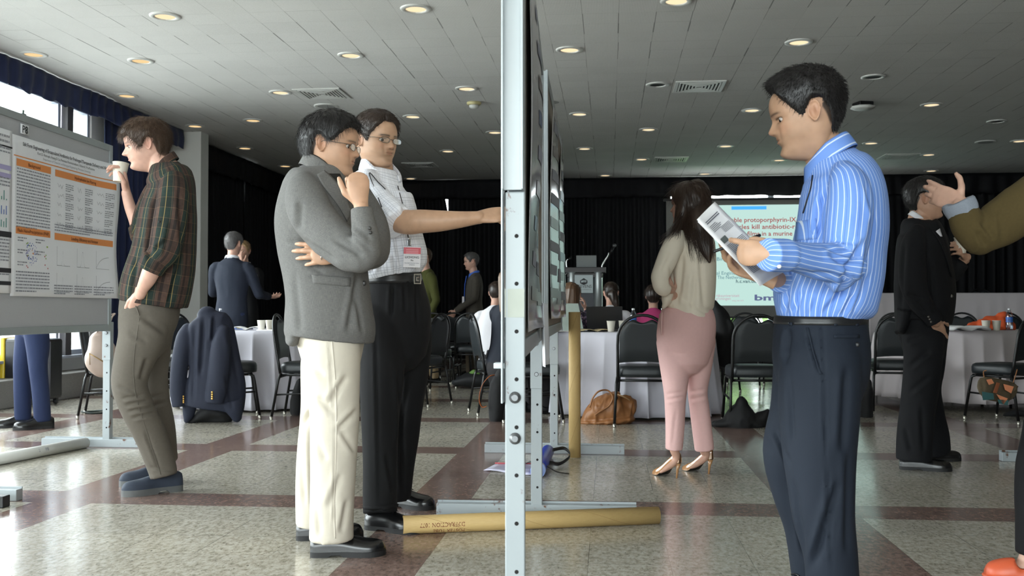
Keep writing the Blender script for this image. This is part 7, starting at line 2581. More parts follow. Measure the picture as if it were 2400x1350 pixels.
    Tr = [limb([(915, 645, 4.46, 72, .15), (917, 690, 4.46, 82, .17), (922, 740, 4.46, 88, .172), (925, 800, 4.46, 82, .15)], n=34, rnd=(False, True)),
          limb([(892, 740, 4.38, 56, .1), (895, 820, 4.36, 54, .1), (894, 900, 4.34, 51, .095), (891, 972, 4.33, 45, .088), (891, 1081, 4.30, 40, .08), (891, 1150, 4.28, 40, .08), (892, 1202, 4.26, 40, .08)], n=30, rnd=(True, False), pid=1.),
          limb([(955, 754, 4.55, 56, .1), (956, 811, 4.56, 56, .1), (950, 889, 4.58, 52, .092), (943, 960, 4.6, 47, .086), (938, 1019, 4.62, 44, .08), (930, 1091, 4.65, 41, .078), (925, 1163, 4.68, 38, .076)], n=30, rnd=(True, False), pid=2.)]
    t, tv = garment('trousers', Tr, blk, o, base, .0078, 3, (.0025, 6, 14), [
        (920, 668, 918, 740, .010, 4), (948, 668, 950, 730, .010, 4), (976, 670, 978, 760, .008, 4), (935, 850, 945, 1150, .014, 6), (880, 760, 890, 1190, .005, 4), (960, 880, 930, 1060, .007, 5), (905, 1060, 925, 1160, .008, 6)])
    for (x0, x1, y0, y1) in ((852, 933, 1187, 1206), ):
        stuck('turn_up', tv, [(x0 + 1, y0), (x0 + 1, y1)], [(x1 - 2, y0 - 6), (x1 - 2, y1 - 3)], blk, t, base, 16, 4, .003, .004)
    b = limb([(914, 640, 4.46, 74, .156), (914, 664, 4.46, 78, .163)], n=40, sub=3)
    me = bpy.data.meshes.new('belt'); me.from_pydata((b[0] - base).tolist(), [], b[1].tolist()); me.polygons.foreach_set('use_smooth', np.ones(len(me.polygons), bool)); me.materials.append(BELT)
    bo = link_obj('belt', me, o)
    q = P(977, 654, 4.32); bx = iv(977, .85, 0, .5)
    m = MB()
    for (x0, x1, y0, y1) in ((-.018, .018, .017, .022), (-.018, .018, -.022, -.017), (-.018, -.013, -.017, .017), (.013, .018, -.017, .017), (-.006, .008, -.009, -.005), (-.006, .008, .005, .009), (-.006, -.002, -.005, .005)):
        pts = [q + bx * a + np.array([0, 0, c]) for a, c in ((x0, y0), (x1, y0), (x1, y1), (x0, y1))]
        m.prism(pts, -np.cross(bx, (0, 0, 1)) * -.006)
    m.build('buckle', CHROME, bo, base)
    shoe(o, base, G(860, 1238), G(988, 1250), BLKSHOE, BLKSOLE, w=.052, h=.088); shoe(o, base, G(905, 1184), G(1017, 1194), BLKSHOE, BLKSOLE, w=.052, h=.088)


white_man()
# ================================================================== man in the plaid shirt with a paper cup
def plaid_man():
    base = P(360, 1150, 5.1); base[2] = 0
    hd = Head(343, 340, 5.1, 176, nod=14, H=.245, nose=1.25, jaw=.95)
    neck = limb([(362, 362, 5.1, 27, .052), (374, 380, 5.1, 28, .055), (388, 408, 5.1, 38, .08)], rnd=(True, True))
    core = limb([(395, 415, 5.1, 40, .11), (385, 560, 5.1, 46, .12), (355, 700, 5.1, 46, .12)], rnd=(True, True))
    fn = limb([(372, 600, 4.89, 18, .038), (358, 628, 4.885, 20.5, .042), (346, 655, 4.89, 18.5, .037), (335, 675, 4.905, 14, .029), (329, 691, 4.92, 12.5, .027)], rnd=(True, True))
    hn = hand(P(328, 688, 4.925), iv(325, -.14, -.85, .50), iv(325, -1, .1, -.2), iv(325, .1, 0, 1), curls=((10, 15, 10),) * 4, L=.185, spread=(4, 1, -2, -5), thumb=((.85, .5, .1), (.95, .2, .1), (1, 0, .1)))
    ff = limb([(326, 560, 5.33, 14, .036), (318, 520, 5.33, 14.5, .036), (305, 485, 5.33, 13, .031), (296, 452, 5.32, 11, .026)], rnd=(True, True))
    cupc = P(281, 405, 5.30)
    hf = hand(P(297, 450, 5.325), iv(285, -.22, .97, -.05), iv(285, .25, .15, -1), iv(285, -1, -.1, -.1), curls=((28, 48, 40), (32, 50, 42), (34, 52, 42), (38, 52, 42)), L=.19, spread=(4, 1, -3, -8), thumb=((.66, .66, .2), (.9, .3, .3), (.95, .0, .35)))
    line = [(0, .73), (20, .72), (35, .73), (48, .69), (58, .60), (66, .52), (74, .43), (82, .44), (88, .52), (96, .60), (108, .58), (118, .42), (130, .22), (150, .10), (180, .06)]
    o = make_body(hd, [neck, core, fn, ff] + hn + hf, base, (.60, .36, .28), (.060, .034, .020), hairline(line), .0032, gaze=(0, .95, -.2), opt=dict(brow=.6))
    tag(o, 'man in a dark plaid shirt drinking from a paper cup beside the left board', 'person')
    make_hair(hd, hairline(line), lambda a, z: .05 + .045 * np.clip((z - .6) / .3, 0, 1), HAIR_BROWN, o, base, 3800, (.028, .05), flow=lambda p, N: np.stack([p[:, 0], .45 + p[:, 1] * 1.2, -.8 + 0 * p[:, 0]], -1), lift=.35, wave=.7, seed=12)
    pm = cloth('plaid flannel', plaid, .85)
    T = [limb([(387, 384, 5.1, 30, .065), (390, 398, 5.1, 40, .11), (396, 415, 5.1, 52, .15), (402, 440, 5.1, 53, .178), (395, 490, 5.1, 63, .19), (390, 540, 5.1, 68, .19), (384, 590, 5.1, 73, .188), (377, 628, 5.1, 78, .185), (369, 662, 5.1, 81, .185), (363, 692, 5.1, 80, .186), (360, 712, 5.1, 77, .184)], n=40, sq=2.2),
         limb([(408, 418, 5.0, 24, .05), (408, 440, 4.95, 33, .062), (404, 490, 4.915, 37, .066), (396, 540, 4.895, 38, .064), (384, 588, 4.88, 36, .06), (368, 610, 4.878, 32, .056), (357, 628, 4.878, 30, .054)], rnd=(True, False), n=28, pid=1.),
         limb([(366, 606, 4.876, 33, .058), (358, 620, 4.875, 33, .058), (350, 636, 4.875, 31, .056)], n=28, sub=3, pid=2.),
         limb([(372, 445, 5.26, 30, .06), (352, 490, 5.3, 32, .06), (335, 525, 5.33, 26, .05), (324, 545, 5.335, 20, .046)], rnd=(True, True), n=24, pid=3.), limb([(326, 556, 5.335, 19, .045), (319, 530, 5.335, 17.5, .043)], rnd=(True, False), n=24, sub=3, pid=4.)]
    s, bv = garment('shirt', T, pm, o, base, .0072, 3, (.004, 8, 41), [(395, 560, 360, 590, .010, 5), (400, 520, 385, 600, .008, 5), (370, 450, 350, 620, .012, 6, 6), (420, 450, 428, 600, .010, 6), (440, 560, 400, 700, .010, 6), (320, 600, 310, 700, .010, 5), (345, 650, 330, 712, .009, 5), (410, 640, 395, 712, .009, 5)])
    collar(P(388, 390, 5.1), iv(388, -.45, 1, 0), iv(388, -1, -.35, 0), .064, .034, .042, o, base, pm, gap=18, point=.05, rf=1.2, tilt=.02)
    button(bv, 374, 520, BLACK, s, base, .006)
    tw = cloth('grey brown cotton trousers', solid(srgb(92, 86, 78), .1, 80), .85)
    Tr = [limb([(352, 695, 5.1, 66, .155), (349, 740, 5.1, 67, .175), (345, 782, 5.1, 56, .165)], n=34, rnd=(True, True)),
          limb([(340, 745, 5.02, 58, .1), (334, 790, 5.0, 54, .102), (312, 850, 4.98, 44, .09), (303, 905, 4.97, 40, .084), (322, 956, 4.99, 37, .08), (357, 1029, 5.04, 35, .075), (378, 1090, 5.07, 32, .07), (384, 1116, 5.07, 30, .068)], n=30, rnd=(True, False), pid=1.),
          limb([(372, 740, 5.2, 42, .1), (363, 800, 5.22, 38, .095), (357, 870, 5.24, 36, .085), (362, 930, 5.25, 34, .078), (377, 1000, 5.28, 31, .072), (393, 1080, 5.31, 24, .062)], n=28, rnd=(True, False), pid=2.)]
    t, tv = garment('trousers', Tr, tw, o, base, .0072, 3, (.0035, 8, 17), [
        (285, 935, 340, 925, .009, 4), (295, 950, 350, 940, .009, 4), (300, 965, 360, 955, .008, 4), (310, 980, 366, 968, .008, 4), (275, 905, 320, 918, .007, 5), (355, 930, 392, 925, .008, 4), (360, 950, 396, 942, .008, 4), (300, 780, 345, 800, .006, 6), (330, 740, 390, 780, .010, 8), (345, 840, 330, 890, .010, 6), (340, 1010, 375, 1100, .007, 4), (352, 1095, 410, 1105, .006, 4)])
    stuck('side_pocket', tv, [(309, 690), (316, 715), (326, 740)], [(311, 688), (319, 714), (328, 739)], tw, t, base, 3, 10, .002, .003)
    stuck('side_seam', tv, [(326, 745), (312, 850), (318, 930), (346, 1020), (376, 1112)], [(328, 745), (314, 850), (320, 930), (348, 1020), (378, 1112)], tw, t, base, 2, 34, .0012, .0012)
    snk = plain('navy canvas sneaker', srgb(44, 52, 66), .8, vary=.12, scale=60); gs = plain('grey rubber sole', srgb(86, 88, 88), .6)
    for h_, t_ in ((G(426, 1149), G(284, 1164)), (G(412, 1128), G(279, 1141))):
        sh = shoe(o, base, h_, t_, snk, gs, w=.050, h=.095, sole=.030, heelh=.030, low=.92)
        sh['label'] = 'navy canvas sneaker with grey sole'
    c = cup(281, 5.3, 'paper cup held up by the man in the plaid shirt', None)
    ax = unit(iv(281, .10, 1, .05)); c.location = tuple(cupc - ax * .05); c.rotation_euler = Vector((0, 0, 1)).rotation_difference(Vector(ax)).to_euler()
    c.scale = (1.06, 1.06, 1.08)


plaid_man()


# ================================================================== woman in the cream blouse and pink trousers
def woman():
    base = P(1610, 1110, 5.6); base[2] = 0
    line = [(0, .83), (25, .83), (45, .74), (60, .60), (70, .46), (80, .34), (95, .20), (120, .06), (180, .0)]
    hd = Head(1613, 481, 5.6, 156, nod=2, H=.226, nose=1.0, jaw=.88, lips=1.15)
    neck = limb([(1614, 505, 5.62, 19, .045), (1617, 530, 5.63, 20, .048), (1618, 555, 5.63, 30, .07)], rnd=(True, True))
    core = limb([(1618, 555, 5.62, 34, .09), (1620, 640, 5.6, 40, .09), (1610, 760, 5.6, 44, .1)], rnd=(True, True))
    an = limb([(1545, 652, 5.42, 13, .03), (1556, 672, 5.42, 12, .027), (1574, 680, 5.45, 9, .022)], rnd=(True, True))
    hn = hand(P(1572, 693, 5.5), iv(1565, -.35, .92, -.1), iv(1565, .9, .3, 0), iv(1565, 0, 0, 1), L=.165, curls=((20, 25, 15),) * 4)
    an2 = limb([(1600, 690, 5.58, 12, .028), (1572, 694, 5.5, 9, .022)], rnd=(True, True))
    lg = [limb([(1606, 750, 5.6, 26, .07), (1582, 860, 5.57, 24, .06), (1582, 950, 5.56, 17, .045), (1580, 1020, 5.57, 13, .034), (1580, 1052, 5.57, 11, .028), (1585, 1070, 5.575, 9, .024), (1580, 1084, 5.575, 8, .021), (1562, 1098, 5.57, 6, .018), (1550, 1106, 5.57, 3, .014)], rnd=(True, True)),
          limb([(1614, 750, 5.61, 26, .07), (1640, 862, 5.64, 18, .06), (1639, 950, 5.675, 16, .045), (1650, 1020, 5.69, 13, .034), (1650, 1055, 5.69, 11, .028), (1655, 1062, 5.695, 9, .024), (1650, 1075, 5.695, 8, .021), (1632, 1089, 5.69, 6, .018), (1620, 1096, 5.69, 3, .014)], rnd=(True, True))]
    o = make_body(hd, [neck, core, an, an2] + hn + lg, base, (.52, .30, .22), (.05, .03, .02), hairline(line), .0035, gaze=(.1, .98, 0), opt=dict(brow=.8))
    tag(o, 'woman in a cream blouse, pink trousers and tan high heels, back to the camera', 'person')
    def long_hair(mb):
        r = np.random.default_rng(4)
        n = 1500; K = 9
        pts = np.zeros((n, K, 3))
        for i in range(n):
            a = r.uniform(-1, 1); dz = r.uniform(-.06, .10)
            x0 = 1628 + 34 * a; x1 = 1645 + 26 * a + r.normal() * 3; yb = 600 + 20 * r.uniform(-1, 1) - 14 * abs(a)
            if a < -.55 and r.uniform() < .5: x1, yb = 1560 + r.uniform(-14, 30), 560 + r.uniform(-12, 18)
            for k in range(K):
                t = k / (K - 1)
                y = 470 + 10 * abs(a) + (yb - 470) * t
                x = x0 + (x1 - x0) * t ** 1.5 + 4 * math.sin(t * 7 + i * .3) * t
                pts[i, k] = P(x, y, 5.60 - .13 * min(1, t * 1.6) + dz * (1 - .7 * t))
        strands(mb, pts, .0011)
        for rings in ([(1634, 452, 5.62, 30, .085), (1636, 490, 5.59, 34, .09), (1638, 530, 5.53, 33, .07), (1647, 565, 5.485, 25, .035), (1656, 592, 5.47, 14, .02), (1662, 612, 5.465, 4, .008)],
                      [(1606, 470, 5.56, 18, .05), (1598, 505, 5.55, 17, .045), (1592, 532, 5.54, 13, .03), (1578, 552, 5.54, 9, .02), (1562, 563, 5.54, 5, .012), (1548, 571, 5.54, 2, .006)]):
            v, t, u, p_ = limb(rings, rnd=(True, True), n=30, sub=6)
            q = np.stack([to_px(v)[:, 0] * .16, v[:, 2] * 3, v[:, 1] * 6], -1)
            nn = v - v.mean(0); nn /= np.linalg.norm(nn, axis=1, keepdims=True)
            mb.add(v + nn * (.006 * vnoise(q, 3))[:, None], t, True)
    make_hair(hd, hairline(line), lambda a, z: .075 + .03 * np.clip((z - .6) / .3, 0, 1), hair_mat('long dark brown hair', (.035, .020, .013), .38), o, base, 1800, (.05, .09), flow=lambda p, N: np.stack([p[:, 0] * 1.5, p[:, 1] * .8 - .1, -1 + 0 * p[:, 0]], -1), lift=.1, seed=20, extra=long_hair)
    crm = cloth('cream silk blouse', solid(srgb(228, 217, 199), .04, 30), .55, 600, .10)
    T = [limb([(1617, 540, 5.62, 26, .06), (1617, 552, 5.62, 42, .12), (1620, 568, 5.62, 52, .15), (1624, 600, 5.61, 53, .152), (1623, 650, 5.6, 54, .142), (1618, 700, 5.6, 55, .142), (1616, 722, 5.6, 54, .15), (1626, 738, 5.6, 44, .148)], n=36, rnd=(False, True)),
         limb([(1565, 690, 5.52, 14, .06), (1562, 708, 5.52, 10, .05), (1558, 716, 5.52, 5, .03)], rnd=(True, True), pid=.5),
         limb([(1590, 553, 5.54, 19, .045), (1578, 575, 5.49, 24, .052), (1562, 612, 5.45, 23, .05), (1547, 645, 5.42, 20, .046)], rnd=(True, True), pid=1.), limb([(1545, 648, 5.42, 19, .044), (1550, 672, 5.42, 18, .042), (1562, 682, 5.44, 14, .036)], rnd=(True, False), pid=2.),
         limb([(1662, 570, 5.68, 14, .05), (1664, 640, 5.7, 13, .05)], rnd=(True, True), pid=3.)]
    s, bv = garment('blouse', T, crm, o, base, .0068, 3, (.004, 7, 51), [(1600, 600, 1590, 700, .010, 6), (1640, 580, 1650, 720, .010, 6), (1575, 590, 1550, 640, .006, 5), (1570, 620, 1590, 720, .009, 5), (1630, 640, 1620, 735, .008, 6), (1600, 700, 1660, 738, .006, 5)], (1, 1, .4))
    collar(P(1618, 545, 5.62), iv(1618, -.05, 1, 0), iv(1618, -.8, 0, .5), .058, .022, .012, o, base, crm, gap=14, point=.0)
    pk = cloth('pink cotton trousers', solid(srgb(222, 180, 176), .04, 60), .8, 700, .10)
    Tr = [limb([(1611, 722, 5.6, 58, .135), (1610, 750, 5.6, 66, .16), (1607, 790, 5.6, 68, .17), (1606, 822, 5.6, 62, .15)], n=36, rnd=(False, True)),
          limb([(1578, 800, 5.58, 40, .1), (1582, 860, 5.57, 35, .09), (1583, 917, 5.56, 27, .076), (1582, 955, 5.56, 23.5, .068), (1582, 1000, 5.565, 22, .062), (1580, 1053, 5.57, 20, .055)], n=28, rnd=(True, False), pid=1.),
          limb([(1643, 800, 5.62, 34, .1), (1640, 862, 5.64, 28, .09), (1635, 915, 5.66, 23, .076), (1639, 955, 5.675, 22.5, .068), (1645, 1000, 5.685, 23, .064), (1651, 1055, 5.69, 22.5, .057)], n=28, rnd=(True, False), pid=2.)]
    t, tv = garment('trousers', Tr, pk, o, base, .0068, 3, (.0025, 7, 61), [(1560, 925, 1605, 918, .007, 4), (1558, 938, 1602, 930, .007, 4), (1612, 920, 1655, 912, .006, 4), (1615, 938, 1655, 930, .006, 4), (1560, 824, 1608, 830, .004, 4), (1585, 960, 1575, 1050, .004, 4)])
    stuck('side_pocket', tv, [(1547, 738), (1549, 760), (1552, 785)], [(1555, 733), (1554, 760), (1554, 786)], pk, t, base, 3, 8, .004, .003)
    nude = plain('tan patent leather', srgb(176, 130, 88), .12, vary=.04, coat=.6); dk = plain('dark heel sole', srgb(30, 26, 24), .5)
    for (tx, ty, hx, hy, bx, by, d) in ((1531, 1109, 1586, 1121, 1593, 1072, 5.575), (1600, 1099, 1661, 1111, 1664, 1062, 5.695)):
        tz = G(tx, ty); tp = G(hx, hy); L_ = tp - tz; yx = unit(L_); xx = np.array([yx[1], -yx[0], 0])
        D = np.linalg.norm(L_)
        W = lambda a, t, z: tz + xx * a + L_ * t + np.array([0, 0, z])
        half = curve([(0, .10), (.04, .35), (.15, .75), (.3, .95), (.42, 1), (.6, .78), (.8, .62), (.95, .60), (1.08, .5), (1.14, .15)]); bot = curve([(0, .004), (.35, .004), (.5, .018), (.7, .055), (.9, .082), (1.14, .09)])
        topc = curve([(0, .016), (.15, .032), (.3, .048), (.42, .060), (.55, .078), (.75, .112), (.95, .142), (1.08, .150), (1.14, .145)])
        ts = np.linspace(0, 1.14, 30); n = 18; g = np.zeros((30, n, 3))
        for i, tt in enumerate(ts):
            opn = np.clip((tt - .30) / .08, 0, 1) * np.clip((1.12 - tt) / .03, 0, 1)
            for k in range(n):
                a = PI * k / (n - 1); h_ = math.sin(a)
                lim = 1 - opn * .35 * (h_ > .8)
                ww = .045 * half(tt) * math.cos(a)
                g[i, k] = W(ww * 1.0, tt, bot(tt) + (topc(tt) - bot(tt)) * h_ ** .7 * lim - opn * .022 * max(0, h_ - .75) * 4 * .4)
        m = MB(); m.grid(g, True)
        m.tube([W(0, 1.06, .088), W(0, 1.03, .05), W(0, 1.0, .0)], .006, 10, rr=[.017, .008, .0055])
        sh = m.build('high_heel', nude, o, base)
        m = MB(); b = np.array([[W(.040 * half(tt) * c, tt, bot(tt) - .002) for c in (-1, -.3, .3, 1)] for tt in ts]); m.grid(b, True, .002); m.build('sole', dk, sh, base)


woman()


# ================================================================== man in the black suit
def suit_man():
    base = P(2155, 1095, 5.85); base[2] = 0
    hd = Head(2168, 467, 5.85, 8, nod=2, H=.238, nose=.9, jaw=1.05)
    neck = limb([(2158, 492, 5.85, 23, .054), (2154, 512, 5.85, 25, .057), (2155, 535, 5.85, 34, .08)], rnd=(True, True))
    core = limb([(2155, 540, 5.85, 36, .11), (2162, 640, 5.85, 44, .12), (2162, 760, 5.85, 42, .12)], rnd=(True, True))
    an = limb([(2160, 712, 5.67, 14, .036), (2186, 744, 5.66, 11, .028), (2193, 757, 5.668, 10, .026)], rnd=(True, True))
    hn = hand(P(2192, 754, 5.668), iv(2200, .22, -.75, .62), iv(2200, .8, .4, .1), iv(2200, -.1, 0, 1), curls=((10, 15, 10),) * 4, L=.18)
    af = limb([(2236, 636, 6.04, 14, .036), (2256, 612, 6.03, 11, .03), (2266, 603, 6.02, 9.5, .026)], rnd=(True, True))
    hf = hand(P(2262, 605, 6.02), iv(2262, -.25, .5, -.85), iv(2262, 0, .8, .5), iv(2262, -1, .2, .2), curls=((30, 48, 35),) * 4, L=.18)
    o = make_body(hd, [neck, core, an, af] + hn + hf, base, (.48, .28, .19), (.012, .010, .009), hairline(SHORT), .0038, opt=dict(brow=.8))
    tag(o, 'man in a black suit with one hand in his pocket, at the right', 'person')
    make_hair(hd, hairline([(0, .80), (30, .80), (50, .72), (62, .64), (72, .52), (82, .50), (90, .55), (98, .62), (108, .60), (120, .40), (135, .22), (160, .10), (180, .08)]), lambda a, z: .05 + .035 * np.clip((z - .6) / .3, 0, 1), HAIR_BLACK, o, base, 2600, (.014, .03), lift=.35, seed=30)
    blk = cloth('black suit wool', solid(srgb(14, 15, 19), .15, 200), .8)
    T = [limb([(2150, 512, 5.85, 27, .06), (2150, 524, 5.85, 38, .11), (2156, 540, 5.85, 48, .155), (2160, 565, 5.85, 55, .185), (2163, 615, 5.85, 62, .19), (2167, 670, 5.85, 67, .182), (2166, 715, 5.85, 66, .185), (2162, 752, 5.85, 63, .19)], n=36, sq=2.2),
         limb([(2122, 730, 5.83, 22, .15), (2116, 760, 5.83, 17, .14), (2108, 782, 5.83, 12, .12)], pid=.5),
         limb([(2148, 545, 5.73, 21, .05), (2140, 575, 5.69, 28, .062), (2138, 630, 5.66, 30, .064), (2142, 672, 5.65, 30, .062), (2160, 712, 5.645, 26, .055), (2181, 740, 5.645, 21, .046)], rnd=(True, False), pid=1.), limb([(2181, 740, 5.645, 22, .047), (2192, 756, 5.645, 20, .045)], sub=2, pid=1.5),
         limb([(2195, 560, 5.98, 24, .055), (2215, 610, 6.04, 24, .055), (2230, 642, 6.05, 22, .05)], rnd=(True, True), pid=2.), limb([(2229, 642, 6.05, 21, .048), (2255, 614, 6.03, 17, .042)], rnd=(True, False), pid=3.)]
    s, bv = garment('jacket', T, blk, o, base, .0075, 3, (.0035, 7, 71), [(2125, 690, 2160, 700, .009, 5), (2120, 560, 2110, 740, .008, 5), (2180, 600, 2190, 740, .008, 5), (2140, 700, 2170, 735, .008, 4)])
    stuck('lapel', bv, [(2178, 535), (2196, 560), (2214, 600), (2228, 650)], [(2192, 540), (2208, 560), (2222, 598), (2232, 648)], blk, s, base, 5, 12, .003, .004)
    gb = plain('horn button', srgb(70, 64, 58), .35)
    for x, y in ((2176, 742), (2179, 748), (2182, 754)): button(bv, x, y, gb, s, base, .007)
    button(bv, 2229, 694, gb, s, base, .010)
    collar(P(2154, 523, 5.85), iv(2154, .42, 1, 0), iv(2154, 1, -.4, 0), .064, .035, .030, o, base, plain('white shirt cotton', srgb(214, 214, 220), .8), gap=12, point=.035, rf=1.15, tilt=.02)
    stuck('shirt_front', bv, [(2190, 545), (2200, 556)], [(2199, 538), (2204, 556)], plain('white shirt front', srgb(214, 214, 220), .8), o, base, 3, 5, .012, .002)
    Tr = [limb([(2160, 740, 5.85, 58, .16), (2163, 780, 5.85, 56, .172), (2165, 815, 5.85, 48, .15)], n=32, rnd=(True, True)),
          limb([(2163, 785, 5.77, 46, .1), (2163, 850, 5.76, 42, .095), (2157, 910, 5.76, 40, .09), (2150, 965, 5.76, 39, .085), (2144, 1025, 5.77, 40, .085), (2143, 1076, 5.78, 40, .088)], n=28, rnd=(True, False), pid=1.),
          limb([(2180, 790, 5.95, 40, .1), (2177, 850, 5.97, 36, .092), (2170, 910, 5.98, 33, .085), (2178, 970, 6.0, 33, .08), (2190, 1020, 6.02, 32, .08), (2199, 1060, 6.04, 27, .078)], n=28, rnd=(True, False), pid=2.)]
    garment('trousers', Tr, blk, o, base, .0075, 3, (.004, 7, 73), [(2130, 860, 2180, 820, .009, 6), (2130, 920, 2180, 880, .008, 6), (2125, 800, 2160, 790, .008, 5), (2120, 1000, 2135, 1060, .009, 6), (2160, 950, 2165, 1060, .008, 6)])
    shoe(o, base, G(2108, 1099), G(2232, 1104), BLKSHOE, BLKSOLE, h=.085); shoe(o, base, G(2165, 1082), G(2249, 1078), BLKSHOE, BLKSOLE, h=.085)
    c = cup(2252, 6.0, 'white paper cup held by the man in the black suit', None); c.location = tuple(P(2252, 594, 5.97))


suit_man()


# ================================================================== person in the olive sweater, mostly outside the right edge
def olive_person():
    base = P(2500, 1356, 3.6); base[2] = 0
    hd = Head(2560, 230, 3.65, 175, nod=4, H=.235)
    neck = limb([(2575, 290, 3.65, 36, .053), (2585, 330, 3.65, 40, .06), (2590, 380, 3.65, 60, .09)], rnd=(True, True))
    core = limb([(2590, 380, 3.65, 60, .11), (2600, 600, 3.65, 70, .12), (2590, 780, 3.65, 66, .12)], rnd=(True, True))
    fa = limb([(2440, 460, 3.52, 26, .04), (2330, 526, 3.5, 24, .038), (2278, 552, 3.5, 22, .036), (2262, 520, 3.5, 20, .034), (2248, 482, 3.5, 17, .027)], rnd=(True, True))
    hn = hand(P(2254, 478, 3.5), iv(2240, -.78, .40, .42), iv(2240, .40, .86, -.1), iv(2240, -.2, -.2, 1), curls=((8, 14, 8), (10, 18, 10), (14, 22, 12), (20, 26, 14)), L=.178, spread=(4, 1, -2, -5), thumb=((.4, .8, .1), (.6, .7, .1), (.85, .4, .1)))
    lg = limb([(2585, 770, 3.64, 60, .1), (2520, 850, 3.6, 56, .08), (2470, 960, 3.56, 44, .07), (2418, 1120, 3.52, 24, .045), (2412, 1260, 3.5, 18, .034), (2408, 1300, 3.5, 17, .03), (2400, 1325, 3.5, 20, .032), (2375, 1342, 3.5, 16, .032), (2350, 1346, 3.5, 10, .03)], rnd=(True, True))
    o = make_body(hd, [neck, core, fa, lg] + hn, base, (.53, .32, .24), (.03, .02, .015), hairline(SHORT), .004)
    tag(o, 'person in an olive sweater with a raised hand, cut off by the right edge', 'person')
    make_hair(hd, hairline(FRINGE), lambda a, z: .06 + 0 * z, HAIR_DKBROWN, o, base, 0)
    ol = cloth('olive wool sweater', solid(srgb(78, 66, 38), .14, 120), .95, 500, .2)
    T = [limb([(2588, 355, 3.65, 52, .08), (2592, 385, 3.65, 88, .15), (2596, 440, 3.65, 110, .19), (2600, 560, 3.65, 112, .18), (2596, 760, 3.65, 108, .175)], n=34),
         limb([(2530, 400, 3.54, 50, .07), (2470, 440, 3.52, 60, .078), (2400, 484, 3.5, 56, .075), (2340, 526, 3.5, 53, .07), (2296, 556, 3.5, 40, .062)], rnd=(True, True), pid=1., n=30), limb([(2292, 560, 3.5, 38, .06), (2270, 530, 3.5, 40, .058), (2256, 500, 3.5, 36, .05), (2251, 492, 3.5, 35, .048)], rnd=(True, False), pid=2., n=28)]
    T += [limb([(2655, 400, 3.85, 44, .06), (2665, 560, 3.9, 40, .055), (2640, 700, 3.85, 34, .05)], rnd=(True, True), pid=3.)]
    garment('sweater', T, ol, o, base, .0072, 3, (.0035, 9, 81), [(2300, 520, 2330, 560, .010, 6), (2290, 540, 2310, 580, .009, 6), (2340, 490, 2350, 560, .006, 7)])
    gc = cloth('grey shirt cuff', solid(srgb(132, 138, 148), .15, 200), .9)
    garment('shirt_cuff', [limb([(2258, 508, 3.5, 33, .045), (2252, 490, 3.5, 37, .05), (2245, 472, 3.5, 36, .048)], n=28, sub=4)], gc, o, base, .005, 2, (.004, 14, 83))
    blk = cloth('black slim trousers', solid(srgb(13, 13, 16), .12, 200), .8)
    Tr = [limb([(2590, 740, 3.65, 106, .17), (2580, 840, 3.65, 100, .17)], n=30, rnd=(True, True)), limb([(2520, 800, 3.6, 90, .11), (2470, 960, 3.56, 62, .1), (2416, 1120, 3.52, 35, .07), (2410, 1220, 3.5, 29, .058), (2410, 1296, 3.5, 28, .056)], rnd=(True, False), n=26, pid=1.), limb([(2640, 820, 3.75, 80, .11), (2640, 1050, 3.75, 55, .09), (2640, 1290, 3.75, 34, .06)], rnd=(True, False), n=26, pid=2.)]
    garment('trousers', Tr, blk, o, base, .008, 3, (.003, 7, 85))
    orl = plain('orange red leather loafer', srgb(206, 92, 58), .4, vary=.08)
    for h_, t_ in ((G(2478, 1366), G(2306, 1352)), (G(2710, 1330), G(2550, 1318))):
        y = unit(t_ - h_); L_ = np.linalg.norm(t_ - h_); x = np.array([y[1], -y[0], 0]); n = 20
        half = curve([(0, .4), (.06, .62), (.3, .72), (.6, .95), (.75, 1), (.9, .82), (.97, .5), (1, .1)]); tp = curve([(0, .062), (.1, .065), (.3, .052), (.5, .048), (.58, .066), (.7, .064), (.85, .054), (.95, .04), (1, .018)])
        ts = np.linspace(0, 1, 34); g = np.zeros((34, n, 3))
        for i, t in enumerate(ts):
            op = np.clip((t - .05) / .05, 0, 1) * np.clip((.60 - t) / .05, 0, 1)
            for k in range(n):
                a = PI * k / (n - 1); c, s_ = math.cos(a), math.sin(a)
                z = .008 + (tp(t)) * min(s_ ** .7, 1)
                cc = math.copysign(max(abs(c), .62 * op), c) if op > 0 else c
                g[i, k] = h_ + y * t * L_ + x * .050 * half(t) * cc + np.array([0, 0, z if not (op > .5 and s_ > .78) else .02])
        m = MB(); m.grid(g, True, .002); m.tube([h_ + y * t * L_ + x * .05 * half(t) * c + np.array([0, 0, .008]) for t, c in [(t, 1.03) for t in ts] + [(t, -1.03) for t in ts[::-1]]], .007, 6, closed=True)
        sh = m.build('loafer', orl, o, base); sh['label'] = 'orange red loafer'
        m = MB(); m.grid(np.array([[h_ + y * t * L_ + x * .05 * half(t) * c + np.array([0, 0, .004]) for c in (-1, 0, 1)] for t in ts]), False, .004); m.build('sole', BLKSOLE, sh, base)


olive_person()

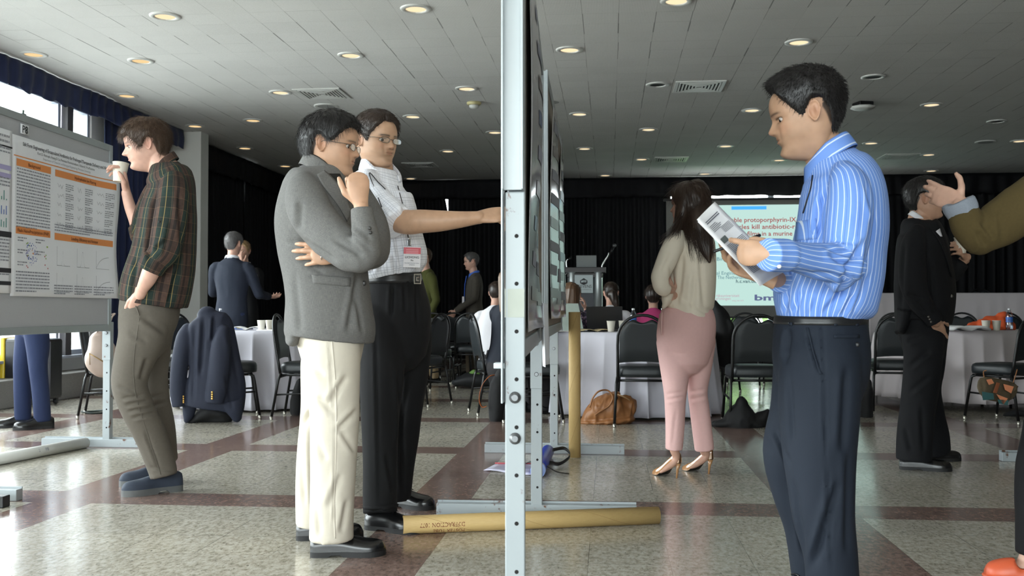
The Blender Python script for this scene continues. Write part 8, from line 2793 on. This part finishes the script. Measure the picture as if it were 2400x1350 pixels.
# ================================================================== people farther back
NAVYSUIT = cloth('navy suit wool', solid(srgb(32, 37, 49), .1, 200), .85)
NAVYDK = cloth('dark navy trousers', solid(srgb(36, 46, 76), .12, 200), .85)
UNIF = cloth('black uniform wool', solid(srgb(9, 9, 12), .1, 200), .85)
TWEED = cloth('brown grey tweed', heather(srgb(62, 58, 53), srgb(94, 88, 80)), .9)
DKT = cloth('dark trousers', solid(srgb(40, 38, 40), .1, 200), .85)
BEIGET = cloth('beige trousers', solid(srgb(150, 130, 100), .08, 200), .85)
WSH = cloth('white shirt cloth', solid(srgb(214, 212, 216), .05, 60), .8)
WHC = plain('white collar cotton', srgb(216, 216, 222), .8)
HANG = ((.27, -.03, 1.07), (.27, .07, .84), (0, .15, -1), (-1, 0, 0))
o, W, hd, bv, g = figure('man in a navy suit seen from behind, one hand held out, beyond the left table', 543, 945, 68, HAIR_GREY, NAVYSUIT, NAVYDK, S=1.033, depth=11.0, coat=.14, collar_mat=WHC, arms={'R': ((.28, .06, 1.08), (.30, .32, 1.06), (.3, 1, -.1), (0, 0, 1)), 'L': ((.25, .10, 1.1), (.10, .30, 1.12), (-.4, 1, 0), (0, 0, -1))}, turn=-8, strand=900)
o, W, hd, bv, g = figure('fair haired man in black uniform with gold sleeve rings, hand at his face', 573, 935, 236, HAIR_BLOND, UNIF, UNIF, S=1.022, depth=12.2, hairc=(.22, .14, .07), coat=.14, collar_mat=WHC, turn=12, arms={'L': ((.27, .10, 1.12), (.09, .22, 1.46), (-.2, .0, 1), (0, -1, 0)), 'R': HANG})
m = MB(); c0, c1 = W(-.27, .055, .90), W(-.27, .062, .865)
base = np.array(o.location)
for k in range(3):
    t = -.2 + k * .035
    e, w_ = W(.27, -.03, 1.07), W(.27, .07, .84); p = e + (w_ - e) * (.72 + k * .08); ax = unit(w_ - e)
    m.lathe([(.0405, -.006), (.042, 0), (.0405, .006)], p, n=20, ax=ax)
m.build('gold_sleeve_rings', plain('gold braid', srgb(226, 186, 60), .4, .5), o, base)
o, W, hd, bv, g = figure('bearded man in a brown grey jacket and blue shirt, hands clasped, before the black curtain', 1112, 882, 186, HAIR_GREY, TWEED, cloth('brown trousers', solid(srgb(96, 84, 70), .1, 200), .85), S=1.0, depth=14.0, hairc=(.10, .07, .05), coat=.16, nod=10, collar_mat=plain('blue collar', srgb(62, 104, 196), .8), arms={k: ((.25, .03, 1.1), (.06, .27, .92), (-.5, .6, -.7), (-.6, 0, 0)) for k in 'LR'})
m = MB(); ss = [W(s_ * w_, .128 + .0, z) for z in (1.40, 1.3, 1.15, 1.0) for s_, w_ in ((-1, .012 + (1.42 - z) * .05 if 0 else .03), (1, .03))]
for a_, b_ in ((1.40, .115), ): pass
q = np.array([[W(-.05, .112, 1.42), W(.05, .112, 1.42)], [W(-.04, .135, 1.3), W(.04, .135, 1.3)], [W(-.03, .142, 1.15), W(.03, .142, 1.15)], [W(-.02, .138, 1.0), W(.02, .138, 1.0)]])
m.grid(q, True, .004); m.build('blue_shirt_front', plain('blue shirt', srgb(58, 100, 196), .8), o, np.array(o.location))
m = MB(); m.box(W(-.05, .15, 1.02) , W(.05, .155, 1.13)) ; m.build('name_badge', plain('white badge', srgb(222, 216, 220), .4), o, np.array(o.location))
figure('person in an olive green top just showing beyond the checked shirt', 1000, 900, 200, HAIR_BROWN, cloth('olive green knit', solid(srgb(70, 72, 34), .1, 200), .9), BEIGET, S=1.0, depth=13.0)
figure('person in dark blue trousers and black shoes whose legs show below the left board', 76, 1000, 186, HAIR_DKBROWN, NAVYDK, NAVYDK, S=1.03, depth=8.0, coat=.05, arms={k: ((.26, .02, 1.12), (.12, .26, 1.2), (-.6, .6, .2), (-.6, -.4, 0)) for k in 'LR'})
SEAT = {k: ((.26, .16, .72), (.12, .38, .74), (-.3, 1, 0), (0, 0, -1)) for k in 'LR'}
figure('seated person in a white shirt with short dark hair, just left of the white post', 1157, 0, 75, HAIR_DKBROWN, WSH, DKT, S=.95, depth=10.6, seated=True, arms=SEAT, nod=14, lean=.12, strand=600)
LONG = [(0, .82), (40, .74), (60, .58), (75, .4), (95, .2), (120, .04), (180, -.02)]
def mane(px, d, rings, m_, o):
    me = fuse('hair', [limb(rings, rnd=(True, True), n=26)], .006, 2, uv=False); rumple(me, .006, 26, 3, (1, 1, .12)); return finish('long_hair', me, m_, o, np.array(o.location))
o, *_ = figure('seated person in a dark jacket mostly hidden by the tall white post', 1176, 0, 40, HAIR_BROWN, cloth('dark blue jacket', solid(srgb(26, 30, 40), .1, 200), .85), DKT, S=1.0, depth=8.9, seated=True, arms=SEAT, line=LONG, lean=.2)
mane(1178, 8.9, [(1186, 650, 8.9, 18, .07), (1186, 700, 8.9, 17, .06), (1184, 735, 8.9, 12, .04)], hair_mat('light brown hair', (.13, .075, .04)), o)
LB = hair_mat('light brown long hair', (.095, .052, .028))
flo = cloth('dark floral blouse', lambda nt, u, v, tc: ramp(nt, nd(nt, 'TexVoronoi', {'Vector': tc, 'Scale': 34.0}).outputs[0], [(.0, srgb(176, 150, 160)[:3]), (.28, srgb(92, 74, 92)[:3]), (.5, srgb(34, 28, 40)[:3])]), .8)
o, *_ = figure('seated woman with long light brown hair and dark floral blouse at the middle table', 1340, 0, 84, LB, flo, DKT, S=.93, depth=10.4, seated=True, arms={'R': ((.26, .2, .74), (.13, .24, 1.02), (-.2, .1, 1), (-1, 0, 0)), 'L': SEAT['L']}, line=LONG, lean=.15, strand=500)
mane(1338, 10.5, [(1338, 680, 10.5, 20, .09), (1337, 705, 10.48, 21, .08), (1330, 728, 10.45, 20, .06), (1320, 744, 10.42, 12, .04)], LB, o)
o, *_ = figure('seated person in a white shirt with dark hair tied back, behind the black laptop', 1431, 0, 88, HAIR_DKBROWN, WSH, DKT, S=.95, depth=10.75, seated=True, arms=SEAT, lean=.18, nod=18, strand=600)
mane(1440, 10.5, [(1436, 690, 10.44, 11, .05), (1442, 708, 10.42, 8, .035), (1446, 722, 10.42, 4, .02)], HAIR_DKBROWN, o)
figure('seated person with curly dark hair and a magenta top, beyond the empty chair', 1531, 0, 90, HAIR_DKBROWN, cloth('magenta knit', solid(srgb(178, 62, 112), .08, 100), .85), DKT, S=.92, depth=10.7, seated=True, arms=SEAT, lean=.18, nod=14, line=FRINGE, thick=lambda a, z: .10 + .02 * np.sin(a * .4) + 0 * z, strand=900, slen=(.02, .04), flow=lambda p, N: np.random.default_rng(1).normal(size=p.shape))
EXPOSURE = 1.62
# ------------------------------------------------------------------ picture settings
vs = SC.view_settings
SC.display_settings.display_device = 'sRGB'
vs.view_transform = 'Standard'
vs.look = 'None'
vs.exposure = EXPOSURE
vs.gamma = 1.0
vs.use_curve_mapping = False
SC.cycles.max_bounces = 7
SC.cycles.diffuse_bounces = 4
SC.cycles.glossy_bounces = 3
SC.cycles.transmission_bounces = 4
SC.cycles.transparent_max_bounces = 12
SC.cycles.caustics_reflective = False
SC.cycles.caustics_refractive = False
SC.cycles.sample_clamp_indirect = 6.0
